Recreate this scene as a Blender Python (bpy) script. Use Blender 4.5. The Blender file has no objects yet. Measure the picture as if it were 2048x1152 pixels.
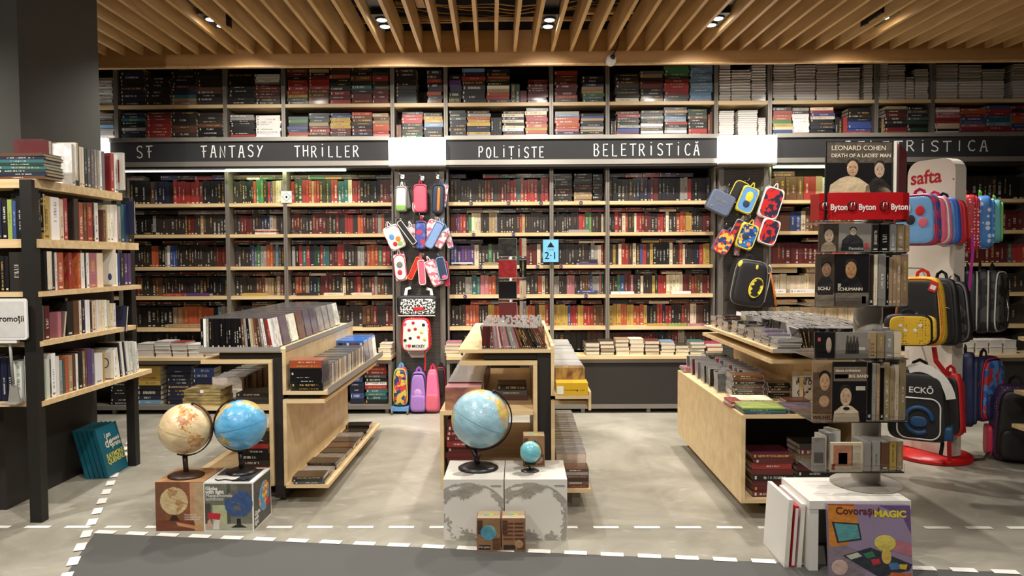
import bpy, bmesh, math, random
from mathutils import Matrix, Vector
random.seed(7)
sc = bpy.context.scene
C = sc.collection
PI = math.pi
rad = math.radians

# ------------------------------------------------------------------ camera
F = 1450.0
EYE = 1.5
cam_d = bpy.data.cameras.new('camera')
cam_d.sensor_width = 36.0
cam_d.lens = 36.0 * F / 2048.0
cam_d.clip_start = 0.05
cam = bpy.data.objects.new('camera', cam_d)
CR = (Matrix.Rotation(rad(0.6), 4, 'Z') @ Matrix.Rotation(rad(90) - math.atan(59 / F), 4, 'X')
      @ Matrix.Rotation(rad(-0.3), 4, 'Z'))
cam.matrix_world = Matrix.Translation((0, 0, EYE)) @ CR
C.objects.link(cam)
sc.camera = cam

# ------------------------------------------------------------------ light
world = bpy.data.worlds.new('shop_air')
sc.world = world
world.use_nodes = True
bg = world.node_tree.nodes['Background']
bg.inputs[0].default_value = (1.0, 0.93, 0.82, 1)
bg.inputs[1].default_value = 0.10
sc.view_settings.view_transform = 'Standard'
sc.view_settings.look = 'None'
sc.view_settings.gamma = 1.0
sc.view_settings.use_curve_mapping = False
sc.view_settings.exposure = 1.15
sc.cycles.max_bounces = 6
sc.cycles.transparent_max_bounces = 12

WARM = (1.0, 0.945, 0.875)
def spot(name, loc, aim, watts, size=110, blend=0.7, radius=0.05, col=WARM):
    l = bpy.data.lights.new(name, 'SPOT')
    l.energy = watts; l.spot_size = rad(size); l.spot_blend = blend
    l.shadow_soft_size = radius; l.color = col
    o = bpy.data.objects.new(name, l)
    o.location = loc
    o.rotation_euler = (Vector(aim) - Vector(loc)).to_track_quat('-Z', 'Y').to_euler()
    C.objects.link(o)
    return o
# recessed lamps over the aisle in front of the wall shelves (the five in view)
LAMP_X = (-2.40, -1.08, 0.245, 1.57, 2.87)
for lx in LAMP_X:
    spot('downlight_lamp', (lx, 5.96, 3.36), (lx, 7.10, 1.3), 68, 118, 0.8)
    spot('downlight_lamp', (lx, 5.80, 3.36), (lx, 5.2, 0), 94, 115, 0.8)
# the same lamps in the rows further into the shop, behind the camera's frame, plus an unseen far-left spot added to brighten the floor
for lx, e in ((-3.6, 165), (-1.3, 90), (0.9, 84), (2.9, 28)):
    spot('downlight_lamp', (lx, 2.9, 3.36), (lx, 3.8, 0.2), e, 116, 0.8)
for lx, e in ((-2.2, 92), (0.2, 76), (2.4, 40)):
    spot('downlight_lamp', (lx, 0.3, 3.36), (lx, 4.2, 0.9), e, 110, 0.9)

# ------------------------------------------------------------------ pixel helpers
def ray(px, py):
    return (CR.to_3x3() @ Vector(((px - 1024) / F, -(py - 576) / F, -1)))
def at(px, py, Y):
    d = ray(px, py); t = Y / d.y
    return Vector((0, 0, EYE)) + d * t
def atx(px, py, X):
    d = ray(px, py); t = X / d.x
    return Vector((0, 0, EYE)) + d * t
def atz(px, py, z):
    d = ray(px, py); t = (z - EYE) / d.z
    return Vector((0, 0, EYE)) + d * t
CRI = CR.to_3x3().transposed()
def proj(p):
    c = CRI @ (Vector(p) - Vector((0, 0, EYE)))
    if c.z > -0.05: return None
    return (1024 - c.x / c.z * F, 576 + c.y / c.z * F)

# ------------------------------------------------------------------ materials
def lin(v):
    v /= 255.0
    return v / 12.92 if v <= 0.04045 else ((v + 0.055) / 1.055) ** 2.4
def S(r, g, b):
    return (lin(r), lin(g), lin(b), 1.0)
MATS = {}
def newmat(name):
    m = bpy.data.materials.new(name); m.use_nodes = True
    MATS[name] = m
    nt = m.node_tree
    return m, nt, nt.nodes['Principled BSDF']
def N(nt, kind, **kw):
    n = nt.nodes.new(kind)
    for k, v in kw.items():
        setattr(n, k, v)
    return n
def plain(name, col, rough=0.5, metal=0.0, noise=0.12, scale=30.0, spec=0.5, bump=0.0):
    m, nt, b = newmat(name)
    tc = N(nt, 'ShaderNodeTexCoord')
    nz = N(nt, 'ShaderNodeTexNoise'); nz.inputs['Scale'].default_value = scale; nz.inputs['Detail'].default_value = 4
    nt.links.new(tc.outputs['Object'], nz.inputs['Vector'])
    mx = N(nt, 'ShaderNodeMix', data_type='RGBA')
    mx.inputs['A'].default_value = tuple(c * (1 - noise) for c in col[:3]) + (1,)
    mx.inputs['B'].default_value = tuple(min(1, c * (1 + noise)) for c in col[:3]) + (1,)
    nt.links.new(nz.outputs['Fac'], mx.inputs['Factor'])
    nt.links.new(mx.outputs['Result'], b.inputs['Base Color'])
    b.inputs['Roughness'].default_value = rough
    b.inputs['Metallic'].default_value = metal
    b.inputs['Specular IOR Level'].default_value = spec
    if bump:
        bp = N(nt, 'ShaderNodeBump'); bp.inputs['Strength'].default_value = bump; bp.inputs['Distance'].default_value = 0.004
        nt.links.new(nz.outputs['Fac'], bp.inputs['Height']); nt.links.new(bp.outputs['Normal'], b.inputs['Normal'])
    return m
def emis(name, col, strength):
    m, nt, b = newmat(name)
    b.inputs['Base Color'].default_value = col
    b.inputs['Emission Color'].default_value = col
    b.inputs['Emission Strength'].default_value = strength
    return m
def woodmat(name, c1, c2, stretch=(1, 12, 12), scale=1.6, rough=0.5):
    m, nt, b = newmat(name)
    tc = N(nt, 'ShaderNodeTexCoord'); mp = N(nt, 'ShaderNodeMapping')
    mp.inputs['Scale'].default_value = stretch
    nz = N(nt, 'ShaderNodeTexNoise'); nz.inputs['Scale'].default_value = scale; nz.inputs['Detail'].default_value = 6
    nz.inputs['Distortion'].default_value = 0.6
    rp = N(nt, 'ShaderNodeValToRGB')
    rp.color_ramp.elements[0].position = 0.3; rp.color_ramp.elements[0].color = c1
    rp.color_ramp.elements[1].position = 0.72; rp.color_ramp.elements[1].color = c2
    nt.links.new(tc.outputs['Object'], mp.inputs['Vector']); nt.links.new(mp.outputs['Vector'], nz.inputs['Vector'])
    nt.links.new(nz.outputs['Fac'], rp.inputs['Fac']); nt.links.new(rp.outputs['Color'], b.inputs['Base Color'])
    b.inputs['Roughness'].default_value = rough
    return m
def math_n(nt, op, a, b=None, clamp=False):
    n = N(nt, 'ShaderNodeMath', operation=op); n.use_clamp = clamp
    for i, v in enumerate((a, b)):
        if v is None: continue
        if isinstance(v, (int, float)): n.inputs[i].default_value = v
        else: nt.links.new(v, n.inputs[i])
    return n.outputs[0]
def mixc(nt, fac, a, b):
    n = N(nt, 'ShaderNodeMix', data_type='RGBA')
    for s, v in (('Factor', fac), ('A', a), ('B', b)):
        if isinstance(v, (int, float)): n.inputs[s].default_value = v
        elif isinstance(v, tuple): n.inputs[s].default_value = v
        else: nt.links.new(v, n.inputs[s])
    return n.outputs['Result']

M_PLY = woodmat('birch_plywood', S(206, 176, 128), S(228, 202, 156), (1.0, 5, 5), 2.2, 0.45)
M_PLYE = woodmat('plywood_edge', S(190, 148, 96), S(228, 194, 144), (1, 1, 60), 3.0, 0.55)
M_SHELF = woodmat('shelf_oak', S(204, 172, 122), S(232, 206, 160), (1.0, 14, 14), 2.0, 0.45)
M_SLAT = woodmat('slat_oak', S(190, 152, 100), S(220, 186, 132), (8, 0.9, 8), 2.0, 0.55)
M_FASC = woodmat('fascia_oak', S(182, 134, 78), S(202, 156, 98), (0.5, 6, 6), 2.0, 0.5)
M_DARK = plain('anthracite_paint', S(46, 42, 39), 0.55, 0, 0.08, 60, 0.35)
M_COL = plain('column_paint', S(72, 71, 66), 0.8, 0, 0.10, 8, 0.2)
M_BLACKM = plain('black_metal', S(33, 30, 28), 0.5, 0.0, 0.1, 40, 0.4)
M_CORE = plain('black_core', S(40, 35, 31), 0.6, 0, 0.1, 40, 0.3)
M_GREY = plain('grey_steel', S(128, 121, 112), 0.42, 0.25, 0.06, 20)
M_RAIL = plain('aluminium_rail', S(168, 162, 152), 0.32, 0.55, 0.05, 20)
M_BOARD = plain('blackboard', S(48, 48, 49), 0.7, 0, 0.14, 5, 0.3)
M_BACK = plain('back_panel_dark', S(52, 45, 40), 0.7, 0, 0.1, 10, 0.2)
M_CHALK = plain('chalk', S(232, 230, 225), 0.95, 0, 0.14, 160, 0.1)
M_VOID = plain('plenum_black', S(20, 19, 18), 0.9, 0, 0.1, 4, 0.1)
M_WHITE = plain('white_laminate', S(232, 228, 218), 0.4, 0, 0.02, 20)
M_WHITEP = plain('white_plastic', S(228, 226, 220), 0.35, 0, 0.02, 20)
M_TAPE = plain('white_tape', S(238, 234, 224), 0.6, 0, 0.05, 25)
M_BLACKP = plain('black_plastic', S(22, 21, 21), 0.35, 0, 0.1, 40)
M_GREYP = plain('grey_plastic', S(150, 146, 138), 0.4, 0, 0.05, 30)
M_RED = plain('red_lacquer', S(196, 24, 26), 0.35, 0, 0.06, 30)
M_STEEL = plain('chromed_wire', S(200, 198, 192), 0.25, 0.9, 0.03, 30)
M_INK = plain('ink_black', S(30, 27, 26), 0.7, 0, 0.05, 40, 0.2)
M_LIGHTBOX = emis('lightbox_white', (1, 0.98, 0.95, 1), 1.5)
M_TUBE = emis('led_strip', (0.86, 1.0, 0.55, 1), 9.0)
M_TUBE2 = emis('led_strip_dim', (1.0, 0.98, 0.9, 1), 1.3)
M_LENS = emis('lamp_lens', (1.0, 0.96, 0.88, 1), 14.0)

# acrylic: mostly see-through with a sheen
def acrylic(name, tint, alpha):
    m, nt, b = newmat(name)
    out = nt.nodes['Material Output']
    tr = N(nt, 'ShaderNodeBsdfTransparent'); gl = N(nt, 'ShaderNodeBsdfGlossy'); gl.inputs['Roughness'].default_value = 0.12
    gl.inputs['Color'].default_value = tint
    fr = N(nt, 'ShaderNodeFresnel'); fr.inputs['IOR'].default_value = 1.35
    fac = math_n(nt, 'ADD', fr.outputs[0], alpha, True)
    mx = N(nt, 'ShaderNodeMixShader'); nt.links.new(fac, mx.inputs[0]); nt.links.new(tr.outputs[0], mx.inputs[1]); nt.links.new(gl.outputs[0], mx.inputs[2])
    nt.links.new(mx.outputs[0], out.inputs['Surface'])
    return m
M_ACR = acrylic('clear_acrylic', (0.9, 0.9, 0.88, 1), 0.02)

# perforated steel sheet: rows of round holes, staggered
def perf():
    m, nt, b = newmat('perforated_steel')
    tc = N(nt, 'ShaderNodeTexCoord'); sp = N(nt, 'ShaderNodeSeparateXYZ'); nt.links.new(tc.outputs['Object'], sp.inputs[0])
    X = math_n(nt, 'MULTIPLY', math_n(nt, 'ADD', sp.outputs[0], sp.outputs[1]), 1 / 0.017); Z = math_n(nt, 'MULTIPLY', sp.outputs[2], 1 / 0.0147)
    row = math_n(nt, 'FLOOR', Z)
    half = math_n(nt, 'MULTIPLY', math_n(nt, 'FLOORED_MODULO', row, 2.0), 0.5)
    fx = math_n(nt, 'SUBTRACT', math_n(nt, 'FRACT', math_n(nt, 'ADD', X, half)), 0.5)
    fz = math_n(nt, 'SUBTRACT', math_n(nt, 'FRACT', Z), 0.5)
    d2 = math_n(nt, 'ADD', math_n(nt, 'MULTIPLY', fx, fx), math_n(nt, 'MULTIPLY', math_n(nt, 'MULTIPLY', fz, fz), 0.75))
    hole = math_n(nt, 'LESS_THAN', d2, 0.095)
    nt.links.new(mixc(nt, hole, S(98, 93, 86), S(34, 31, 29)), b.inputs['Base Color'])
    b.inputs['Roughness'].default_value = 0.45; b.inputs['Metallic'].default_value = 0.2
    return m
M_PERF = perf()

def concrete():
    m, nt, b = newmat('polished_concrete')
    tc = N(nt, 'ShaderNodeTexCoord')
    n1 = N(nt, 'ShaderNodeTexNoise'); n1.inputs['Scale'].default_value = 1.5; n1.inputs['Detail'].default_value = 9; n1.inputs['Roughness'].default_value = 0.62; n1.inputs['Distortion'].default_value = 0.8
    n2 = N(nt, 'ShaderNodeTexNoise'); n2.inputs['Scale'].default_value = 9; n2.inputs['Detail'].default_value = 6
    mp = N(nt, 'ShaderNodeMapping'); mp.inputs['Scale'].default_value = (1, 2.2, 1); mp.inputs['Rotation'].default_value = (0, 0, 0.5)
    nt.links.new(tc.outputs['Object'], n1.inputs['Vector']); nt.links.new(tc.outputs['Object'], mp.inputs['Vector']); nt.links.new(mp.outputs['Vector'], n2.inputs['Vector'])
    rp = N(nt, 'ShaderNodeValToRGB')
    rp.color_ramp.elements[0].position = 0.32; rp.color_ramp.elements[0].color = S(126, 121, 108)
    rp.color_ramp.elements[1].position = 0.70; rp.color_ramp.elements[1].color = S(176, 171, 156)
    nt.links.new(n1.outputs['Fac'], rp.inputs['Fac'])
    r2 = N(nt, 'ShaderNodeValToRGB')
    r2.color_ramp.elements[0].position = 0.62; r2.color_ramp.elements[0].color = (0, 0, 0, 1)
    r2.color_ramp.elements[1].position = 0.80; r2.color_ramp.elements[1].color = (0.5, 0.5, 0.5, 1)
    nt.links.new(n2.outputs['Fac'], r2.inputs['Fac'])
    nt.links.new(mixc(nt, r2.outputs['Color'], rp.outputs['Color'], S(208, 202, 190)), b.inputs['Base Color'])
    b.inputs['Roughness'].default_value = 0.42
    return m
M_FLOOR = concrete()
M_MAT = plain('dark_inlay_floor', S(84, 83, 80), 0.75, 0, 0.14, 120, 0.3)

# printed goods: colour from the mesh, lettering streaks and picture patches from the surface's own uv
def printed(name, rough=0.42, coat=0.0, pages=True):
    m, nt, b = newmat(name)
    at_ = N(nt, 'ShaderNodeAttribute', attribute_name='Col')
    me = N(nt, 'ShaderNodeAttribute', attribute_name='meta')
    uv = N(nt, 'ShaderNodeUVMap', uv_map='UVMap')
    su = N(nt, 'ShaderNodeSeparateXYZ'); nt.links.new(uv.outputs[0], su.inputs[0])
    sm = N(nt, 'ShaderNodeSeparateColor'); nt.links.new(me.outputs['Color'], sm.inputs[0])
    u, v = su.outputs[0], su.outputs[1]
    rnd, kind, lit = sm.outputs[0], sm.outputs[1], sm.outputs[2]
    r1 = math_n(nt, 'FRACT', math_n(nt, 'MULTIPLY', rnd, 17.3)); r2 = math_n(nt, 'FRACT', math_n(nt, 'MULTIPLY', rnd, 41.7)); r3 = math_n(nt, 'FRACT', math_n(nt, 'MULTIPLY', rnd, 83.1))
    # spine letters
    cv = N(nt, 'ShaderNodeCombineXYZ')
    nt.links.new(math_n(nt, 'ADD', math_n(nt, 'MULTIPLY', v, 46.0), math_n(nt, 'MULTIPLY', rnd, 300.0)), cv.inputs[0])
    nt.links.new(math_n(nt, 'MULTIPLY', u, 1.2), cv.inputs[1]); nt.links.new(math_n(nt, 'MULTIPLY', rnd, 77.0), cv.inputs[2])
    nz = N(nt, 'ShaderNodeTexNoise'); nz.inputs['Scale'].default_value = 1.0; nz.inputs['Detail'].default_value = 1.0
    nt.links.new(cv.outputs[0], nz.inputs['Vector'])
    let = math_n(nt, 'GREATER_THAN', nz.outputs['Fac'], 0.47)
    inu = math_n(nt, 'LESS_THAN', math_n(nt, 'ABSOLUTE', math_n(nt, 'SUBTRACT', u, 0.5)), math_n(nt, 'ADD', 0.10, math_n(nt, 'MULTIPLY', r1, 0.16)))
    lo = math_n(nt, 'GREATER_THAN', v, math_n(nt, 'ADD', 0.12, math_n(nt, 'MULTIPLY', r2, 0.3)))
    hi = math_n(nt, 'LESS_THAN', v, math_n(nt, 'ADD', 0.55, math_n(nt, 'MULTIPLY', r3, 0.38)))
    isS = math_n(nt, 'GREATER_THAN', kind, 0.75)
    text = math_n(nt, 'MULTIPLY', math_n(nt, 'MULTIPLY', let, inu), math_n(nt, 'MULTIPLY', math_n(nt, 'MULTIPLY', lo, hi), isS))
    text = math_n(nt, 'MULTIPLY', text, math_n(nt, 'MULTIPLY', math_n(nt, 'GREATER_THAN', math_n(nt, 'FRACT', math_n(nt, 'MULTIPLY', rnd, 29.9)), 0.3), 0.6))
    bw = N(nt, 'ShaderNodeRGBToBW'); nt.links.new(at_.outputs['Color'], bw.inputs[0])
    light = math_n(nt, 'GREATER_THAN', bw.outputs[0], 0.28)
    tcol = mixc(nt, light, mixc(nt, math_n(nt, 'GREATER_THAN', r3, 0.7), S(225, 220, 205), S(214, 172, 90)), S(52, 44, 44))
    # publisher's block near the foot of the spine
    blk = math_n(nt, 'MULTIPLY', math_n(nt, 'LESS_THAN', math_n(nt, 'ABSOLUTE', math_n(nt, 'SUBTRACT', v, 0.07)), 0.025), math_n(nt, 'MULTIPLY', isS, math_n(nt, 'GREATER_THAN', r1, 0.45)))
    blk = math_n(nt, 'MULTIPLY', blk, math_n(nt, 'LESS_THAN', math_n(nt, 'ABSOLUTE', math_n(nt, 'SUBTRACT', u, 0.5)), 0.28))
    # cover picture
    pv = N(nt, 'ShaderNodeCombineXYZ')
    nt.links.new(math_n(nt, 'ADD', u, math_n(nt, 'MULTIPLY', rnd, 50.0)), pv.inputs[0]); nt.links.new(v, pv.inputs[1]); nt.links.new(math_n(nt, 'MULTIPLY', rnd, 33.0), pv.inputs[2])
    pz = N(nt, 'ShaderNodeTexNoise'); pz.inputs['Scale'].default_value = 4.0; pz.inputs['Detail'].default_value = 3
    nt.links.new(pv.outputs[0], pz.inputs['Vector'])
    pr = N(nt, 'ShaderNodeValToRGB'); pr.color_ramp.elements[0].position = 0.44; pr.color_ramp.elements[1].position = 0.58
    nt.links.new(pz.outputs['Fac'], pr.inputs['Fac'])
    isC = math_n(nt, 'MULTIPLY', math_n(nt, 'GREATER_THAN', kind, 0.4), math_n(nt, 'LESS_THAN', kind, 0.75))
    hs = N(nt, 'ShaderNodeHueSaturation'); nt.links.new(at_.outputs['Color'], hs.inputs['Color'])
    nt.links.new(math_n(nt, 'ADD', 0.42, math_n(nt, 'MULTIPLY', r2, 0.16)), hs.inputs['Hue'])
    nt.links.new(math_n(nt, 'ADD', 0.45, math_n(nt, 'MULTIPLY', r1, 1.2)), hs.inputs['Value'])
    c0 = mixc(nt, math_n(nt, 'MULTIPLY', math_n(nt, 'MULTIPLY', pr.outputs['Color'], isC), 0.75), at_.outputs['Color'], hs.outputs['Color'])
    c1 = mixc(nt, text, c0, tcol)
    c2 = mixc(nt, math_n(nt, 'MULTIPLY', blk, 0.8), c1, tcol)
    # paper edges: fine leaf lines
    pg = N(nt, 'ShaderNodeTexNoise'); pg.inputs['Scale'].default_value = 1.0; pg.inputs['Detail'].default_value = 2
    gv = N(nt, 'ShaderNodeCombineXYZ'); nt.links.new(math_n(nt, 'MULTIPLY', u, 60.0), gv.inputs[0]); nt.links.new(math_n(nt, 'MULTIPLY', v, 3.0), gv.inputs[1]); nt.links.new(math_n(nt, 'MULTIPLY', rnd, 90.0), gv.inputs[2])
    nt.links.new(gv.outputs[0], pg.inputs['Vector'])
    isP = math_n(nt, 'LESS_THAN', kind, 0.25)
    dk = N(nt, 'ShaderNodeMix', data_type='RGBA', blend_type='MULTIPLY')
    nt.links.new(math_n(nt, 'MULTIPLY', isP, 0.45), dk.inputs['Factor']); nt.links.new(c2, dk.inputs['A']); nt.links.new(pg.outputs['Fac'], dk.inputs['B'])
    nt.links.new(dk.outputs['Result'], b.inputs['Base Color'])
    b.inputs['Roughness'].default_value = rough
    b.inputs['Coat Weight'].default_value = coat; b.inputs['Coat Roughness'].default_value = 0.12
    return m
M_BOOK = printed('book_print', 0.45, 0.12)
M_CASE = printed('case_print', 0.22, 0.6)

# cloth goods: colour from the mesh plus a woven/quilted variation
def cloth(name, rough=0.7, coat=0.0, scale=60, amt=0.25):
    m, nt, b = newmat(name)
    a = N(nt, 'ShaderNodeAttribute', attribute_name='Col')
    tc = N(nt, 'ShaderNodeTexCoord')
    nz = N(nt, 'ShaderNodeTexNoise'); nz.inputs['Scale'].default_value = scale; nz.inputs['Detail'].default_value = 3
    nt.links.new(tc.outputs['Object'], nz.inputs['Vector'])
    mx = N(nt, 'ShaderNodeMix', data_type='RGBA', blend_type='MULTIPLY')
    mx.inputs['Factor'].default_value = amt
    nt.links.new(a.outputs['Color'], mx.inputs['A']); nt.links.new(nz.outputs['Fac'], mx.inputs['B'])
    nt.links.new(mx.outputs['Result'], b.inputs['Base Color'])
    n2 = N(nt, 'ShaderNodeTexNoise'); n2.inputs['Scale'].default_value = 14; n2.inputs['Detail'].default_value = 4
    nt.links.new(tc.outputs['Object'], n2.inputs['Vector'])
    bp = N(nt, 'ShaderNodeBump'); bp.inputs['Strength'].default_value = 0.5; bp.inputs['Distance'].default_value = 0.02
    nt.links.new(n2.outputs['Fac'], bp.inputs['Height']); nt.links.new(bp.outputs['Normal'], b.inputs['Normal'])
    b.inputs['Roughness'].default_value = rough; b.inputs['Coat Weight'].default_value = coat
    return m
M_CLOTH = cloth('bag_cloth', 0.65, 0.0)
M_VINYL = cloth('bag_vinyl', 0.35, 0.2)
M_PRINT = cloth('flat_print', 0.45, 0.15, 25, 0.15)
# patterned cloth: dots or bold patches in a second colour, both carried by the material
def patterned(name, base, spots, scale=18, thr=0.25, kind='dots', rough=0.6, third=None):
    m, nt, b = newmat(name)
    tc = N(nt, 'ShaderNodeTexCoord')
    if kind == 'dots':
        t = N(nt, 'ShaderNodeTexVoronoi'); t.inputs['Scale'].default_value = scale; t.inputs['Randomness'].default_value = 0.35
        nt.links.new(tc.outputs['Object'], t.inputs['Vector'])
        f = math_n(nt, 'LESS_THAN', t.outputs['Distance'], thr)
        col = mixc(nt, f, base, spots)
    elif kind == 'cells':
        t = N(nt, 'ShaderNodeTexVoronoi'); t.inputs['Scale'].default_value = scale
        nt.links.new(tc.outputs['Object'], t.inputs['Vector'])
        s = N(nt, 'ShaderNodeSeparateColor'); nt.links.new(t.outputs['Color'], s.inputs[0])
        col = mixc(nt, math_n(nt, 'LESS_THAN', s.outputs[0], thr), base, spots)
        if third: col = mixc(nt, math_n(nt, 'LESS_THAN', s.outputs[1], 0.3), col, third)
    else:
        t = N(nt, 'ShaderNodeTexNoise'); t.inputs['Scale'].default_value = scale; t.inputs['Detail'].default_value = 2
        nt.links.new(tc.outputs['Object'], t.inputs['Vector'])
        f = math_n(nt, 'GREATER_THAN', t.outputs['Fac'], thr)
        col = mixc(nt, f, base, spots)
        if third:
            t2 = N(nt, 'ShaderNodeTexNoise'); t2.inputs['Scale'].default_value = scale * 1.7; t2.inputs['Detail'].default_value = 1
            nt.links.new(tc.outputs['Object'], t2.inputs['Vector'])
            col = mixc(nt, math_n(nt, 'GREATER_THAN', t2.outputs['Fac'], 0.6), col, third)
    nt.links.new(col, b.inputs['Base Color'])
    b.inputs['Roughness'].default_value = rough
    return m

# ------------------------------------------------------------------ mesh builder
class MB:
    def __init__(self):
        self.v = []; self.f = []; self.col = []; self.meta = []; self.uv = []; self.mi = []; self.sm = []
    def face(self, idx, col=(0.8, 0.8, 0.8), meta=(0, 0.3, 0), uv=None, mi=0, smooth=False):
        self.f.append(tuple(idx)); self.col.append(tuple(col[:3])); self.meta.append(meta)
        self.uv.append(uv if uv else [(0, 0)] * len(idx)); self.mi.append(mi); self.sm.append(smooth)
    def add(self, pts):
        n = len(self.v); self.v.extend([Vector(p) for p in pts]); return n
    def box(self, x0, x1, y0, y1, z0, z1, col=(0.8, 0.8, 0.8), mi=0, M=None, cols=None, metas=None):
        """faces in order -y, +y, -x, +x, -z, +z"""
        P = [(x0, y0, z0), (x1, y0, z0), (x1, y1, z0), (x0, y1, z0), (x0, y0, z1), (x1, y0, z1), (x1, y1, z1), (x0, y1, z1)]
        if M is not None: P = [M @ Vector(p) for p in P]
        n = self.add(P)
        Q = [(0, 1, 5, 4), (2, 3, 7, 6), (3, 0, 4, 7), (1, 2, 6, 5), (3, 2, 1, 0), (4, 5, 6, 7)]
        for i, q in enumerate(Q):
            self.face([n + a for a in q], cols[i] if cols else col, metas[i] if metas else (0, 0.3, 0), [(0, 0), (1, 0), (1, 1), (0, 1)], mi)
        return self
    def quad(self, a, b, c, d, col=(0.8, 0.8, 0.8), mi=0):
        n = self.add([a, b, c, d]); self.face([n, n + 1, n + 2, n + 3], col, (0, 0.3, 0), [(0, 0), (1, 0), (1, 1), (0, 1)], mi); return self
    def poly(self, pts, col=(0.8, 0.8, 0.8), mi=0):
        n = self.add(pts); self.face(list(range(n, n + len(pts))), col, mi=mi); return self
    def prism(self, pts, h, M=None, col=(0.8, 0.8, 0.8), mi=0, smooth=False):
        """outline pts in local xy, extruded by h along local z"""
        k = len(pts); A = [Vector((p[0], p[1], 0)) for p in pts] + [Vector((p[0], p[1], h)) for p in pts]
        if M is not None: A = [M @ p for p in A]
        n = self.add(A)
        self.face([n + i for i in reversed(range(k))], col, mi=mi); self.face([n + k + i for i in range(k)], col, mi=mi)
        for i in range(k):
            j = (i + 1) % k
            self.face([n + i, n + j, n + k + j, n + k + i], col, mi=mi, smooth=smooth)
        return self
    def tube(self, pts, r, n=8, col=(0.8, 0.8, 0.8), mi=0, closed=False, flat=None):
        """round tube, or a flat strap when flat=(w,t)"""
        pts = [Vector(p) for p in pts]; rings = []; up0 = None
        L = len(pts)
        for i, p in enumerate(pts):
            if closed: d = pts[(i + 1) % L] - pts[i - 1]
            else: d = pts[min(i + 1, L - 1)] - pts[max(i - 1, 0)]
            if d.length < 1e-9: d = Vector((0, 0, 1))
            d.normalize()
            if up0 is None:
                up0 = Vector((0, 0, 1)) if abs(d.z) < 0.9 else Vector((1, 0, 0))
                if flat and len(flat) > 2: up0 = Vector(flat[2])
            a = d.cross(up0)
            if a.length < 1e-6: a = d.cross(Vector((1, 0, 0)))
            a.normalize(); b = a.cross(d); b.normalize(); up0 = b
            rr = r[i] if isinstance(r, (list, tuple)) else r
            ring = []
            if flat:
                for (s, t) in ((-1, -1), (1, -1), (1, 1), (-1, 1)): ring.append(p + a * s * flat[0] / 2 + b * t * flat[1] / 2)
            else:
                for k in range(n):
                    th = 2 * PI * k / n; ring.append(p + a * math.cos(th) * rr + b * math.sin(th) * rr)
            rings.append(self.add(ring))
        m = 4 if flat else n
        for i in range(L if closed else L - 1):
            A = rings[i]; B = rings[(i + 1) % L]
            for k in range(m):
                q = (k + 1) % m
                self.face([A + k, A + q, B + q, B + k], col, mi=mi, smooth=not flat)
        if not closed:
            self.face([rings[0] + k for k in reversed(range(m))], col, mi=mi); self.face([rings[-1] + k for k in range(m)], col, mi=mi)
        return self
    def lathe(self, prof, n=32, M=None, col=(0.8, 0.8, 0.8), mi=0):
        """prof: list of (r, z)"""
        rings = []
        for r, z in prof:
            R = [Vector((r * math.cos(2 * PI * k / n), r * math.sin(2 * PI * k / n), z)) for k in range(n)]
            if M is not None: R = [M @ p for p in R]
            rings.append(self.add(R))
        for A, B in zip(rings, rings[1:]):
            for k in range(n):
                q = (k + 1) % n
                self.face([A + k, A + q, B + q, B + k], col, mi=mi, smooth=True)
        self.face([rings[0] + k for k in reversed(range(n))], col, mi=mi); self.face([rings[-1] + k for k in range(n)], col, mi=mi)
        return self
    def soft(self, a, b, c, M=None, e1=0.35, e2=0.35, col=(0.8, 0.8, 0.8), mi=0, nu=28, nv=16, taper=0.0, sag=0.0, colf=None):
        """pillow-like solid (superellipsoid), half sizes a,b,c; taper narrows the top"""
        def sp(w, e): return math.copysign(abs(w) ** e, w)
        rings = []
        for i in range(nv + 1):
            ph = -PI / 2 + PI * i / nv; cp, sp_ = sp(math.cos(ph), e1), sp(math.sin(ph), e1)
            z = c * sp_; k = 1 - taper * (z / c * 0.5 + 0.5)
            ring = []
            for j in range(nu):
                th = 2 * PI * j / nu
                ring.append(Vector((a * k * cp * sp(math.cos(th), e2), b * (k + sag * (0.5 - z / c * 0.5)) * cp * sp(math.sin(th), e2), z)))
            rings.append(ring)
        idx = []
        for ring in rings:
            idx.append(self.add([M @ p if M is not None else p for p in ring]))
        for i in range(nv):
            for j in range(nu):
                q = (j + 1) % nu
                cc = colf((rings[i][j] + rings[i + 1][q]) / 2) if colf else col
                self.face([idx[i] + j, idx[i] + q, idx[i + 1] + q, idx[i + 1] + j], cc, mi=mi, smooth=True)
        return self
    def merge(self, mesh, M, col=(0.8, 0.8, 0.8), mi=0):
        n = self.add([M @ v.co for v in mesh.vertices])
        for p in mesh.polygons: self.face([n + i for i in p.vertices], col, mi=mi)
        return self
    def build(self, name, mats, parent=None, origin=None):
        if not isinstance(mats, (list, tuple)): mats = [mats]
        me = bpy.data.meshes.new(name)
        if parent is not None:
            inv = world_of(parent).inverted(); V = [inv @ v for v in self.v]; loc = None
        else:
            if origin is None:
                xs = [v.x for v in self.v]; ys = [v.y for v in self.v]; zs = [v.z for v in self.v]
                origin = Vector(((min(xs) + max(xs)) / 2, (min(ys) + max(ys)) / 2, min(zs)))
            loc = Vector(origin); V = [v - loc for v in self.v]
        me.from_pydata(V, [], self.f)
        for m in mats: me.materials.append(m)
        ca = me.color_attributes.new('Col', 'FLOAT_COLOR', 'CORNER')
        cm = me.color_attributes.new('meta', 'FLOAT_COLOR', 'CORNER')
        ul = me.uv_layers.new(name='UVMap')
        ci = []; mi_ = []; uu = []
        for f, c, mt, uv in zip(self.f, self.col, self.meta, self.uv):
            for k in range(len(f)):
                ci.extend((c[0], c[1], c[2], 1.0)); mi_.extend((mt[0], mt[1], mt[2], 1.0)); uu.extend(uv[k])
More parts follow.
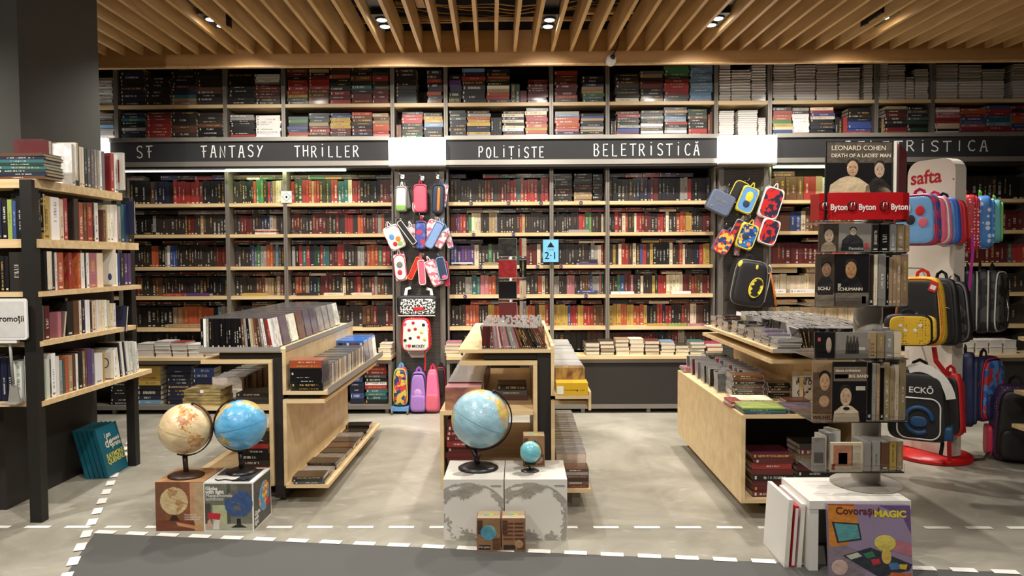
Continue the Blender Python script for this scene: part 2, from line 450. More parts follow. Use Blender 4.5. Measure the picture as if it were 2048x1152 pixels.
        ca.data.foreach_set('color', ci); cm.data.foreach_set('color', mi_); ul.data.foreach_set('uv', uu)
        me.polygons.foreach_set('material_index', self.mi); me.polygons.foreach_set('use_smooth', self.sm)
        me.update()
        o = bpy.data.objects.new(name, me)
        C.objects.link(o)
        if parent is not None: o.parent = parent
        else: o.location = loc
        return o
def world_of(o):
    M = Matrix.LocRotScale(o.location, o.rotation_euler, o.scale)
    return world_of(o.parent) @ M if o.parent else M

def tag(o, label, cat, group=None, kind=None):
    o['label'] = label; o['category'] = cat
    if group: o['group'] = group
    if kind: o['kind'] = kind
    return o
def struct(o, label=None):
    o['kind'] = 'structure'
    if label: o['label'] = label
    return o
def thing(name, label, cat, loc=(0, 0, 0), rotz=0.0, group=None, rot=None):
    o = bpy.data.objects.new(name, None); o.empty_display_size = 0.05
    C.objects.link(o); o.location = loc; o.rotation_euler = rot if rot else (0, 0, rotz)
    return tag(o, label, cat, group)
def bx(name, m, parent, *a, **k):
    return MB().box(*a, **k).build(name, m, parent)
def frame(o, x, y):
    """matrix with origin o, local x along x, local y along y"""
    x = Vector(x).normalized(); y = Vector(y); y = (y - x * y.dot(x)).normalized(); z = x.cross(y)
    M = Matrix((x, y, z)).transposed().to_4x4(); M.translation = Vector(o); return M
def T(x, y, z): return Matrix.Translation((x, y, z))
def RX(a): return Matrix.Rotation(rad(a), 4, 'X')
def RY(a): return Matrix.Rotation(rad(a), 4, 'Y')
def RZ(a): return Matrix.Rotation(rad(a), 4, 'Z')
UPF = Matrix(((1, 0, 0, 0), (0, 0, -1, 0), (0, 1, 0, 0), (0, 0, 0, 1)))   # local xy -> world xz, local z -> -y (towards the viewer's side)

_txt = {}
def text_mesh(s, size, align='LEFT', bold=0.0, shear=0.0, spacing=1.0):
    key = (s, size, align, bold, shear, spacing)
    if key in _txt: return _txt[key]
    cu = bpy.data.curves.new('lettering', 'FONT'); cu.body = s; cu.size = size; cu.align_x = align; cu.offset = bold; cu.shear = shear
    cu.space_character = spacing; cu.resolution_u = 3
    o = bpy.data.objects.new('lettering', cu); C.objects.link(o)
    dg = bpy.context.evaluated_depsgraph_get(); dg.update()
    me = bpy.data.meshes.new_from_object(o.evaluated_get(dg))
    bpy.data.objects.remove(o)
    _txt[key] = me
    return me
def letters(name, s, M, size, m, parent, align='LEFT', bold=0.0, col=(0.8, 0.8, 0.8), spacing=1.0, sx=1.0, label=None):
    """lettering lying on the local xy plane of M, raised a hair"""
    b = MB(); b.merge(text_mesh(s, size, align, bold, 0.0, spacing), M @ Matrix.Diagonal((sx, 1, 1, 1)), col)
    o = b.build(name, m, parent)
    if label: o['label'] = label
    return o
def rrect(w, h, r, n=5):
    out = []
    for cx, cy, a0 in ((w / 2 - r, h / 2 - r, 0), (-w / 2 + r, h / 2 - r, 90), (-w / 2 + r, -h / 2 + r, 180), (w / 2 - r, -h / 2 + r, 270)):
        for i in range(n + 1):
            a = rad(a0 + 90 * i / n); out.append((cx + r * math.cos(a), cy + r * math.sin(a)))
    return out
ORD = ['first', 'second', 'third', 'fourth', 'fifth', 'sixth', 'seventh', 'eighth', 'ninth', 'tenth', 'eleventh', 'twelfth', 'thirteenth', 'fourteenth', 'fifteenth',
       'sixteenth', 'seventeenth', 'eighteenth', 'nineteenth', 'twentieth', 'twenty-first', 'twenty-second', 'twenty-third', 'twenty-fourth', 'twenty-fifth', 'twenty-sixth',
       'twenty-seventh', 'twenty-eighth', 'twenty-ninth', 'thirtieth']
def ordn(i):
    if i < len(ORD): return ORD[i]
    tens = {3: 'thirty', 4: 'forty', 5: 'fifty', 6: 'sixty', 7: 'seventy', 8: 'eighty', 9: 'ninety'}
    n = i + 1
    if n % 10 == 0: return {3: 'thirtieth', 4: 'fortieth', 5: 'fiftieth', 6: 'sixtieth', 7: 'seventieth', 8: 'eightieth', 9: 'ninetieth'}.get(n // 10, 'last')
    return tens.get(n // 10, 'far') + '-' + ORD[n % 10 - 1]

# ------------------------------------------------------------------ books, film boxes, music boxes
PAL = {'k': ((30, 28, 28), 'black'), 'K': ((60, 50, 44), 'dark brown'), 'n': ((36, 40, 66), 'navy'), 'r': ((184, 40, 34), 'red'), 'R': ((112, 34, 32), 'maroon'),
       'o': ((206, 92, 36), 'orange'), 'y': ((218, 176, 62), 'yellow'), 'g': ((70, 140, 84), 'green'), 'G': ((44, 76, 56), 'dark green'), 't': ((46, 118, 120), 'teal'),
       'b': ((54, 84, 156), 'blue'), 'B': ((120, 164, 200), 'light blue'), 'w': ((236, 232, 224), 'white'), 'c': ((222, 204, 168), 'cream'), 'e': ((184, 152, 108), 'tan'),
       'm': ((118, 74, 46), 'brown'), 'p': ((206, 120, 130), 'pink'), 'v': ((100, 64, 130), 'purple'), 's': ((148, 144, 138), 'grey'), 'S': ((96, 94, 92), 'dark grey'),
       'l': ((176, 204, 84), 'lime green'), 'q': ((206, 212, 196), 'pale green'), 'i': ((120, 106, 130), 'lilac grey')}
PAGE = S(226, 212, 186)[:3]
def pcol(ch, jit=0.16):
    c = S(*PAL[ch][0]); j = [1 + random.uniform(-jit, jit) for _ in range(3)]; k = 1 + random.uniform(-jit, jit)
    c = [c[i] * (0.6 + 0.4 * j[i]) * k for i in range(3)]; g = sum(c) / 3; dim = 1.0 if ch in 'wcqs' else DIM
    return tuple(min(0.9, (x * .86 + g * .14) * dim) for x in c)
DIM = 0.72
ITEMS = []
def item(kind, M, w, d, h, ch, label, group, vis=1.0, col=None, page=None):
    """w thickness (x), d depth (y, spine on the -y side), h height (z); base centre at M's origin"""
    ITEMS.append(dict(kind=kind, M=M, w=w, d=d, h=h, ch=ch, col=col if col else pcol(ch), label=label, group=group, vis=vis, page=page or PAGE, rnd=random.random()))
def item_geo(it, bc, bp, M):
    w, d, h, c, r = it['w'], it['d'], it['h'], it['col'], it['rnd']
    cov = (r, 0.5, 0); spi = (r, 1.0, 0); pg = (r, 0.1, 0); edge = (r, 0.3, 0)
    if it['kind'] == 'book':
        t = min(0.0025, w * 0.15)
        bc.box(-w / 2, w / 2, -d / 2, -d / 2 + 0.004, 0, h, c, M=M, metas=[spi, edge, edge, edge, edge, edge])
        bc.box(-w / 2, -w / 2 + t, -d / 2 + 0.004, d / 2, 0, h, c, M=M, metas=[edge, edge, cov, edge, edge, edge])
        bc.box(w / 2 - t, w / 2, -d / 2 + 0.004, d / 2, 0, h, c, M=M, metas=[edge, edge, edge, cov, edge, edge])
        bp.box(-w / 2 + t, w / 2 - t, -d / 2 + 0.004, d / 2 - 0.003, 0.003, h - 0.003, it['page'], M=M, metas=[pg] * 6)
    else:
        dark = S(84, 84, 86)[:3] if it['kind'] == 'dvd_case' else S(164, 161, 157)[:3]
        if it['kind'] == 'bluray': dark = S(56, 120, 200)[:3]
        if it['kind'] == 'cd_case' and it['page'] is not PAGE: dark = it['page']
        e = 0.0008; b = 0.004
        bp.box(-w / 2, w / 2, -d / 2, d / 2, 0, h, dark, M=M)
        top = 0.018 if it['kind'] == 'bluray' else b
        bc.box(-w / 2 - e, w / 2 + e, -d / 2 - e, d / 2 - b, b, h - top, c, M=M, metas=[spi, edge, cov, cov, edge, edge])
def area(it):
    pts = []
    for sx in (-.5, .5):
        for sy in (-.5, .5):
            for z in (0, 1):
                p = proj(it['M'] @ Vector((sx * it['w'], sy * it['d'], z * it['h'])))
                if p is None: return 0
                pts.append(p)
    cx = sum(p[0] for p in pts) / 8; cy = sum(p[1] for p in pts) / 8
    if not (-10 < cx < 2060 and -10 < cy < 1165): return 0
    # convex hull area
    pts = sorted(set(pts)); 
    def half(ps):
        h = []
        for p in ps:
            while len(h) > 1 and (h[-1][0] - h[-2][0]) * (p[1] - h[-2][1]) - (h[-1][1] - h[-2][1]) * (p[0] - h[-2][0]) <= 0: h.pop()
            h.append(p)
        return h[:-1]
    H = half(pts) + half(pts[::-1])
    return abs(sum(H[i][0] * H[(i + 1) % len(H)][1] - H[(i + 1) % len(H)][0] * H[i][1] for i in range(len(H)))) / 2 * it['vis']
CATS = {'book': 'book', 'dvd_case': 'film case', 'cd_case': 'music CD', 'bluray': 'film case'}
INNER = {'book': 'pages', 'dvd_case': 'case_shell', 'cd_case': 'jewel_shell', 'bluray': 'case_shell'}
SEEN_ITEMS = {'book': [2300,2471,2405,2318,2352,2315,2414,2452,2311,2412,2337,2338,2448,2480,2468,2351,2314,2433,2342,2383,2469,2370,2467,2455,2324,2336,2470,2422,2321,2343,2416,2419,2397,2378,2417,2353,2280,2475,2461,2398,2381,2325,2350,2375,2421,2418,2420,2423,2317,2439,2319,2387,2404,2316,2403,2400,2466,944,945,2399,2426,2312,946,2329,2447,2323,2258,2260,1934,2263,2273,2428,2427,2374,2463,2339,2306,2320,2371,2376,2368,2298,2175,2259,2479,2464,2305,978,2153,2256,2346,2257,2176,2261,975,2243,2476,2313,2328,2330,757,2359,2390,2413,2174,2355,2385,2440,2271,2304,2180,2388,976,98,95,2446,948,1216,1475,2241,2279,1745,2310,2239,2326,161,977,260,1215,2386,57,165,1218,2348,908,2205,2347,2382,29,2478,608,1746,2367,261,943,262,87,2380,891,97,662,2341,2268,2441,904,2291,1479,2235,2287,25,259,661,1998,2477,99,2303,1254,1255,2372,2308,979,922,915,888,767,2184,971,754,974,388,72,2307,947,921,764,837,762,28,37,2391,2272,2335,1750,2432,24,33,52,258,32,83,729,79,928,1880,334,263,55,154,770,768,1515,1812,2232,367,737,2240,2278,2465,363,2302,766,2327,1758,48,27,31,92,91,89,80,1753,2217,2269,379,84,738,730,592,2392,2379,22,2309,756,1473,1476,1376,1759,386,173,153,41,51,2429,273,100,56,2221,2193,374,372,23,362,90,970,46,26,339,35,170,733,65,604,833,1887,2393,2377,166,373,88,2396,1311,1749,158,58,368,163,54,162,219,160,739,969,765,1392,1509,264,94,82,63,821], 'dvd_case': [26,377,277,53,382,80,403,107,134,188,161,271,386,274,275,388,276,270,273,272,379,397,215,390,242,392,384,269,394,375,348,8,2,6,4,20,10,14,361,0,17,402,11,15,1,374,376,9,21,23,5,22,13,16,3,7,25,18,12,19,24,401,400,399,398,320,278,297,299,302,381,313,312,306,304,330,324,329,333,326,315,296,281,280,293,309,294,290,285,283,292,310,378,289,286,300,298,322,316,311,307,287,339,340,341,344,346,331,327,323,317,319,337,338,342,343,345,347,303,291,380,336,308,282,391,385,383,314,396,389,288,325,334,279,395,34,284,82,87,91,29,31,36,51,335,83,85,88,27,28,30,32,35,37,40,41,47,50,52,81,84,86,89,90,103,66,67,68,69,70,72,33,38,39,42,43,45,46,49,353,354,355,357,358,359,387,101,102,104,105,71,73,74,76,79,56,59,62,44,48,370,372,350,351,352,360,137,109,116,117,133,98,99,100,106,75,77,78,64,363,364,367,368,371,349,328,295,393,243,246,247,249,250,229,231,189,190,193,194,195,196,197,199,200,202,205,209,210,213,162,163,165,166,168,169,170,171,172,173,175,178,180,182,184,185,187,135,136,138,139,140,141,142,143,144,145,148,149,151,153,154,156,157,158,159,160,108,110,111,112,113,114,115,118,121,122,124,125,126,128], 'cd_case': [1070,1053,1058,1067,1042,1035,0,1038,1072,1063,1071,1073,1047,513,1074,1069,1061,1068,1032,1064,1059,1051,1075,1065,1060,1062,1046,1066,1056,1049,1052,1057,1048,1077,970,963,1055,1054,1050,969,1078,656,1028,592,658,1076,599,975,607,957,955,657,960,659,962,961,959,306,621,958,985,956,980,630,968,967,965,1037,26,990,591,589,108,524,966,789,647,1036,79,89,1034,100,104,722,588,1039,102,90,18,1044,77,83,84,96,590,33,76,87,92,81,94,106,587,756,78,1033,105,964,514,1045,1043,518,103,995,85,86,1040,1041,690,531,530,91,107,411,98,99,536,82,333,8,660,9,93,978,23,140,97,854,974,545,646,645,88,101,344,95,14,979,314,954,550,620,307,556,888,6,519,1021,561,1008,321,1005,348,1002,328,323,456,981,606,570,24,573,543,464,984,982,10,579,920,822,619,479,1011,30,22,991,393,999,312,755,1001,318,584,988,28,326,567,522,855,1014,336,331,790,613,343,16,12,350,1004,21,972,109,989,987,389,517,516,977,13,399,526,80,668,4,534,529,528,637,405,397,983,1000,25,973,329,566,533,520,597,420,994,409,386,541,540,416,341,661,993,976,339,320,665,666,669,595,428,427,418,38,1006,998,971,548,547,438,395,1020,20,997,555,554,553,636,672,616,436,432,1009,1003,17,559,670,671,614,598,316,788,139,617,601,450,447,1012,1010,1007,1018,655,667,594]}
def emit_items():
    for kinds, limit, stuff_name, stuff_label, cat in ((('book',), 300, 'books', 'remaining rows of small dark paperbacks packed on the long wall of shelves', 'books'),
                                          (('dvd_case', 'bluray'), 300, 'film_cases', 'remaining film cases packed in rows behind the nearest ones', 'film cases'),
                                          (('cd_case',), 300, 'music_cases', 'remaining music cases packed in the trays behind the nearest ones', 'music CDs')):
        L = [i for i in ITEMS if i['kind'] in kinds]
        for i in L: i['a'] = area(i)
        SEEN = SEEN_ITEMS.get(kinds[0])
        if SEEN and max(SEEN) < len(L):   # the ones that show largest in the photo
            for n, q in enumerate(SEEN): L[q]['a'] = 1e6 - n
        if not L: continue
        L.sort(key=lambda i: -i['a'])
        m = M_BOOK if kinds[0] == 'book' else M_CASE
        for it in L[:limit]:
            bc, bp = MB(), MB(); item_geo(it, bc, bp, Matrix.Identity(4))
            name = 'dvd_case' if it['kind'] == 'bluray' else it['kind']
            if it['kind'] == 'bluray': name = 'bluray_case'
            o = bc.build(name, m, None, origin=(0, 0, 0)); o.matrix_world = it['M']
            o.location = it['M'].translation; o.rotation_euler = it['M'].to_euler()
            if len(it['label'].split()) > 16: it['label'] = it['label'].replace('dark brown', 'brown').replace(' from the ', ' from ').replace('twenty-', 'twenty-')
            tag(o, it['label'], CATS[it['kind']], it['group'])
            p = bp.build(INNER[it['kind']], m, None, origin=(0, 0, 0)); p.parent = o; p.location = (0, 0, 0)
        if L[limit:]:
            b = MB()
            for it in L[limit:]: item_geo(it, b, b, it['M'])
            o = b.build(stuff_name, m); tag(o, stuff_label, cat, kind='stuff')
        print('items', kinds, len(L), 'smallest own', round(L[min(limit, len(L)) - 1]['a']))

def seq(s):
    """'k3r1w2' -> list of letters"""
    out = []; i = 0
    while i < len(s):
        c = s[i]; i += 1; n = ''
        while i < len(s) and s[i].isdigit(): n += s[i]; i += 1
        out += [c] * (int(n) if n else 1)
    return out
def row(x0, x1, z, yf, codes, hmax, where, group, kind='book', dep=0.14, vis=1.0, hs=(0.86, 1.0)):
    """upright books side by side along x, spines towards -y on the line y=yf"""
    L = seq(codes); ws = [random.uniform(0.75, 1.3) for _ in L]; k = (x1 - x0 - 0.004) / sum(ws); x = x0 + 0.002
    hh = None
    for i, (ch, w) in enumerate(zip(L, ws)):
        w *= k
        if hh is None or random.random() < 0.35 or (i and L[i - 1] != ch): hh = hmax * random.uniform(*hs)
        M = T(x + w / 2, yf + dep / 2 + random.uniform(0, 0.012), z + 0.0008)
        item(kind, M, w * 0.96, dep, hh, ch, f'{PAL[ch][1]} book, {ordn(i)} from the left, {where}', group, vis)
        x += w
def stack(xc, yf, z, codes, w, where, group, th=(0.026, 0.036), dep=0.15, vis=1.0, H=None, kind='book', turn=2.0, noun='book', spine='-y', jit=0.006, page=None):
    """flat books on top of each other, codes from the TOP down; spines towards -y"""
    L = seq(codes)[::-1]; ts = [random.uniform(*th) for _ in L]
    if H: k = H / sum(ts); ts = [t * k for t in ts]
    z += 0.0008
    for i, (ch, t) in enumerate(zip(L, ts)):
        hh = w * random.uniform(0.93, 1.0)
        # book height along x, thickness along z, spine at -y
        if spine == '-y':
            M = T(xc + random.uniform(-jit, jit), yf + dep / 2 + random.uniform(0, 0.01), z + t / 2) @ RZ(random.uniform(-turn, turn)) @ RY(90) @ T(0, 0, -hh / 2)
        else:   # spine away from the viewer, page edges in front
            M = T(xc + random.uniform(-jit, jit), yf + dep / 2 + random.uniform(0, 0.01), z + t / 2) @ RZ(180 + random.uniform(-turn, turn)) @ RY(90) @ T(0, 0, -hh / 2)
        nm = 'topmost' if i == len(L) - 1 and i > 0 else ordn(i) + ' from the bottom'
        if len(L) == 1: nm = 'lying alone'
        item(kind, M, t * 0.97, dep, hh, ch, f'{PAL[ch][1]} {noun}, {nm}, {where}', group, vis, page=page)
        z += t
    return z

# ================================================================== the setting
struct(MB().box(-6.2, 7.2, -3.0, 7.75, -0.05, 0.0).build('floor', M_FLOOR), 'grey polished concrete shop floor')
# the dark inlay runs on towards the viewer
mb = MB().poly([(-1.72, 2.0, 0.0015), (2.3, 2.0, 0.0015), (2.35, 3.40, 0.0015), (-2.345, 3.905, 0.0015)])
struct(mb.build('floor_inlay', M_MAT), 'dark grey inlay in the floor nearest the viewer')
struct(MB().box(-6.2, 7.2, 7.62, 7.75, 0, 4.4).build('wall_back', M_BACK), 'dark back wall behind the shelves')
struct(MB().box(-6.2, -6.05, -3.0, 7.62, 0, 4.4).build('wall_left', M_COL), 'dark grey wall at the far left')
struct(MB().box(7.05, 7.2, -3.0, 7.62, 0, 4.4).build('wall_right', M_COL), 'dark grey wall at the far right')
struct(MB().box(-6.2, 7.2, -3.15, -3.0, 0, 4.4).build('wall_front', M_COL), 'grey wall behind the viewer')

# ceiling: dark void, oak fascia, oak slats running towards the shelves
ceil = bpy.data.objects.new('ceiling', None); C.objects.link(ceil); ceil.location = (0, 5, 3.356); struct(ceil, 'slatted oak ceiling hung below a black void')
bx('plenum', M_VOID, ceil, -6.2, 7.2, -3.0, 7.62, 4.3, 4.4)
SL = 0.0373
f = MB(); f.box(-6.0, 7.0, 6.60, 6.66, 3.243, 3.55); f.build('fascia', M_FASC, ceil)
bx('fascia_lip', M_SLAT, ceil, -6.0, 7.0, 6.585, 6.62, 3.235, 3.249)
x992 = at(992, 104, 6.6); dxs = 37.0 / F * 6.6
for k in range(-27, 34):
    xc = x992.x + k * dxs; y0, y1 = 2.2, 6.605
    t = 0.0145
    b = MB(); z0, z1 = 3.356, 3.356 + 0.215
    xa = xc + SL * (6.6 - y0); 
    P = [(xa - t, y0, z0), (xa + t, y0, z0), (xc + t, y1, z0), (xc - t, y1, z0), (xa - t, y0, z1), (xa + t, y0, z1), (xc + t, y1, z1), (xc - t, y1, z1)]
    n = b.add(P)
    for q in ((0, 1, 5, 4), (2, 3, 7, 6), (3, 0, 4, 7), (1, 2, 6, 5), (3, 2, 1, 0), (4, 5, 6, 7)): b.face([n + a for a in q])
    b.build('slat', M_SLAT, ceil)
# battens laid across the slats, with loose yellow cables
for x0, x1, px, py in ((-3.6, -0.5, 800, 40), (0.52, 3.2, 1200, 22)):
    p = atz(px, py, 3.595); bx('batten', M_SLAT, ceil, x0, x1, p.y - 0.03, p.y + 0.03, 3.573, 3.615)
bx('batten', M_SLAT, ceil, -2.4, 2.6, 6.40, 6.44, 3.573, 3.60)
bx('batten', M_SLAT, ceil, -0.85, -0.78, 5.2, 6.2, 3.617, 3.65)
M_CABLE = plain('yellow_cable', S(196, 150, 70), 0.5)
for j in range(5):
    a = random.uniform(-1.5, -0.9); e = random.uniform(0.6, 1.4); yy = 6.22 + 0.06 * j
    pts = [(a + (e - a) * i / 14, yy + 0.05 * math.sin(i * 0.7 + j), 3.72 - 0.09 * math.sin(PI * i / 14) + 0.01 * math.sin(i * 1.9 + j)) for i in range(15)]
    MB().tube(pts, 0.006, 6).build('cable', M_CABLE, ceil)

# recessed double downlights
for i, (px, py, qx, qy) in enumerate(((422, 39, 444, 52), (763.5, 40, 770, 53), (1099, 40, 1096, 53), (1436, 37, 1422, 50), (1767, 36, 1743, 49))):
    a = atz(px, py, 3.39); b_ = atz(qx, qy, 3.39)
    ln = ['over the dark pillar end of the aisle', 'over the aisle left of the small white column sign', 'right of centre above the loose cables', 'right of the white dome camera', 'at the right end of the ceiling']
    t = thing('downlight', 'black recessed double ceiling lamp, ' + ordn(i) + ' from the left between the oak slats', 'ceiling lamp', (a.x, (a.y + b_.y) / 2, 3.40), 0, 'recessed double ceiling lamps')
    h = MB(); w = 0.066
    h.box(a.x - w, a.x + w, a.y - 0.11, b_.y + 0.09, 3.398, 3.62)
    h.box(a.x - w, a.x + w, a.y - 0.44, a.y - 0.11, 3.44, 3.62)
    h.build('housing', M_BLACKP, t)
    for c in (a, b_):
        MB().lathe([(0.050, 3.388), (0.054, 3.392), (0.054, 3.3975)], 24, T(c.x, c.y, 0)).build('lamp_ring', M_BLACKM, t)
        MB().lathe([(0.036, 3.3855), (0.039, 3.3875)], 24, T(c.x, c.y, 0)).build('lamp_lens', M_LENS, t)

# security camera on the fascia
p = at(1222, 120, 6.56)
t = thing('security_camera', 'white dome security camera hanging on the oak ceiling fascia', 'camera', (p.x, 6.59, p.z))
MB().soft(0.048, 0.045, 0.046, T(p.x, 6.55, p.z), 1, 1).build('dome', M_WHITEP, t)
MB().lathe([(0.045, 0), (0.05, 0.008), (0.04, 0.03)], 24, T(p.x, 6.596, p.z) @ RX(90)).build('base_ring', M_WHITEP, t)
MB().soft(0.022, 0.012, 0.024, T(p.x + 0.008, 6.512, p.z + 0.012), 1, 1).build('lens', M_BLACKP, t)
MB().tube([(p.x + 0.02, 6.585, p.z + 0.04), (p.x + 0.06, 6.58, p.z + 0.13), (p.x + 0.07, 6.57, p.z + 0.2), (p.x + 0.04, 6.5, p.z + 0.27), (p.x - 0.06, 6.4, p.z + 0.31)], 0.005, 6).build('cable', M_BLACKP, t)

# dark pillar at the left, cladding at its foot
col = bpy.data.objects.new('wall_pillar', None); C.objects.link(col); col.location = (-3.5, 4.7, 0); struct(col, 'dark grey square pillar at the left')
bx('pillar_shaft', M_COL, col, -4.6, -2.955, 4.305, 5.13, 1.98, 4.3)
bx('pillar_cladding', M_DARK, col, -4.6, -3.10, 4.285, 5.24, 0.0, 0.66)
bx('pillar_cladding', M_DARK, col, -4.6, -2.95, 4.30, 5.235, 0.66, 1.98)

# dashed tape lines on the floor
def dashes(name, label, pts_a, pts_b, n, w, frac=0.55, start=0.0):
    a, b = Vector(pts_a), Vector(pts_b); d = b - a; s = d.to_2d(); s = Vector((-s.y, s.x)).normalized() * w / 2; s = Vector((s.x, s.y, 0))
    t = thing(name, label, 'floor marking', (a + b) / 2)
    for i in range(n):
        p = a + d * ((i + start) / n); q = a + d * ((i + start + frac) / n)
        m = MB(); zz = {'straight': .0018, 'slanting': .0032, 'white': .0046}[label.split()[0]]
        m.prism([((p - s).x, (p - s).y), ((q - s).x, (q - s).y), ((q + s).x, (q + s).y), ((p + s).x, (p + s).y)], 0.0012, T(0, 0, zz)).build('dash', M_TAPE, t)
dashes('dashed_floor_line', 'straight white dashed tape line across the concrete in front of the display units', (-3.25, 4.005, 0), (3.6, 3.965, 0), 30, 0.035, 0.62)
dashes('dashed_floor_line', 'slanting white dashed tape line along the edge of the dark floor inlay', atz(186, 1064, 0), atz(2060, 1147, 0), 26, 0.045, 0.62, 0.1)
dashes('dashed_floor_line', 'white dashed tape line running back beside the black stand, towards the shelves', atz(128, 1165, 0), atz(268, 868, 0), 16, 0.05, 0.55)

# ================================================================== long wall of shelves
YF, YB = 7.25, 7.55
UX = [-4.60, -4.012, -2.921, -2.339, -1.254, -0.724, 0.322, 0.879, 1.950, 2.479, 3.526, 4.077, 5.12]
BAYN = ['narrow grey shelf bay half hidden by the dark pillar', 'wide grey shelf bay above and below the letters SF', 'narrow grey shelf bay at the end of the word FANTASY', 'wide grey shelf bay at the word THRILLER',
        'grey upper shelves above the left white light box', 'wide grey shelf bay at the word POLITISTE', 'narrow grey shelf bay at the start of BELETRISTICA', 'wide grey shelf bay at the end of BELETRISTICA',
        'grey upper shelves above the right white light box', 'wide grey shelf bay behind the tall music spinner', 'narrow grey shelf bay behind the white rucksack stand', 'wide grey shelf bay at the right edge']
BAYW = ['beside the pillar', 'above SF', 'narrow bay after FANTASY', 'above THRILLER', 'above left light box', 'above POLITISTE', 'narrow bay left of BELETRISTICA', 'above BELETRISTICA', 'above right light box',
        'right of right light box', 'narrow bay above rucksack stand', 'top right corner bay']
ZS = [2.066, 1.757, 1.432, 1.137, 0.816]     # tops of the lower shelves
ZM, ZT = 3.045, 2.705
for i in range(12):
    x0, x1 = UX[i], UX[i + 1]
    pillar = i in (4, 8)
    t = thing('bookcase', BAYN[i] + ', full of books', 'bookcase', ((x0 + x1) / 2, 7.4, 0.0 if not pillar else 2.4), 0, 'steel and oak bookcases along the back wall')
    zb = 2.41 if pillar else 0.0
    for xa, xb in ((x0 + 0.001, x0 + 0.019), (x1 - 0.019, x1 - 0.001)):
        bx('upright', M_GREY, t, xa, xb, YF - 0.005, YB, zb, 3.52)
    bx('back_panel', M_BACK, t, x0 + 0.019, x1 - 0.019, YB - 0.01, YB, zb, 3.52)
    for z in [ZM, ZT] + ([] if pillar else ZS):
        bx('shelf', M_SHELF, t, x0 + 0.0195, x1 - 0.0195, YF, YB - 0.011, z - 0.034, z)
    bx('top_panel', M_BACK, t, x0 + 0.0195, x1 - 0.0195, YF, YB - 0.011, 3.49, 3.52)
    if not pillar:
        bx('canopy_panel', M_BACK, t, x0 + 0.0195, x1 - 0.0195, YF, YB - 0.011, 2.40, 2.43)

# sign boards with chalk lettering, and the two light boxes between them
STROKES = {
 'S': [[(.88, .86), (.7, .98), (.35, .98), (.12, .8), (.2, .6), (.6, .48), (.85, .3), (.78, .08), (.45, 0), (.1, .12)]],
 'F': [[(.0, .97), (.95, 1.0)], [(.42, .97), (.45, .0)], [(.2, .52), (.8, .55)]],
 'A': [[(.1, 0), (.42, 1), (.58, 1), (.85, 0)], [(.2, .38), (.78, .4)], [(-.02, 0), (.25, 0)], [(.72, 0), (1, 0)]],
 'N': [[(.1, 0), (.12, 1), (.8, .02), (.82, 1)]],
 'T': [[(0, .98), (1, 1)], [(.5, .98), (.5, 0)]],
 'Y': [[(.1, 1), (.45, .5)], [(.9, 1), (.45, .5), (.15, 0)]],
 'H': [[(.1, 1), (.12, 0)], [(.85, 1), (.85, 0)], [(.1, .5), (.85, .52)]],
 'R': [[(.1, 0), (.1, 1), (.6, 1), (.82, .8), (.6, .55), (.12, .5)], [(.4, .52), (.9, 0)]],
 'i': [[(.5, .82), (.5, 0)], [(.5, 1.12), (.52, 1.04)]],
 'I': [[(.5, 1), (.5, 0)]],
 'L': [[(.15, 1), (.15, .02), (.85, .02)]],
 'E': [[(.85, 1), (.15, 1), (.15, .02), (.85, .02)], [(.15, .52), (.72, .54)]],
 'P': [[(.12, 0), (.12, .98), (.6, .98), (.82, .75), (.6, .5), (.12, .48)]],
 'O': [[(.5, 1), (.15, .8), (.08, .45), (.25, .08), (.55, 0), (.85, .25), (.88, .7), (.5, 1)]],
 'Ț': [[(0, .98), (1, 1)], [(.5, .98), (.5, .15)], [(.52, .0), (.45, -.14)]],
 'B': [[(.12, 0), (.12, 1), (.55, 1), (.75, .8), (.55, .54), (.12, .52)], [(.55, .54), (.85, .3), (.6, 0), (.12, 0)]],
 'C': [[(.88, .85), (.6, 1), (.25, .85), (.1, .45), (.3, .08), (.65, 0), (.9, .15)]],
 'Ă': [[(.1, 0), (.42, .86), (.58, .86), (.85, 0)], [(.2, .34), (.78, .36)], [(.3, 1.1), (.5, 1.02), (.72, 1.12)], [(-.02, 0), (.25, 0)], [(.72, 0), (1, 0)]],
}
def chalk(word, px0, px1, pyt, pyb, Y, parent, wide=0.70):
    a = at(px0, pyb, Y); b = at(px1, pyt, Y); adv = (b.x - a.x) / (len(word) - 0.28); h = b.z - a.z
    for i, ch in enumerate(word):
        m = MB(); w = adv * wide * (0.5 if ch in 'iI' else 1); x0 = a.x + i * adv + (adv * wide - w) / 2; dz = random.uniform(-0.006, 0.006)
        for s in STROKES[ch]:
            pts = [(x0 + u * w, Y - 0.0012, a.z + dz + v * h) for u, v in s]
            m.tube(pts, 0, flat=(0.0022, 0.0135, (0, 0, 1)) if False else (0.0105, 0.0016, (0, 1, 0)))
        m.build('chalk_letter', M_CHALK, parent)
YH = 7.08
HZ0, HZ1 = 2.416, 2.693
def header(x0, x1, label, words):
    t = thing('sign_board', label, 'sign', ((x0 + x1) / 2, YH + 0.04, HZ0), 0, 'blackboard signs over the wall shelves')
    bx('blackboard', M_BOARD, t, x0, x1, YH + 0.02, YH + 0.06, HZ0 + 0.04, HZ1 - 0.035)
    bx('rail', M_RAIL, t, x0, x1, YH - 0.005, YH + 0.16, HZ1 - 0.038, HZ1)
    bx('rail', M_RAIL, t, x0, x1, YH - 0.005, YH + 0.16, HZ0 - 0.005, HZ0 + 0.042)
    bx('rail_cap', M_BLACKM, t, x0, x1, YH + 0.004, YH + 0.16, HZ0 - 0.026, HZ0 - 0.0055)
    for w in words: chalk(*w, YH + 0.02, t)
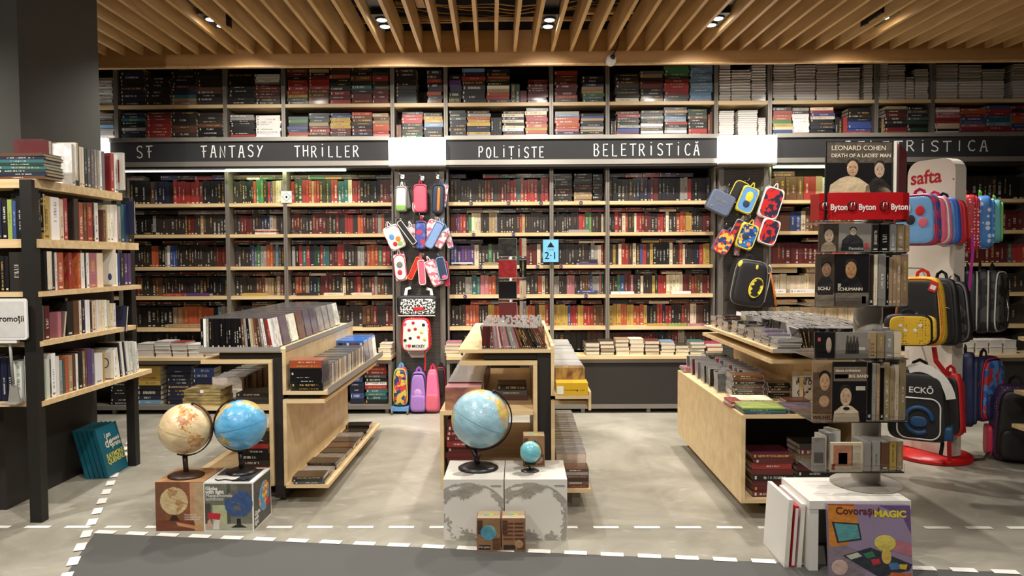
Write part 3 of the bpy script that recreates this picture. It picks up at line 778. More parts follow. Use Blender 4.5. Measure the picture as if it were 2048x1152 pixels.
header(at(218, 300, 7.08).x, -1.262, 'long blackboard sign chalked SF FANTASY THRILLER', [('SF', 273, 306, 291, 315), ('FANTASY', 402, 527, 291, 315), ('THRiLLER', 589, 718, 291, 314)])
header(-0.718, 1.938, 'long blackboard sign chalked POLITISTE BELETRISTICA, between the light boxes', [('POLiȚiSTE', 957, 1089, 293, 315), ('BELETRiSTiCĂ', 1187, 1400, 287, 312)])
header(2.488, 5.1, 'long blackboard sign chalked BELETRISTICA, partly behind the tall spinner', [('BELETRiSTICA', 1690, 1977, 281, 304)])
for (a, b, la) in ((777, 889, 'glowing white light box between THRILLER and POLITISTE'), (1441, 1554, 'glowing white light box at the right end of BELETRISTICA')):
    p, q = at(a, 300, 6.98), at(b, 300, 6.98)
    t = thing('light_box', la, 'light box', ((p.x + q.x) / 2, 7.12, 2.41), 0, 'white light boxes on the pillars')
    MB().box(p.x, q.x, 6.98, 7.235, 2.403, 2.662).build('lit_face', M_LIGHTBOX, t)
    MB().box(p.x - 0.004, q.x + 0.004, 6.99, 7.235, 2.391, 2.403).build('bottom_plate', M_GREYP, t)
p = at(205, 300, 7.05)
t = thing('light_box', 'narrow glowing white light box edge beside the dark pillar', 'light box', (-4.7, 7.1, 2.42)); MB().box(-4.9, at(213, 290, 7.05).x, 7.05, 7.14, 2.45, 2.69).build('lit_face', M_LIGHTBOX, t)
# light strips under the signs
def strip(px0, px1, m, label, z=2.384):
    p, q = at(px0, 333, YH + .1), at(px1, 333, YH + .1)
    t = thing('light_strip', label, 'strip light', ((p.x + q.x) / 2, YH + 0.09, z), 0, 'strip lights under the signs')
    bx('diffuser', m, t, p.x, q.x, YH + 0.095, YH + 0.135, z - 0.008, z + 0.004)
    bx('channel', M_RAIL, t, p.x, q.x, YH + 0.09, YH + 0.14, z + 0.0042, z + 0.0048)
strip(452, 690, M_TUBE, 'bright greenish strip light under the words FANTASY and THRILLER')
strip(243, 450, M_TUBE2, 'thin dim strip light under the letters SF')
strip(1548, 1690, M_TUBE, 'bright strip light under the sign, right of the right light box')

# counters along the foot of the shelves
def counter(x0, x1, label, front):
    t = thing('counter_cabinet', label, 'cabinet', ((x0 + x1) / 2, 7.1, 0), 0, 'low counters below the shelves')
    bx('countertop', M_SHELF, t, x0, x1, 6.95, YF - 0.006, 0.527, 0.558)
    bx('apron', M_GREY, t, x0, x1, 6.965, 7.0, 0.49, 0.526)
    bx('bottom_rail', M_GREY, t, x0, x1, 6.965, YF - 0.006, 0.045, 0.085)
    bx('end_panel', M_GREY, t, x0, x0 + 0.03, 6.97, YF - 0.006, 0.086, 0.489)
    bx('end_panel', M_GREY, t, x1 - 0.03, x1, 6.97, YF - 0.006, 0.086, 0.489)
    bx('plinth', M_CORE, t, x0, x1, 7.17, 7.2, 0.0, 0.044)
    bx('back_panel', M_CORE, t, x0 + 0.03, x1 - 0.03, YF - 0.02, YF - 0.007, 0.086, 0.489)
    if front:
        bx('front_panel', M_DARK, t, front[0], front[1], 6.98, 7.0, 0.087, 0.489)
    n = max(2, int((x1 - x0) / 0.55)); 
    for k in range(n + 1):
        xx = x0 + 0.05 + (x1 - x0 - 0.1) * k / n
        bx('leg', M_GREY, t, xx - 0.018, xx + 0.018, 6.99, 7.03, 0.0, 0.044)
counter(-4.55, -1.245, 'low open counter with oak top below SF, FANTASY and THRILLER', None)
counter(-0.71, 1.93, 'low counter with dark closed front below POLITISTE and BELETRISTICA', (0.0, 1.90))
counter(2.5, 5.1, 'low counter with oak top behind the rucksack stand', (2.6, 5.0))

# perforated panels on the two pillars
for (x0, x1, la) in ((-1.235, -0.742, 'grey perforated steel panel under the left light box, hung with pencil cases'), (1.968, 2.46, 'grey perforated steel panel under the right light box, hung with a black rucksack')):
    t = thing('perforated_panel', la, 'display panel', ((x0 + x1) / 2, 7.25, 0), 0, 'perforated steel panels on the pillars')
    bx('perforated_sheet', M_PERF, t, x0 + 0.05, x1 - 0.05, 7.21, 7.225, 0.05, 2.38)
    for xa, xb in ((x0, x0 + 0.05), (x1 - 0.05, x1)):
        m = MB(); m.box(xa, xb, 7.2, 7.5, 0.0, 2.38)
        m.build('side_post', M_GREY, t)
    bx('top_plate', M_GREY, t, x0 + 0.051, x1 - 0.051, 7.2, 7.23, 2.381, 2.398)
    bx('kick_plate', M_CORE, t, x0 + 0.051, x1 - 0.051, 7.2, 7.23, 0.0, 0.048)

# ================================================================== books on the long wall
UG = 'books stacked on the upper wall shelves'
LG = 'books upright on the lower wall shelves'
def bayx(i): return UX[i] + 0.021, UX[i + 1] - 0.021
YS = YF + 0.012
def upper(i, which, stacks):
    """stacks: list of (codes from top, height fraction, width fraction or None); letters 'U:' prefix -> upright books"""
    x0, x1 = bayx(i); z = ZM if which == 'top' else ZT
    Hm = 0.385 if which == 'top' else 0.292
    tot = sum(s[2] for s in stacks); x = x0 + 0.01; k = (x1 - x0 - 0.02) / tot
    n = 0
    for codes, hf, wf in stacks:
        w = wf * k
        if codes is None: x += w; continue
        if codes.startswith('U'):
            row(x, x + w, z, YS, codes[1:], Hm * hf, f'{"top" if which == "top" else "second"} row {BAYW[i]}', UG, dep=0.15)
        else:
            stack(x + w / 2, YS, z, codes, w * 0.97, f'{ordn(n)} stack from left, {"top" if which == "top" else "second"} row {BAYW[i]}', UG, H=Hm * hf, dep=0.16)
        n += 1; x += w
upper(0, 'top', [(None, 1, 1.2), ('w9', .72, 1)]); upper(0, 'low', [(None, 1, 1.2), ('s2S3B2s3w2', .9, 1)])
upper(1, 'top', [('n3k2n5', .95, 1), ('k8', .72, 1), ('k5R1n2te2', .95, 1), ('k2K3m2kKK', .95, 1)])
upper(1, 'low', [('n2t1k2s1n2k1', .92, 1), ('R2r7', .94, 1), ('K4m2K2', .95, 1), ('K3m1k3', .9, 1)])
upper(2, 'top', [('k8', .8, 1), ('w3sR5k2', .78, 1)]); upper(2, 'low', [('s2k6r1k1', .82, 1), ('w9', .8, 1)])
upper(3, 'top', [('mRkr4yGk', .9, 1), ('ekRrrrKmme', .9, 1), ('RKokGkrRr', .95, 1), ('KkmKtKRR', .95, 1), ('kKrKKRRR', .9, .8)])
upper(3, 'low', [('GgKbnre', .75, 1), ('nKGeRrKK', .86, 1), ('nby4RRKK', .86, 1), ('rmmKkRnk', .88, 1), ('emeoorp', .84, .8)])
upper(4, 'top', [('nk8G', .88, 1.1), (None, 1, .5), ('KnrnKoKm', .85, .8)]); upper(4, 'low', [('Umm', .5, .25), ('kr3kkKKg', .88, 1), ('kyyBkkk', .84, .9)])
upper(5, 'top', [('kvnkG', .72, .55), ('BnrKkkkk', .88, 1.05), ('nkoGkceork', .86, 1.05), ('UGG', .5, .4), ('UR', .32, .3), ('R8m1', .58, .9)])
upper(5, 'low', [('kkSnkkkk', .92, .8), ('ksoyynnyB', .9, 1.1), ('Ukkkk', .68, .5), ('ncncncwnp', .88, 1.05), ('scrrroyow', .98, 1.05)])
upper(6, 'top', [('rRmRRRRrK', .8, 1), (None, 1, .15), ('KnneegtG', .66, .95)]); upper(6, 'low', [('sBooorpnv', .86, 1), ('kbeKkseks', .78, .95)])
upper(7, 'top', [(None, 1, .2), ('kKmKkKkc', .72, 1), ('SeKRRkkke', .78, 1), ('gggKrrrrrKk', .9, 1.05), ('B12', .93, .95)])
upper(7, 'low', [('Ukkm', .6, .25), ('mrkKGsbvy', .84, 1), ('kKskkwskws', .86, 1), ('kekBsrksws', .97, 1), ('GGmKkkrr', .9, .85), ('UmR', .8, .2)])
TP = S(186, 170, 156)[:3]
def pale(i, which, spec, tone=('c', 's')):
    x0, x1 = bayx(i); z = ZM if which == 'top' else ZT; Hm = 0.37 if which == 'top' else 0.29; tot = sum(s[1] for s in spec); k = (x1 - x0 - 0.02) / tot; x = x0 + 0.01; n = 0
    for hf, wf in spec:
        w = wf * k
        if hf:
            nb = int(14 * hf)
            L0 = len(ITEMS)
            stack(x + w / 2, YS, z, 'w' * nb, w * 0.97, f'{ordn(n)} stack from left, {"top" if which == "top" else "second"} row {BAYW[i]}', UG, H=Hm * hf, spine='away', dep=0.17, noun='thin book', turn=1.0, jit=0.003)
            for it in ITEMS[L0:]: it['page'] = tuple(c * random.uniform(.85, 1.0) for c in S(206, 196, 182)[:3])
            n += 1
        x += w
pale(8, 'top', [(.95, .6), (.82, 1), (.93, .75)]); pale(8, 'low', [(.84, .8), (0, .15), (.85, 1.05), (.6, .4)])
pale(9, 'top', [(.96, 1), (.92, .9), (.97, 1), (.85, .95), (0, .15), (.93, .4)])
upper(9, 'low', [('kroogycbt', .94, .8), ('sKwwwwwwp', .92, .7), ('crbckKnkk', .93, 1), ('Ukkr', .6, .5), ('kkKnbbbr', .9, 1)])
pale(10, 'top', [(.95, .5), (.92, 1), (.6, .5), (.8, .8)]); upper(10, 'low', [('Uke', .6, .25), ('eKRKKkRr', .95, 1), ('kSnSGkGk', .93, .9)])
pale(11, 'top', [(.92, 1), (.9, 1), (.78, 1), (0, .3), (.92, 1)]); upper(11, 'low', [('pwpprrcckw', .9, 1), ('oorbbprb', .86, 1), ('brrbtBrr', .95, 1), ('Rnroobvr', .94, .9)])

YL = YF + .105
ROWN = ['top shelf', 'second shelf', 'third shelf', 'fourth shelf', 'fifth shelf', 'sixth shelf']
BAYL = ['beside the pillar', 'below SF', 'below the end of FANTASY', 'below THRILLER', '', 'below POLITISTE', 'left of BELETRISTICA', 'below BELETRISTICA', '', 'behind the music spinner', 'behind the rucksack stand', 'at the right edge']
ZTOP = [2.39, 2.03, 1.722, 1.397, 1.102, 0.78]
def lower(i, r, codes, tops='K2n', vis=1.0, hmax=None, x0=None, x1=None, topw=None, hs=(0.9, 1.0)):
    a, b = bayx(i); a = x0 if x0 is not None else a; b = x1 if x1 is not None else b
    z = ZS[r] if r < 5 else 0.56
    gap = ZTOP[r] - z
    hm = hmax or gap * 0.76
    row(a + 0.004, b - 0.004, z, YL, codes, hm, f'{ROWN[r]} {BAYL[i]}', LG, dep=0.15, vis=vis, hs=hs)
    # books lying along the top of the row
    L = seq(tops)
    if L:
        w = (b - a) / len(L); x = a
        for k, ch in enumerate(L):
            if ch != '.':
                zz = z + hm * 1.0 + 0.001
                for q in range(1 if gap - hm < 0.05 else 2):
                    t = random.uniform(0.018, 0.024)
                    if zz + t > ZTOP[r] - 0.004: break
                    hh = min(w * 0.98, 0.21)
                    item('book', T(x + w / 2, YL + 0.075 + random.uniform(0, .01), zz + t / 2) @ RY(90) @ T(0, 0, -hh / 2), t, 0.14, hh, ch if q == 0 else random.choice('KnRm'), f'{PAL[ch][1]} book lying on the row, {ordn(k)} from left, {ROWN[r]} {BAYL[i]}', LG, vis)
                    zz += t
            x += w
# rows, left to right over the bays below the signs
lower(1, 0, 's1k5m1n4k1r6R1k7', 's.bKrb', vis=.8); lower(2, 0, 'K5k4o1g3K2r1b1e2c2s2', 'KwgG'); lower(3, 0, 'r1G2r3e1r2K2G2r2t3c1r3k6R4', 'ngymkt')
lower(5, 0, 'K11R3G1R4r2t1o1r4G1r2', 'K.rtKK'); lower(7, 0, 'k3K4n4R2k6s2r1k5', 'Korvn.'); lower(9, 0, 'm6r2e1q3l2m3', 'R.R'); lower(11, 0, 'K14k6', '', hmax=.24)
lower(1, 1, 'k8s1K10R2K2e1K8', 'sKKsss', vis=.8); lower(2, 1, 'K2R4K3n3s1e1K3', 'KKs'); lower(3, 1, 'm1R2K4R4K3R1K2r3K2o2R1K2R2s1o1K3', 'mKrrKn')
lower(5, 1, 'R3v1r2K1g1c3K3e2s1K8r1e1K8', 'KecsKK'); lower(6, 1, 'K10r2g2K3c1', 'Kkrr'); lower(7, 1, 'K2r1R1c1r1K2c1r2R3K2r2R1c1K2o3y2K4R2', 'rrmcKK'); lower(9, 1, 'm4b2c1m3b2e3m3c2', 'mKe'); lower(11, 1, 'K12R8', '', hmax=.2)
lower(1, 2, 'K8o2k2s1w1b3K14R5', 'K.KKKK', vis=.8); lower(2, 2, 'K5b1t1g1s2o2m1B1K3', 'KKs'); lower(3, 2, 's1k1r1t1r1n1G2r1t2R2K1r2K4s2K1o2r1g1r2K1', 'KnKmen')
lower(5, 2, 'b2v5c1K3g1K5G3K1R3c1K2', 'nK.kkK'); lower(6, 2, 'K12s2c1r1', 'KKcc'); lower(7, 2, 'K1y1K1c1r2K1c1K1b1r1K1y1k5c1K2r1c1K3n2r1y2', 'K.ymcK'); lower(9, 2, 'R14r6b2', 'c'); lower(11, 2, 'R18t1r3', '', hmax=.2)
lower(1, 3, 'K2r1K4m3K14k8', 'KnKKkK', vis=.85); lower(2, 3, 'K6m3e3K1e1R2', 'KmK', vis=.9); lower(3, 3, 'K1o2R1e1n2G1R3K3c1K2R1r1K3r1s1m2K3', 'KcRRKs')
lower(5, 3, 'K4s2t2p2o2K4r3G1K3o1c1K1', 'GKGmKK', vis=.8); lower(6, 3, 's2K3p3K2m4b1s3r1t1', 'KmKs'); lower(7, 3, 'K3g1b1R2p1K2c1K3y1G1r3c5R2m1r1m3R2', 'RKcK'); lower(11, 3, 'K16', '', hmax=.2)
lower(1, 4, 'e1K1k8e2o6k1B1s1e1', 'KKKK', vis=.8); lower(2, 4, 'K4m2K6', 'K', vis=.3); lower(3, 4, 'r1K8b2K2K4m3r1K2R2', 'R.Kn', vis=.5)
lower(5, 4, 'K4o4K3y2o2b1y3r1y2o2K1y2r1', '.oB.K', vis=.7); lower(6, 4, 'y5b1r3y2r3m4', 'nm'); lower(7, 4, 'y3o2y2o3y1n2K1r2n1r2K3r1m2c2m2K2', 'nKcmm'); lower(11, 4, 'K16', '', hmax=.2)
lower(1, 5, 'k24', 'K', vis=.5, hmax=.2); lower(3, 5, 'k12s4k4', '', vis=.4, hmax=.2); lower(5, 5, 'k10K6', '', vis=.4, hmax=.2); lower(6, 5, 'k6m3', '', vis=.6, hmax=.2); lower(7, 5, 'm3R12K4m2r1c2m8', 'K.m', vis=.7, hmax=.2)
# bays with dark books lying flat: top shelf left of BELETRISTICA
a, b = bayx(6)
stack(a + .10, YL, ZS[0], 'kSkKSkKRKKK', .19, f'left stack, top shelf {BAYL[6]}', LG, H=.29); stack(a + .30, YL, ZS[0], 'kkSkkRKeeee', .19, f'middle stack, top shelf {BAYL[6]}', LG, H=.29); stack(a + .452, YL, ZS[0], 'kKkKkKkKK', .10, f'right stack, top shelf {BAYL[6]}', LG, H=.28)
# pale thin series behind the spinner: light page edges
for r, hm in ((3, .2), (4, .2)):
    a, b = bayx(9); L0 = len(ITEMS)
    row(a + .005, b - .005, ZS[r], YL, 'c30', hm, f'{ROWN[r]} {BAYL[9]}', LG, dep=.15, vis=.5)
    stack(a + .16, YL, ZS[r] + hm + .003, 'cccc', .3, f'left lying pile, {ROWN[r]} {BAYL[9]}', LG, H=.05); stack(a + .6, YL, ZS[r] + hm + .003, 'ccc', .4, f'right lying pile, {ROWN[r]} {BAYL[9]}', LG, H=.05)
# loose books lying in front of the rows on the lower shelf edges (px left, px right, shelf, colours, noun)
def loose(px0, px1, r, codes, where, th=0.026, dep=0.088, vis=1.4):
    a = at(px0, 500, YF).x; b = at(px1, 500, YF).x; z = ZS[r]
    stack((a + b) / 2, YF + 0.002, z, codes, b - a, where, 'books lying on the shelf edges', H=th * len(codes), dep=dep, vis=vis, turn=1.5)
loose(270, 313, 1, 'k', 'on the second shelf edge below SF'); loose(510, 553, 1, 'crw', 'on the second shelf edge below FANTASY', .016); loose(580, 600, 1, 'nk', 'on the second shelf edge beside the white square tag', .018)
loose(320, 366, 3, 'r', 'on the fourth shelf edge below SF'); loose(368, 418, 3, 'v', 'on the fourth shelf edge below SF'); loose(480, 532, 3, 'y', 'on the fourth shelf edge below FANTASY')
loose(590, 634, 3, 'K', 'on the fourth shelf edge, left, below THRILLER'); loose(645, 687, 3, 'c', 'on the fourth shelf edge, middle, below THRILLER'); loose(702, 745, 3, 'c', 'on the fourth shelf edge, right, below THRILLER')
loose(322, 402, 4, 'e', 'on the fifth shelf edge left of the film cases', .034); loose(722, 760, 4, 'k', 'on the fifth shelf edge right of the film cases')
loose(902, 945, 2, 'wn', 'on the third shelf edge below POLITISTE', .016); loose(967, 995, 2, 'ee', 'on the third shelf edge left of the small spinner', .016); loose(1136, 1180, 1, 's', 'on the second shelf edge left of BELETRISTICA')
loose(1153, 1197, 2, 'Knv', 'on the third shelf edge right of the blue sign', .018); loose(1118, 1150, 2, 'R', 'on the third shelf edge touching the blue sign', .012); loose(1153, 1196, 3, 'bS', 'on the fourth shelf edge right of the blue sign', .018)
loose(1221, 1271, 3, 'w', 'on the fourth shelf edge, left, below BELETRISTICA', .024); loose(1342, 1384, 3, 'w', 'on the fourth shelf edge, right, below BELETRISTICA'); loose(1296, 1336, 4, 'y', 'on the fifth shelf edge, left, below BELETRISTICA', .018)
loose(1338, 1375, 4, 'l', 'on the fifth shelf edge, middle, below BELETRISTICA', .018); loose(1376, 1414, 4, 'p', 'on the fifth shelf edge, right, below BELETRISTICA', .018); loose(942, 984, 4, 'ob', 'on the fifth shelf edge left of the small spinner', .014)
loose(1551, 1574, 3, 'w', 'on the fourth shelf edge left of the music spinner', .04); loose(1580, 1632, 3, 'w', 'on the fourth shelf edge touching the music spinner', .04)
# piles on the counters, page edges to the front
CG = 'books piled on the low counter'
ZC = 0.5585
def pile(px0, px1, codes, where, H, dep=0.2, page=None, Y=7.0):
    a = at(px0, 690, Y).x; b = at(px1, 690, Y).x
    stack((a + b) / 2, Y, ZC, codes, b - a, where, CG, H=H, dep=dep, vis=1.6, turn=2.5, spine='away', page=page)
pg2 = S(214, 208, 198)[:3]
pile(273, 306, 'ww', 'first pile below SF', .13, page=pg2); pile(308, 340, 'wwww', 'second pile below SF', .15, page=pg2); pile(342, 372, 'rwww', 'third pile below SF', .14, page=pg2); pile(374, 405, 'www', 'fourth pile below SF', .12, page=pg2); pile(407, 440, 'www', 'fifth pile below SF', .06, page=pg2)
pile(757, 783, 'ccc', 'pile on the counter end below THRILLER', .12, dep=.18)
pile(890, 921, 'pccc', 'first pile below POLITISTE', .13); pile(924, 962, 'cc', 'second pile below POLITISTE', .10); pile(966, 1000, 'ccc', 'third pile below POLITISTE', .12)
for k, (a, b, cd, h) in enumerate(((1170, 1199, 'kkk', .125), (1200, 1229, 'Kmmk', .14), (1231, 1259, 'eeec', .155), (1260, 1289, 'cccc', .155), (1290, 1319, 'RKee', .14), (1321, 1350, 'Bccc', .13), (1351, 1379, 'Kcc', .095), (1381, 1411, 'tsst', .13), (1413, 1446, 'rrc', .115))):
    pile(a, b, cd, f'{ordn(k)} pile right of the yellow box set', h)
for k, px in enumerate((1924, 1952, 1980, 2008)): pile(px, px + 26, 'ww', f'{ordn(k)} white pile at the far right', .13, page=S(228, 222, 210)[:3])
# big books in the open counter below
BG = 'large books in the open counter'
def cub(px0, px1, codes, where, H):
    a = at(px0, 780, 7.05).x; b = at(px1, 780, 7.05).x
    stack((a + b) / 2, 7.02, 0.0855, codes, b - a - .006, where, BG, H=H, dep=.185, vis=1.2, turn=1)
cub(222, 266, 'k12', 'white-striped stack left in the open counter', .37); cub(276, 326, 'yyyykknB', 'yellow-topped stack in the open counter', .38)
cub(336, 386, 'n10', 'navy stack in the open counter', .38); cub(388, 432, 'bbn5', 'right stack behind the music box set', .36)
cub(700, 728, 'Rbnnbn', 'left stack in the counter below THRILLER', .33); cub(731, 776, 'RrrSkwrtttk', 'right stack in the counter below THRILLER', .40)

# small tags and stickers on the shelf edges
stk_n = {}
M_STK = plain('purple_sticker', S(66, 48, 88), 0.5)
for k, (px, py) in enumerate(((942, 403), (1017, 403), (1082, 404), (1162, 401), (947, 465), (1027, 463), (961, 527), (1075, 526), (1122, 531), (930, 589), (1172, 587))):
    r = min(range(5), key=lambda q: abs(proj((0, YF, ZS[q] - .017))[1] - py)); z = ZS[r] - 0.017
    p = at(px, py, YF - 0.002); t = thing('shelf_sticker', f'small round purple sticker, {ordn(k)} of those on the shelf edges below POLITISTE', 'sticker', (p.x, YF - 0.002, z))
    stk_n[r] = stk_n.get(r, -1) + 1; t['label'] = f'small round purple sticker, {ordn(stk_n[r])} from the left on the {ROWN[r]} edge below POLITISTE'
    MB().lathe([(0.019, 0), (0.019, 0.0015)], 18, T(p.x, YF - 0.0005, z) @ RX(90)).build('disc', M_STK, t)
    letters('lettering', '2·1', T(p.x, YF - 0.0026, z - 0.007) @ UPF, 0.019, M_WHITEP, t, 'CENTER')
p = at(573, 394, YF - 0.01); t = thing('shelf_tag', 'small square white shelf tag with a diamond outline, on the upright after FANTASY', 'tag', (p.x, YF - 0.01, p.z - 0.055))
bx('card', M_WHITEP, t, p.x - 0.052, p.x + 0.052, YF - 0.012, YF - 0.008, p.z - 0.058, p.z + 0.058)
for (rr, m) in ((0.046, M_INK), (0.041, M_WHITEP), (0.014, M_INK)):
    MB().prism([(rr, 0), (0, rr), (-rr, 0), (0, -rr)], 0.0008 + (0.05 - rr) * 0.02, T(p.x, YF - 0.0121, p.z) @ UPF).build('diamond', m, t)
a, b = at(1086, 524, 7.2), at(1117, 479, 7.2)
t = thing('price_sign', 'light blue card sign with a dark triangle and 2·1 on the shelf upright', 'sign', ((a.x + b.x) / 2, 7.2, a.z))
M_SKY = plain('sky_card', S(116, 190, 232), 0.4)
bx('card', M_SKY, t, a.x, b.x, 7.198, 7.203, a.z, b.z)
bx('clip', M_STEEL, t, (a.x + b.x) / 2 - 0.012, (a.x + b.x) / 2 + 0.012, 7.203, 7.244, b.z - 0.06, b.z - 0.03)
letters('lettering', '2·1', T((a.x + b.x) / 2, 7.1975, a.z + 0.03) @ UPF, 0.10, M_INK, t, 'CENTER', 0.001)
letters('lettering', 'C.DVD', T((a.x + b.x) / 2, 7.1975, a.z + 0.115) @ UPF, 0.022, M_INK, t, 'CENTER')
MB().prism([(-0.035, 0), (0.035, 0), (0, 0.055)], 0.0006, T((a.x + b.x) / 2, 7.1979, a.z + 0.145) @ UPF).build('triangle', M_INK, t)

# ================================================================== black stand of promoted books round the pillar
SX = -2.74     # outer edge of the side shelves
t = thing('book_stand', 'tall black metal stand with oak shelves of books wrapped round the dark pillar', 'bookshelf', (-2.82, 4.66, 0))
for (x0, y0, h, w_) in ((-2.812, 4.07, 1.96, .068), (-2.866, 5.206, 1.95, .06)):
    bx('post', M_BLACKM, t, x0, x0 + w_, y0, y0 + 0.06, 0.0, h)
SZ = [1.965, 1.625, 1.325, 1.04, 0.695]
for i, z in enumerate(SZ):
    y1 = (5.0, 5.2, 5.22, 5.13, 5.34)[i]
    m = MB(); th = 0.05 if i < 2 else 0.03
    # L-shaped board: along the front of the pillar and down its side
    out = [(-3.9, 4.10), (SX, 4.10), (SX, y1), (-2.948, y1), (-2.948, 4.283), (-3.9, 4.283)]
    m.prism(out, th, T(0, 0, z - th), (0.8, 0.8, 0.8)); m.build('shelf', M_SHELF, t)
    if i < 4:
        bx('bracket_bar', M_BLACKM, t, -2.90, -2.86, 4.15, 4.98, z - th - 0.02, z - th - 0.0005)
G5 = 'promoted books on the black stand'
def side(r, spec, where):
    """spec: (letter, px0, px1, height px at the near edge, extra) : spines on the stand's right flank, left to right"""
    z = SZ[r] + 0.001
    for k, s in enumerate(spec):
        ch, a, b, top = s[:4]; lean = s[4] if len(s) > 4 else 0; dep = s[5] if len(s) > 5 else 0.155; xs = s[6] if len(s) > 6 else -2.762
        pa = atx(a, 500, xs); pb = atx(b, 500, xs)
        w = max(0.006, pb.y - pa.y)
        ym = (pa.y + pb.y) / 2
        h = min(max(0.12, atx((a + b) / 2, top, xs).z - z), (SZ[r - 1] - 0.074 - z) if r else 0.5)
        if lean: h = min(h, ((SZ[r - 1] - 0.06 - z) if r else 0.5) - abs(math.sin(rad(lean))) * w)
        # local: thickness x -> world y, spine (-y) -> +x
        M = T(xs - dep / 2, ym, z) @ RZ(90) @ (T(-w / 2, 0, 0) @ RY(lean) @ T(w / 2, 0, 0) if lean < 0 else (T(w / 2, 0, 0) @ RY(lean) @ T(-w / 2, 0, 0) if lean else T(0, 0, 0)))
        if lean > 0: pass
        w2 = w * (0.97 if not lean else 0.8)
        item('book', M, w2, dep, h, ch, f'{PAL[ch][1]} book, {ordn(k)} from the near post, {where}', G5, 1.3)
side(0, [('R', 92, 103, 281, 0, .17), ('w', 104, 110, 285), ('w', 149, 155, 290, 0, .17), ('k', 155, 163, 292), ('c', 164, 168, 295), ('w', 169, 173, 296), ('k', 174, 179, 297), ('S', 180, 186, 300), ('i', 187, 193, 301), ('s', 194, 198, 301), ('s', 199, 203, 302), ('w', 204, 208, 303), ('i', 209, 214, 304), ('r', 226, 232, 308, 0, .17), ('w', 233, 240, 310, 0, .17)], 'top of the black stand')
side(1, [('k', 78, 84, 385), ('y', 88, 102, 392), ('w', 104, 121, 395), ('c', 122, 129, 399), ('r', 130, 137, 397), ('K', 150, 159, 398), ('o', 160, 168, 405), ('m', 169, 175, 405), ('r', 176, 187, 406), ('k', 188, 190, 406), ('w', 191, 198, 406), ('m', 208, 213, 420), ('c', 216, 221, 410), ('w', 222, 228, 410), ('w', 229, 236, 410), ('s', 237, 243, 413), ('t', 244, 250, 409), ('b', 251, 258, 407), ('k', 259, 264, 404)], 'second shelf of the black stand')
side(2, [('k', 88, 95, 505, 0, .16), ('B', 96, 101, 502), ('k', 102, 108, 502), ('w', 109, 113, 502), ('o', 114, 126, 501, 0, .12), ('r', 136, 143, 500, 0, .15), ('o', 155, 160, 505, 0, .15), ('w', 161, 168, 505), ('k', 169, 171, 505), ('w', 172, 177, 505), ('p', 178, 192, 504), ('c', 193, 205, 504), ('w', 222, 234, 500, 0, .16), ('b', 235, 239, 500), ('n', 240, 247, 500), ('v', 248, 254, 497), ('v', 255, 261, 497)], 'third shelf of the black stand')
side(3, [('S', 72, 84, 612, 0, .12), ('R', 85, 95, 612, 0, .12), ('p', 112, 118, 625, 0, .15), ('k', 130, 142, 594, 0, .17), ('m', 143, 154, 594), ('c', 155, 159, 599), ('n', 160, 166, 599), ('w', 167, 171, 599), ('w', 172, 176, 600), ('K', 177, 180, 603), ('c', 181, 188, 602), ('w', 189, 193, 600), ('c', 194, 199, 600), ('c', 200, 205, 600), ('w', 206, 210, 600), ('c', 211, 216, 601), ('c', 217, 222, 607), ('w', 223, 228, 607), ('n', 240, 250, 612, 0, .15)], 'fourth shelf of the black stand')
side(4, [('q', 84, 92, 720, 0, .16), ('k', 93, 94, 720), ('w', 95, 104, 708), ('w', 105, 111, 714), ('s', 112, 117, 722), ('t', 118, 122, 722), ('o', 123, 129, 716), ('e', 130, 138, 712), ('m', 139, 144, 708), ('w', 145, 149, 709), ('k', 150, 158, 704), ('e', 159, 163, 704), ('m', 164, 167, 700), ('v', 168, 176, 698), ('i', 177, 182, 699), ('w', 183, 199, 708), ('y', 200, 203, 704), ('w', 222, 228, 700, 0, .16), ('w', 229, 234, 696, -8), ('k', 235, 238, 686, -8), ('w', 239, 244, 684, -8), ('n', 245, 248, 684, -8), ('w', 249, 255, 683, -8), ('w', 256, 261, 683, -8), ('q', 262, 267, 683, -8), ('w', 268, 273, 684, -8)], 'bottom shelf of the black stand')
def front(r, spec, where):
    z = SZ[r] + 0.001; yf = 4.105
    for k, s in enumerate(spec):
        ch, a, b, top = s[:4]; x0 = at(a, 500, yf).x; x1 = at(b, 500, yf).x
        h = min(at((a + b) / 2, top, yf).z - z, (SZ[r - 1] - 0.074 - z) if r else 0.5); dep = s[4] if len(s) > 4 else 0.15
        item('book', T((x0 + x1) / 2, yf + dep / 2, z), (x1 - x0) * .96, dep, h, ch, f'{PAL[ch][1]} book, {ordn(k)} from the frame edge, {where}', G5, 1.3)
front(1, [('R', -38, -24, 396), ('c', -23, -10, 394), ('n', -9, 5, 396), ('k', 6, 16, 399), ('l', 17, 26, 399), ('b', 27, 34, 402), ('k', 35, 48, 392)], 'second shelf front, black stand')
front(2, [('K', -30, -12, 512), ('k', -11, -2, 515), ('k', -1, 7, 512), ('k', 8, 16, 512), ('K', 17, 46, 500, .12)], 'third shelf front, black stand')
front(3, [('n', -40, -20, 610), ('K', -19, 2, 612), ('R', 3, 20, 612), ('k', 21, 46, 608)], 'fourth shelf front, behind the PROMOTII sign')
front(4, [('b', -40, -22, 714), ('n', -21, -8, 716), ('n', -7, 6, 716), ('n', 7, 15, 718), ('q', 16, 40, 722, .14), ('w', 41, 48, 712, .14)], 'bottom shelf front, black stand')
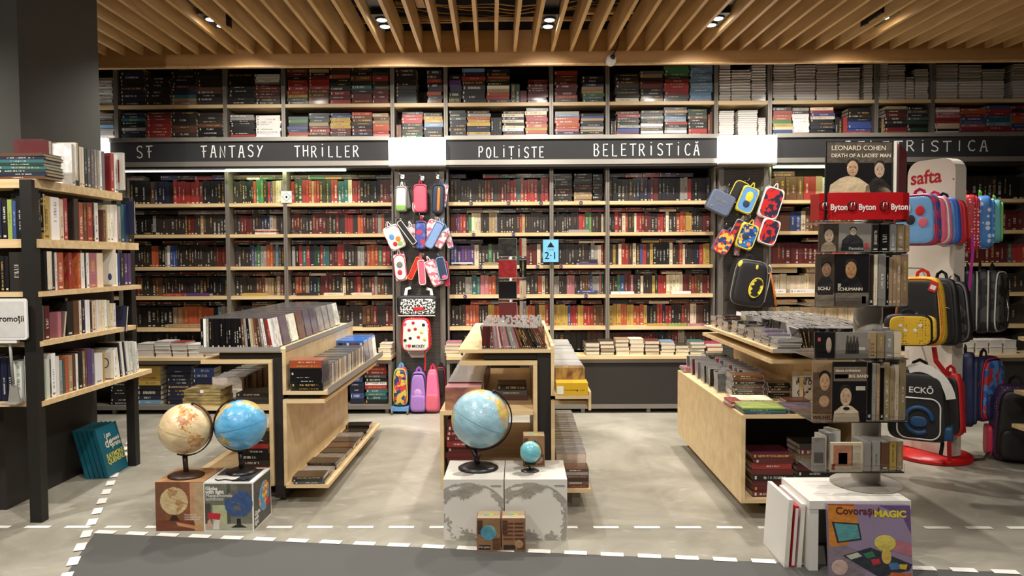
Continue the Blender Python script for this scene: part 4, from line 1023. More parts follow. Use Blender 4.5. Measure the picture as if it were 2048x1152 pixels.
# flat magazines on the top board, near corner
a = at(2, 300, 4.12); b = at(92, 300, 4.12)
zz = SZ[0] + 0.001
for k, ch in enumerate('mnGtGtnm'):
    th = 0.0185
    item('book', T((a.x + b.x) / 2 - 0.02 + random.uniform(-.008, .008), 4.115 + 0.085, zz + th / 2) @ RZ(random.uniform(-2, 2)) @ RY(90) @ T(0, 0, -.14), th * .95, .165, .28, ch, f'{PAL[ch][1]} magazine, {ordn(k)} from the bottom of the pile, top near corner of black stand', 'magazines piled on the black stand', 1.2, page=S(216, 196, 150)[:3])
    zz += th
zz = SZ[2] + 0.292 - 0.07
# grey board and boxes lying over the third-shelf books
for k, (ch, t_) in enumerate((('w', .014), ('r', .013), ('w', .012), ('R', .014))):
    pass

# covers that face the viewer: printed boards with lettering, each leaning on the row behind it
def cover(px0, px1, pt, pb, Y, m_front, label, name='book', tilt=0, th=0.018, yaw=0.0, words=(), cat='book', group=G5, col=None):
    a = at(px0, pb, Y); b = at(px1, pt, Y)
    w, h = b.x - a.x, b.z - a.z
    t = thing(name, label, cat, ((a.x + b.x) / 2, Y, a.z), rad(yaw), group)
    L = T((a.x + b.x) / 2, Y, a.z) @ RZ(yaw) @ RX(-tilt)
    m = MB(); m.box(-w / 2, w / 2, 0, 0.0015, 0, h, col or (.8, .8, .8), M=L); m.box(-w / 2, w / 2, th - .0015, th, 0, h, col or (.8, .8, .8), M=L); m.box(-w / 2, -w / 2 + .0015, .0015, th - .0015, 0, h, col or (.8, .8, .8), M=L)
    m.build('cover', m_front, t)
    MB().box(-w / 2 + .002, w / 2 - .002, .0016, th - .0016, .002, h - .002, PAGE, M=L).build('pages', M_PRINT, t)
    for (s, u, v, size, mm, al) in words:
        letters('lettering', s, L @ T(-w / 2 + u * w, -0.0006, v * h) @ UPF, size * h, mm, t, al)
    return t, L, w, h
M_CREAM = plain('cream_board', S(232, 226, 210), 0.5); M_NAVY = plain('navy_board', S(34, 40, 70), 0.4); M_MAROON = plain('maroon_board', S(96, 42, 42), 0.35)
M_ORANGE = plain('orange_board', S(222, 88, 36), 0.4); M_REDB = plain('red_board', S(190, 40, 34), 0.4); M_SOOT = plain('soot_board', S(40, 37, 36), 0.4); M_WARMG = plain('warm_grey_board', S(120, 96, 92), 0.45)
M_BLUEB = plain('teal_board', S(22, 96, 116), 0.35, 0, 0.25, 6); M_YEL = plain('yellow_ink', S(226, 208, 60), 0.6)
M_GOLDW = plain('pale_gold_ink', S(228, 214, 186), 0.6)
cover(42, 97, 281, 352, 4.20, M_MAROON, 'large maroon hardback facing front behind the magazine pile, top of black stand', th=.03)
cover(103, 151, 285, 361, 4.50, M_CREAM, 'white paperback facing front on top of the black stand', th=.02, words=(('iubească', .04, .66, .13, M_INK, 'LEFT'), ('ale ei înainte', .15, .56, .08, M_INK, 'LEFT'), ('TU', .35, .36, .15, M_INK, 'LEFT')))
tt, L, w, h = cover(214, 246, 305, 380, 5.02, M_WHITEP, 'white book with red panel facing front, far end of the stand top', th=.02)
bx('red_panel', M_REDB, tt, -w / 2 + .006, w / 2 - .03, -0.001, -0.0002, .05, h - .05, M=L)
tt, L, w, h = cover(66, 85, 387, 465, 4.19, M_SOOT, 'black hardback lettered JOSEPH, facing front right of the near post', th=.02, words=(('JOSEPH', .08, .82, .10, M_GOLDW, 'LEFT'), ('RUDER', .12, .70, .10, M_GOLDW, 'LEFT'), ('SPANIEI', .1, .06, .09, M_GOLDW, 'LEFT')))
MB().soft(w * .3, .0012, h * .16, L @ T(0.005, -.0008, h * .36), 1, 1).build('portrait_patch', M_GREYP, tt)
cover(138, 150, 402, 466, 4.63, M_SOOT, 'charcoal paperback leaning, second shelf middle of the black stand', tilt=6)
cover(199, 224, 410, 471, 4.90, M_CREAM, 'cream paperback leaning, second shelf right part of the black stand', tilt=8)
cover(196, 216, 432, 470, 4.86, M_WARMG, 'small grey brown book leaning low on the second shelf of the stand', tilt=8)
cover(246, 268, 402, 468, 5.095, M_NAVY, 'large navy picture book facing front, far end of second shelf', th=.015)
cover(68, 93, 502, 580, 4.17, M_SOOT, 'charcoal slipcase facing front right of the near post, third shelf', th=.05)
tt, L, w, h = cover(127, 160, 500, 574, 4.575, M_ORANGE, 'orange book with red band facing front, third shelf of the stand', th=.02, words=(('ST', .05, .3, .10, M_GOLDW, 'LEFT'),))
MB().poly([L @ Vector((-w / 2 + .001, -.0005, .004)), L @ Vector((-w / 2 + w * .38, -.0005, .004)), L @ Vector((-w / 2 + w * .55, -.0005, h - .004)), L @ Vector((-w / 2 + .001, -.0005, h - .004))]).build('red_band', M_REDB, tt)
tt, L, w, h = cover(206, 228, 499, 569, 4.87, M_CREAM, 'white picture book facing front, third shelf near the far post', th=.02)
MB().soft(w * .16, .001, h * .1, L @ T(w * .1, -.0008, h * .22), 1, 1).build('blue_figure', plain('cobalt_ink', S(48, 62, 120), .6), tt)
tt, L, w, h = cover(96, 124, 622, 684, 4.33, M_WARMG, 'rose brown paperback leaning on the fourth shelf of the stand', tilt=10, words=(('MISTE', .08, .1, .16, M_REDB, 'LEFT'),))
cover(100, 130, 596, 672, 4.46, M_SOOT, 'large dark hardback facing front, fourth shelf behind the rose book', th=.03)
cover(229, 250, 612, 663, 4.98, M_NAVY, 'navy paperback leaning at the far end of the fourth shelf', tilt=10)
M_PALEG = plain('pale_green_board', S(204, 212, 194), 0.5)
cover(74, 91, 722, 796, 4.17, M_PALEG, 'pale green paperback facing front right of the near post, bottom shelf', th=.012)
tt, L, w, h = cover(202, 224, 705, 757, 4.86, M_CREAM, 'white paperback with a black ring facing front, bottom shelf of stand', th=.02)
MB().tube([L @ Vector((w * .28 * math.cos(a * PI / 10) - w * .1, -.001, h * .6 + h * .18 * math.sin(a * PI / 10))) for a in range(20)], .003, 6, closed=True).build('ring', M_INK, tt)

# the PROMOTII sign on its own pole, standing on the bottom shelf front
a = at(-62, 680, 4.04); b = at(54, 597, 4.04)
t = thing('promotion_sign', 'white framed sign lettered Promoții on a grey pole at the left edge', 'sign', (at(28, 805, 4.078).x, 4.078, SZ[4] + .0))
cx, cz = (a.x + b.x) / 2, (a.z + b.z) / 2; w, h = b.x - a.x, b.z - a.z
MB().prism(rrect(w, h, .018), .012, T(cx, 4.045, cz) @ UPF).build('sign_frame', M_WHITEP, t)
MB().prism(rrect(w - .03, h - .03, .008), .001, T(cx, 4.0328, cz) @ UPF).build('sign_sheet', plain('sign_paper', S(206, 204, 198), .6), t)
letters('lettering', 'Promoții', T(b.x - .014, 4.0312, cz - .012) @ UPF, 0.047, M_INK, t, 'RIGHT', 0.0009)
px = at(26, 700, 4.075).x
MB().tube([(px, 4.052, a.z - .01), (px + .006, 4.06, .80)], .008, 10).build('pole', M_GREYP, t)
MB().prism([(-.035, 0), (.035, 0), (.02, .1), (-.02, .1)], .008, T(px + .006, 4.068, SZ[4] + .001) @ UPF).build('foot_plate', M_GREYP, t)
MB().box(px - .05, px + .04, 4.03, 4.0985, SZ[4] - .006, SZ[4] + .001).build('base_plate', M_GREYP, t)
bx('clip_bar', M_WHITEP, t, px - .05, px + .05, 4.035, 4.06, a.z - .018, a.z)

# teal books leaning on the foot of the pillar
for k in range(5):
    w_, h_ = .285, .345
    lab = ['hindmost large teal book leaning on the dark pillar foot', 'second large teal book of the leaning set, counted from the pillar', 'middle large teal book of the leaning set by the pillar', 'large teal book just behind the front one by the pillar', 'front large teal book with cream and yellow lettering leaning by the pillar'][k]
    p0 = Vector((-2.838 - 0.031 * (4 - k), 4.912 - .004 * (4 - k), .004))
    t = thing('book', lab, 'book', p0, 0, 'large teal books leaning on the pillar')
    L = T(*p0) @ RZ(93.5) @ RX(-14)
    MB().box(0, w_, 0, .0025, 0, h_, M=L).box(0, w_, .0225, .025, 0, h_, M=L).box(0, .003, .0025, .0225, 0, h_, M=L).build('cover', M_BLUEB, t)
    MB().box(.003, w_ - .003, .0026, .0224, .004, h_ - .004, PAGE, M=L).build('pages', M_PRINT, t)
    if k == 4:
        for s, u, v, sz, mm in (('i am', .30, .76, .05, M_GOLDW), ('de', .24, .56, .10, M_GOLDW), ('duminică', .48, .64, .036, M_GOLDW), ('prene', .52, .53, .055, M_GOLDW), ('RAYMOND', .16, .34, .05, M_YEL), ('QUENEAU', .16, .23, .05, M_YEL)):
            letters('lettering', s, L @ T(u * w_, -.0006, v * h_) @ UPF, sz, mm, t, 'LEFT', .001)

# ================================================================== three plywood display units
EDGE = None
def ply(name, t, *a): return bx(name, M_PLY, t, *a)
DG = 'plywood display units for film and music'
# ---- left unit
GL = thing('display_unit', 'left plywood display unit with black core, full of film cases', 'display unit', (-1.6, 5.2, 0), 0, DG)
Y0, Y1 = 4.42, 6.10
ply('tray', GL, -1.975, -1.462, Y0, Y1 + .12, .930, .952); ply('tray_side', GL, -1.4615, -1.440, Y0, Y1 + .12, .668, .952)
ply('trough_floor', GL, -1.4395, -1.185, Y0, Y1 + .1, .668, .690); bx('trough_lip', M_GREYP, GL, -1.1845, -1.179, Y0, Y1 + .1, .668, .712)
bx('tray_lip', M_GREYP, GL, -1.975, -1.47, Y0 - .005, Y0 - .0005, .936, .966); bx('side_lip', M_GREYP, GL, -1.4395, -1.4345, Y0, Y1 + .12, .936, .968)
bx('core', M_CORE, GL, -1.525, -1.4625, Y0 + .02, Y1, .02, .929); bx('core_beam', M_CORE, GL, -1.86, -1.5255, Y0 + .03, Y1, .886, .929)
bx('core_beam', M_CORE, GL, -1.4395, -1.25, Y0 + .04, Y1, .639, .667)
ply('upper_board', GL, -1.965, -1.5255, Y0, Y1, .862, .885); ply('inner_panel', GL, -1.548, -1.5258, Y0, Y1, .10, .861)
ply('middle_shelf', GL, -2.12, -1.549, Y0 + .05, Y1, .562, .582); ply('base_shelf', GL, -2.12, -1.549, Y0 + .05, Y1, .100, .122)
ply('lower_panel', GL, -1.462, -1.4405, Y0, Y1 - .1, .10, .638); ply('lower_board', GL, -1.440, -1.205, Y0, Y1 - .05, .616, .638); ply('low_shelf', GL, -1.440, -1.178, Y0 - .04, Y1 - .06, .100, .122)
bx('plinth', M_CORE, GL, -1.95, -1.33, Y0 + .25, Y1 - .25, 0.0, .099)
# ---- middle unit
GM = thing('display_unit', 'middle plywood display unit with black core, full of music CDs', 'display unit', (0.0, 5.1, 0), 0, DG)
Y0m, Y1m = 4.36, 6.05
ply('tray', GM, -.375, .187, Y0m, Y1m + .1, .930, .952); ply('tray_side', GM, .1875, .208, Y0m, Y1m + .1, .668, .972)
ply('trough_floor', GM, .2085, .405, Y0m - .1, Y1m + .1, .668, .690); ply('trough_lip', GM, .4055, .42, Y0m - .1, Y1m + .1, .60, .712)
bx('core', M_CORE, GM, .105, .1865, Y0m + .02, Y1m, .02, .929); bx('core_beam', M_CORE, GM, -.22, .104, Y0m + .03, Y1m, .886, .929); bx('core_beam', M_CORE, GM, .21, .39, Y0m + .04, Y1m, .639, .667)
ply('upper_board', GM, -.36, .1045, Y0m, Y1m, .855, .880); ply('inner_panel', GM, .08, .1043, Y0m, Y1m, .10, .854)
ply('middle_shelf', GM, -.485, .079, Y0m - .02, Y1m, .556, .582); ply('left_panel', GM, -.485, -.463, Y0m - .02, Y1m, .122, .555); ply('base_shelf', GM, -.485, .079, Y0m - .02, Y1m, .100, .1215)
ply('lower_panel', GM, .1875, .210, Y0m, Y1m - .1, .10, .638); ply('lower_board', GM, .2105, .405, Y0m, Y1m - .05, .616, .638); ply('low_shelf', GM, .2105, .42, Y0m - .08, Y1m - .06, .100, .122)
bx('plinth', M_GREY, GM, .31, .36, Y0m - .02, Y0m + .03, 0.0, .099); bx('plinth', M_CORE, GM, -.3, .3, Y0m + .25, Y1m - .25, 0.0, .099)
# ---- right unit
GR = thing('display_unit', 'right plywood display unit with boxed base behind the music spinner', 'display unit', (1.75, 5.0, 0), 0, DG)
Y0r, Y1r = 4.09, 5.75
ply('left_panel', GR, 1.255, 1.278, Y0r, Y1r, .10, .585); ply('box_top', GR, 1.255, 1.98, Y0r, Y1r, .586, .606); ply('base_shelf', GR, 1.2785, 1.957, Y0r, Y1r, .10, .122); ply('right_panel', GR, 1.958, 1.98, Y0r, Y1r, .10, .585)
bx('box_back', M_CORE, GR, 1.2785, 1.957, Y0r + .5, Y0r + .52, .1225, .5855)
ply('step_board', GR, 1.37, 2.0, Y0r + .12, Y1r - .2, .074, .0995); bx('plinth', M_CORE, GR, 1.45, 1.9, Y0r + .25, Y1r - .3, 0, .0735)
ply('poster_panel', GR, 1.74, 1.763, 4.50, 5.9, .607, .861); ply('end_panel', GR, 1.7635, 2.2, 4.52, 4.54, .607, .861)
ply('upper_board', GR, 1.50, 2.25, 4.34, 5.95, .862, .885); bx('core_beam', M_CORE, GR, 1.66, 2.2, 4.42, 5.9, .886, .929); ply('tray', GR, 1.50, 2.25, 4.30, 5.90, .930, .952)
bx('tray_lip', M_GREYP, GR, 1.50, 2.25, 4.294, 4.2995, .932, .956)
a, b = at(1584, 832, 4.515), at(1650, 742, 4.515)
t = thing('poster', 'pale poster lettered COPILARIE PLAI DE VIS with a treble clef', 'poster', ((a.x + b.x) / 2, 4.51, .608))
bx('sheet', plain('poster_paper', S(214, 206, 190), .6), t, a.x, b.x + .02, 4.512, 4.518, .608, b.z)
hz = b.z - .608
letters('lettering', 'COPILĂRIE', T(a.x + .03, 4.5115, .608 + hz * .66) @ UPF, .034, M_INK, t, 'LEFT', .0012); letters('lettering', 'PLAI DE VIS', T(a.x + .022, 4.5115, .608 + hz * .54) @ UPF, .034, M_INK, t, 'LEFT', .0012)
cx_, cz_ = a.x + .06, .608 + hz * .27
clef = [(0, -.05), (.012, -.045), (.008, .02), (-.012, .055), (-.002, .075), (.008, .055), (-.012, .025), (-.028, .0), (-.02, -.022), (.006, -.026), (.02, -.01), (.008, .008), (-.008, 0), (-.006, -.012)]
MB().tube([(cx_ + u, 4.5112, cz_ + v) for u, v in clef], .0028, 6).build('treble_clef', M_INK, t)
for k in range(5):
    MB().soft(.008, .0012, .006, T(cx_ + .03 + .018 * k, 4.5114, cz_ + .02 * math.sin(k * 1.4)), 1, 1).tube([(cx_ + .037 + .018 * k, 4.5112, cz_ + .02 * math.sin(k * 1.4)), (cx_ + .037 + .018 * k, 4.5112, cz_ + .02 * math.sin(k * 1.4) + .03)], .0012, 5).build('note', M_INK, t)

# ---- what fills them
FG = 'film cases on the left display unit'
MG = 'music CDs on the plywood display units'
def up(kind, x, y, z, w, d, h, ch, label, group, lean=0, faceright=False, yaw=0, vis=1.0, col=None, page=None, pitch=0):
    """upright case; spine to -y, or to +x when faceright (cover to -y)"""
    M = T(x, y, z) @ RZ(yaw) @ RX(pitch)
    if lean: M = M @ T(0, 0, abs(math.sin(rad(lean))) * w / 2) @ RY(lean)
    if faceright: M = M @ RZ(90)
    item(kind, M, w, d, h, ch, label, group, vis, col, page)
# film cases: rows across the left tray
cols0 = 'kwskkkkkkkkkkkkmskcemmswmrc'
for r in range(10):
    y = Y0 + .075 + .165 * r; n = 27
    for k in range(n):
        x = -1.957 + .0172 * k; ln = -(max(0, k - 11) / 16) * 11 - (1 if r % 2 else 0)
        ch = cols0[k] if r == 0 else random.choice('kkkSSswnmKc')
        if k == n - 1: ch = 'wiwmiisssw'[r]
        if r and k < n - 1 and k > 2 and False: continue
        up('dvd_case', x - (.0 if k < 12 else .0), y + random.uniform(-.004, .004), .9535, .0142, .136, .19, ch, f'{PAL[ch][1]} film case, {ordn(k)} from left, {ordn(r)} row, left unit tray', FG, ln, vis=1.0 if r == 0 or k == n - 1 else .22)
# flat film boxes, then a file of cases, then blue cases in the right trough
zt = .6912
for k, ch in enumerate('kkkkkkoo'):
    th = .0235; hh = .205
    item('dvd_case', T(-1.318 + random.uniform(-.004, .004), Y0 + .085, zt + th / 2) @ RY(90) @ T(0, 0, -hh / 2), th * .96, .15, hh, ch, f'{PAL[ch][1]} film box lying flat, {ordn(k)} from bottom, near end of left trough', FG); zt += th
y = Y0 + .185; k = 0
while y < 5.62:
    th = random.choice((.0145, .0145, .022)); ch = random.choice('wwskKwseck')
    up('dvd_case', -1.318, y + th / 2, .6912, th * .95, .205, .137 + random.uniform(0, .006), ch, f'{PAL[ch][1]} film case on its side, {ordn(k)} from near end of the left trough', FG, faceright=True, vis=.8); y += th; k += 1
for r in range(3):
    for q in range(13):
        ch = random.choice('irnwS') if q < 12 else 'isw'[r]
        up('bluray', -1.42 + .0172 * q, 5.715 + .15 * r, .6912, .0138, .134, .172, ch, f'blue-topped film case, {ordn(q)} from left, {ordn(r)} row, end of left trough', FG, -6)
for k in range(10):
    for q in range(3 if k in (0, 2, 9) else 2):
        ch = random.choice('mKkSms')
        item('dvd_case', T(-1.305 + random.uniform(-.006, .006), 4.455 + .152 * k, .123 + .015 * q + .0075) @ RZ(random.uniform(-3, 3)) @ RY(90) @ T(0, 0, -.095), .0142, .137, .19, ch, f'{PAL[ch][1]} flat film case, {["lowest", "second up", "topmost of three"][q]}, {ordn(k)} from near end, low shelf of left unit', FG)
# left flank of the left unit
for k, (x0, y0_, w, d, h, ch, la) in enumerate(((-2.0, 4.50, .24, .2, .05, 'c', 'lower clear-wrapped music box set at the near end of the left unit'), (-2.0, 4.51, .23, .19, .05, 'e', 'upper clear-wrapped music box set with a white tag, left unit'))):
    z0_ = .583 + .0515 * k
    t = thing('box_set', la, 'box set', (x0, y0_ + d / 2, z0_), 0, 'boxed sets on the display units')
    m = MB(); m.box(x0 - w / 2, x0 + w / 2, y0_, y0_ + d, z0_, z0_ + h); m.build('box', woodmat('printed_tan_box%d' % k, S(90, 74, 52), S(190, 170, 110), (3, 3, 8), 3, .2), t)
    for j in range(2): bx('wrap_seam', M_ACR, t, x0 - w / 2 - .001, x0 + w / 2 + .001, y0_ - .0015, y0_ - .0005, z0_ + .012 + .02 * j, z0_ + .018 + .02 * j)
    if k: bx('tag', M_WHITEP, t, x0 - .012, x0 + .01, y0_ - .003, y0_ - .0016, z0_ + .03, z0_ + .0495)
y = 4.78; k = 0
while y < 5.95:
    th = random.choice((.0105, .0105, .024)); ch = random.choice('sSwimKcs')
    up('cd_case', -1.955 + random.uniform(-.004, .004), y + th / 2, .5828, th * .94, .2, .128 + random.uniform(0, .012), ch, f'{PAL[ch][1]} music case, {ordn(k)} from near end, left flank of left unit', MG, faceright=True, vis=.5); y += th; k += 1
stack(-1.70, Y0 + .14, .1225, 'KrkkKRk', .2, 'stack behind the globes, base of left unit', 'books in the bases of the display units', H=.24, dep=.19, vis=.4)
stack(-1.70, Y0 + .14, .583, 'kKk', .22, 'stack right of the globes, middle shelf of left unit', 'books in the bases of the display units', H=.07, dep=.19, vis=.5)
# middle unit: CD rows on the tray
for r in range(7):
    y = Y0m + .08 + .15 * r; n = 34; x = -.225
    for k in range(n):
        if x > .165: break
        th = random.choice((.0105, .0105, .0105, .0125)); ln = 0
        if r == 0: ln = 2 if k < 5 else -min(26, 4 + (k - 5) * 1.05)
        else: ln = -random.choice((2, 4, 9, 14))
        ch = random.choice('sSmiKswRp') if r == 0 else random.choice('ssScmroiw')
        if r == 0 and k > 18: ch = random.choice('Kkmm')
        up('cd_case', x, y + random.uniform(-.006, .006), .9535, th * .93, .125 if r else .142, .125 if r else .142, ch, f'{PAL[ch][1]} music CD, {ordn(k)} from left, {ordn(r)} row, tray of middle unit', MG, ln, vis=1.0 if r == 0 else .3); x += th + (.001 if r else .0012)
# its left file, front box first
t = thing('box_set', 'rose and gold music box set at the near end of the middle unit file', 'box set', (-.35, 4.42, .583), 0, 'boxed sets on the display units')
bx('box', woodmat('rose_gold_box', S(120, 70, 70), S(206, 156, 110), (2, 2, 4), 2.5, .2), t, -.455, -.235, 4.36, 4.50, .583, .72); bx('lid_print', plain('rose_lid', S(196, 140, 142), .2, 0, .15, 12), t, -.453, -.237, 4.362, 4.498, .7201, .7215)
y = 4.51; k = 0
while y < 5.75:
    th = random.choice((.0105, .0105, .024)); ch = random.choice('simswRpws')
    up('cd_case', -.345 + .0 * k + random.uniform(-.004, .004), y + th / 2, .5828, th * .94, .215, .15, ch, f'{PAL[ch][1]} music case, {ordn(k)} from near end, left flank of middle unit', MG, faceright=True, vis=.55); y += th; k += 1
stack(-.35, Y0m, .1225, 'RRrRrRRRkkkk', .2, 'left stack, base of middle unit', 'books in the bases of the display units', H=.40, dep=.19, vis=.7)
stack(-.05, Y0m + .3, .583, 'kSm', .2, 'stack right of the large globe, middle unit', 'books in the bases of the display units', H=.1, dep=.19, vis=.6)
# right trough: yellow box set, brown box, pale file
t = thing('box_set', 'yellow film box set with a pale label at the near end of the middle trough', 'box set', (.31, 4.3, .691), 0, 'boxed sets on the display units')
M_YBOX = plain('yellow_box', S(214, 168, 40), .35, 0, .06, 20)
bx('box', M_YBOX, t, .214, .402, 4.262, 4.40, .691, .763); bx('label', M_CREAM, t, .219, .257, 4.2608, 4.2615, .697, .745)
letters('lettering', 'THE CHRISTIE', T(.262, 4.2613, .716) @ UPF, .011, M_INK, t, 'LEFT'); MB().prism([(-.007, 0), (.007, 0), (0, .013)], .0004, T(.338, 4.2618, .714) @ UPF).build('mark', M_INK, t); letters('lettering', 'CLASS', T(.352, 4.2613, .716) @ UPF, .011, M_INK, t, 'LEFT')
t = thing('box_set', 'brown and gold film box set behind the yellow box', 'box set', (.31, 4.45, .691), 0, 'boxed sets on the display units')
bx('box', woodmat('brown_gold_box', S(90, 56, 36), S(196, 160, 96), (6, 2, 3), 4, .2), t, .216, .396, 4.403, 4.49, .691, .832)
y = 4.495; k = 0
while y < 6.0:
    th = random.choice((.0105, .0105, .0145)); ch = random.choice('wwwsscwBi')
    up('cd_case', .305 + random.uniform(-.004, .004), y + th / 2, .6908, th * .93, .178, .128 + random.uniform(0, .012), ch, f'{PAL[ch][1]} music case, {ordn(k)} behind the yellow box, trough of middle unit', MG, faceright=True, vis=.5, page=S(206, 204, 200)[:3]); y += th; k += 1
y = 4.50; k = 0
zz = .1228
for ch in 'RmkRsm': item('dvd_case', T(.335, 4.37, zz + .0095) @ RY(90) @ T(0, 0, -.075), .018, .13, .15, ch, f'{PAL[ch][1]} case, {ordn(k)} from bottom, near end of low shelf, middle unit', FG, .8); zz += .019; k += 1
k = 0
while y < 5.8:
    th = random.choice((.0145, .0145, .024)); ch = random.choice('ccelewsqcl')
    up('cd_case', .318 + random.uniform(-.003, .003), y + th / 2, .1228, th * .93, .185, .15 + random.uniform(0, .012), ch, f'{PAL[ch][1]} music case, {ordn(k)} from near end, low shelf of middle unit', MG, faceright=True, vis=.5); y += th; k += 1
# right unit: tray of CDs
def cdstack(x, y, z, codes, where, w=.142, th=.0105, yaw=0, vis=1.0, kind='cd_case', noun='music CD', group=MG, d=.125):
    for k, ch in enumerate(codes):
        item(kind, T(x + random.uniform(-.005, .005), y + d / 2 + random.uniform(0, .006), z + th / 2) @ RZ(yaw + random.uniform(-4, 4)) @ RY(90) @ T(0, 0, -w / 2), th * .94, d, w, ch, f'{PAL[ch][1]} {noun}, {ordn(k)} up, {where}', group, vis); z += th
    return z
ylist = (4.32, 4.46, 4.62, 4.78, 4.95, 5.12, 5.3, 5.48, 5.66)
for i, y in enumerate(ylist):
    n = (6, 7, 8, 6, 8, 9, 7, 10, 8)[i]
    cdstack(1.60 + random.uniform(-.01, .01), y, .953, [random.choice('kSsKsmi') for _ in range(n)], f'{ordn(i)} stack from near end, left edge of right unit', vis=.8)
    if i in (0, 1, 3, 5, 7): pass
for r in range(9):
    y = 4.40 + .155 * r; x = 1.70; k = 0
    while x < 2.18:
        th = .0108; ln = random.choice((12, 14, 16)) if r == 0 else random.choice((-8, 4, 10, 14))
        if r == 0 and k < 4: ln = (-18, -12, -5, 3)[k]
        ch = random.choice('kkKS' if r == 0 else 'kSssmwcK')
        up('cd_case', x, y + random.uniform(-.006, .006), .9535, .010, .142 if r == 0 else .125, .125, ch, f'{PAL[ch][1]} music CD, {ordn(k)} from left, {ordn(r)} row, tray of right unit', MG, ln, vis=.9 if r == 0 else .3); x += th + .004; k += 1
# right unit: on the boxed base
KG = 'flat picture books and discs on the right unit base'
def flat(px0, px1, Y, codes, where, th, d, noun='picture book', z=.6072, group=KG, kind='book', vis=1.0):
    a = at(px0, 830, Y).x; b = at(px1, 830, Y).x
    for k, ch in enumerate(codes[::-1]):
        item(kind, T((a + b) / 2 + random.uniform(-.004, .004), Y + d / 2, z + th / 2) @ RZ(random.uniform(-3, 3)) @ RY(90) @ T(0, 0, -(b - a) / 2), th * .94, d, b - a, ch, f'{PAL[ch][1]} {noun}, {ordn(k)} from the bottom, {where}', group, vis); z += th
flat(1487, 1572, 4.11, 'ltgb', 'front stack on the right unit base', .009, .19); flat(1573, 1652, 4.12, 'ibn', 'dark flat stack right of the front stack', .009, .2)
flat(1462, 1486, 4.28, 'rwr', 'small red stack at the left edge of right unit', .012, .16)
flat(1474, 1548, 4.34, 'cro', 'pink and cream stack behind the front stack', .012, .16)
flat(1572, 1620, 4.36, 'mi', 'brown stack in the shade below the poster', .014, .12)
cdstack(1.44, 4.56, .607, [random.choice('KmSkmK') for _ in range(11)], 'tall flat stack, middle of right unit base', .2, th=.0135, d=.14); cdstack(1.64, 4.58, .607, [random.choice('kKke') for _ in range(6)], 'stack in the shade below the upper board', .15, th=.016)
k = 0
for i in range(26):
    y = 4.80 + .034 * i; ch = random.choice('imKRSms')
    up('cd_case', 1.375 + .004 * (i % 5), y, .6085, .0105, .142, .125, ch, f'{PAL[ch][1]} music CD leaning, {ordn(i)} from near end, left edge of right unit base', MG, faceright=True, yaw=random.choice((-34, -28, 24, 12, -20)) if i < 9 else random.uniform(-8, 8), vis=.8, pitch=-random.uniform(4, 10))
for i in range(22):
    y = 4.82 + .038 * i; ch = random.choice('skmriS')
    up('cd_case', 1.56 + .01 * (i % 3), y, .6085, .0105, .142, .125, ch, f'{PAL[ch][1]} music CD, {ordn(i)} from near end, second file of right unit base', MG, faceright=True, yaw=random.uniform(-10, 10), vis=.4, pitch=-random.uniform(4, 10))
cdstack(1.34, 5.60, .607, 'pppp', 'far left corner of right unit base', .15)
cdstack(1.52, 5.60, .607, 'KkGkkKS', 'far end stack, right unit base', .17, th=.02); cdstack(1.655, 5.58, .607, 'SkS', 'far end right stack, right unit base', .12, th=.02)
BB = 'books in the bases of the display units'
stack(1.45, Y0r + .04, .1228, 'RRrRkRRR', .24, 'left stack in the open base of right unit', BB, H=.25, dep=.2); stack(1.71, Y0r + .06, .1228, 'KRRKRkRRR', .22, 'right stack in the open base of right unit', BB, H=.30, dep=.2)

# the small music tower standing at the far end of the middle tray
t = thing('disc_tower', 'small revolving tower of music cases standing on the middle unit', 'display rack', (-.07, 5.75, .953))
MB().lathe([(.07, .953), (.07, .962), (.012, .966), (.012, 1.66), (.0, 1.661)], 24, T(-.07, 5.81, 0)).build('pole', M_GREY, t)
for j in range(4):
    z = 1.02 + .165 * j
    MB().box(-.165, .03, 5.60, 5.85, z - .006, z).build('tier_plate', M_ACR, t)
TG = 'music cases in the small tower'
for j, (cf, la, spn) in enumerate((('R', 'red music case facing front, lowest tier of the small tower', 'si'), ('k', 'dark portrait music case facing front, second tier of the small tower', 'cc'), ('r', 'red music case facing front, third tier of the small tower', 'kSk'), ('S', 'grey music case facing front, top tier of the small tower', 'rcc'))):
    z = 1.0203 + .165 * j
    up('cd_case', -.09, 5.612, z, .011, .142, .142, cf, la, TG, yaw=90 - 180, faceright=False, vis=2)
    x = .0
    for q, ch in enumerate(spn):
        th = .026 if len(spn) == 2 else .018
        up('cd_case', x + th / 2, 5.69, z, th * .94, .142, .142, ch, f'{PAL[ch][1]} music case, {ordn(q)} of the spines, {["lowest", "second", "third", "top"][j]} tier of the small tower', TG, vis=2); x += th

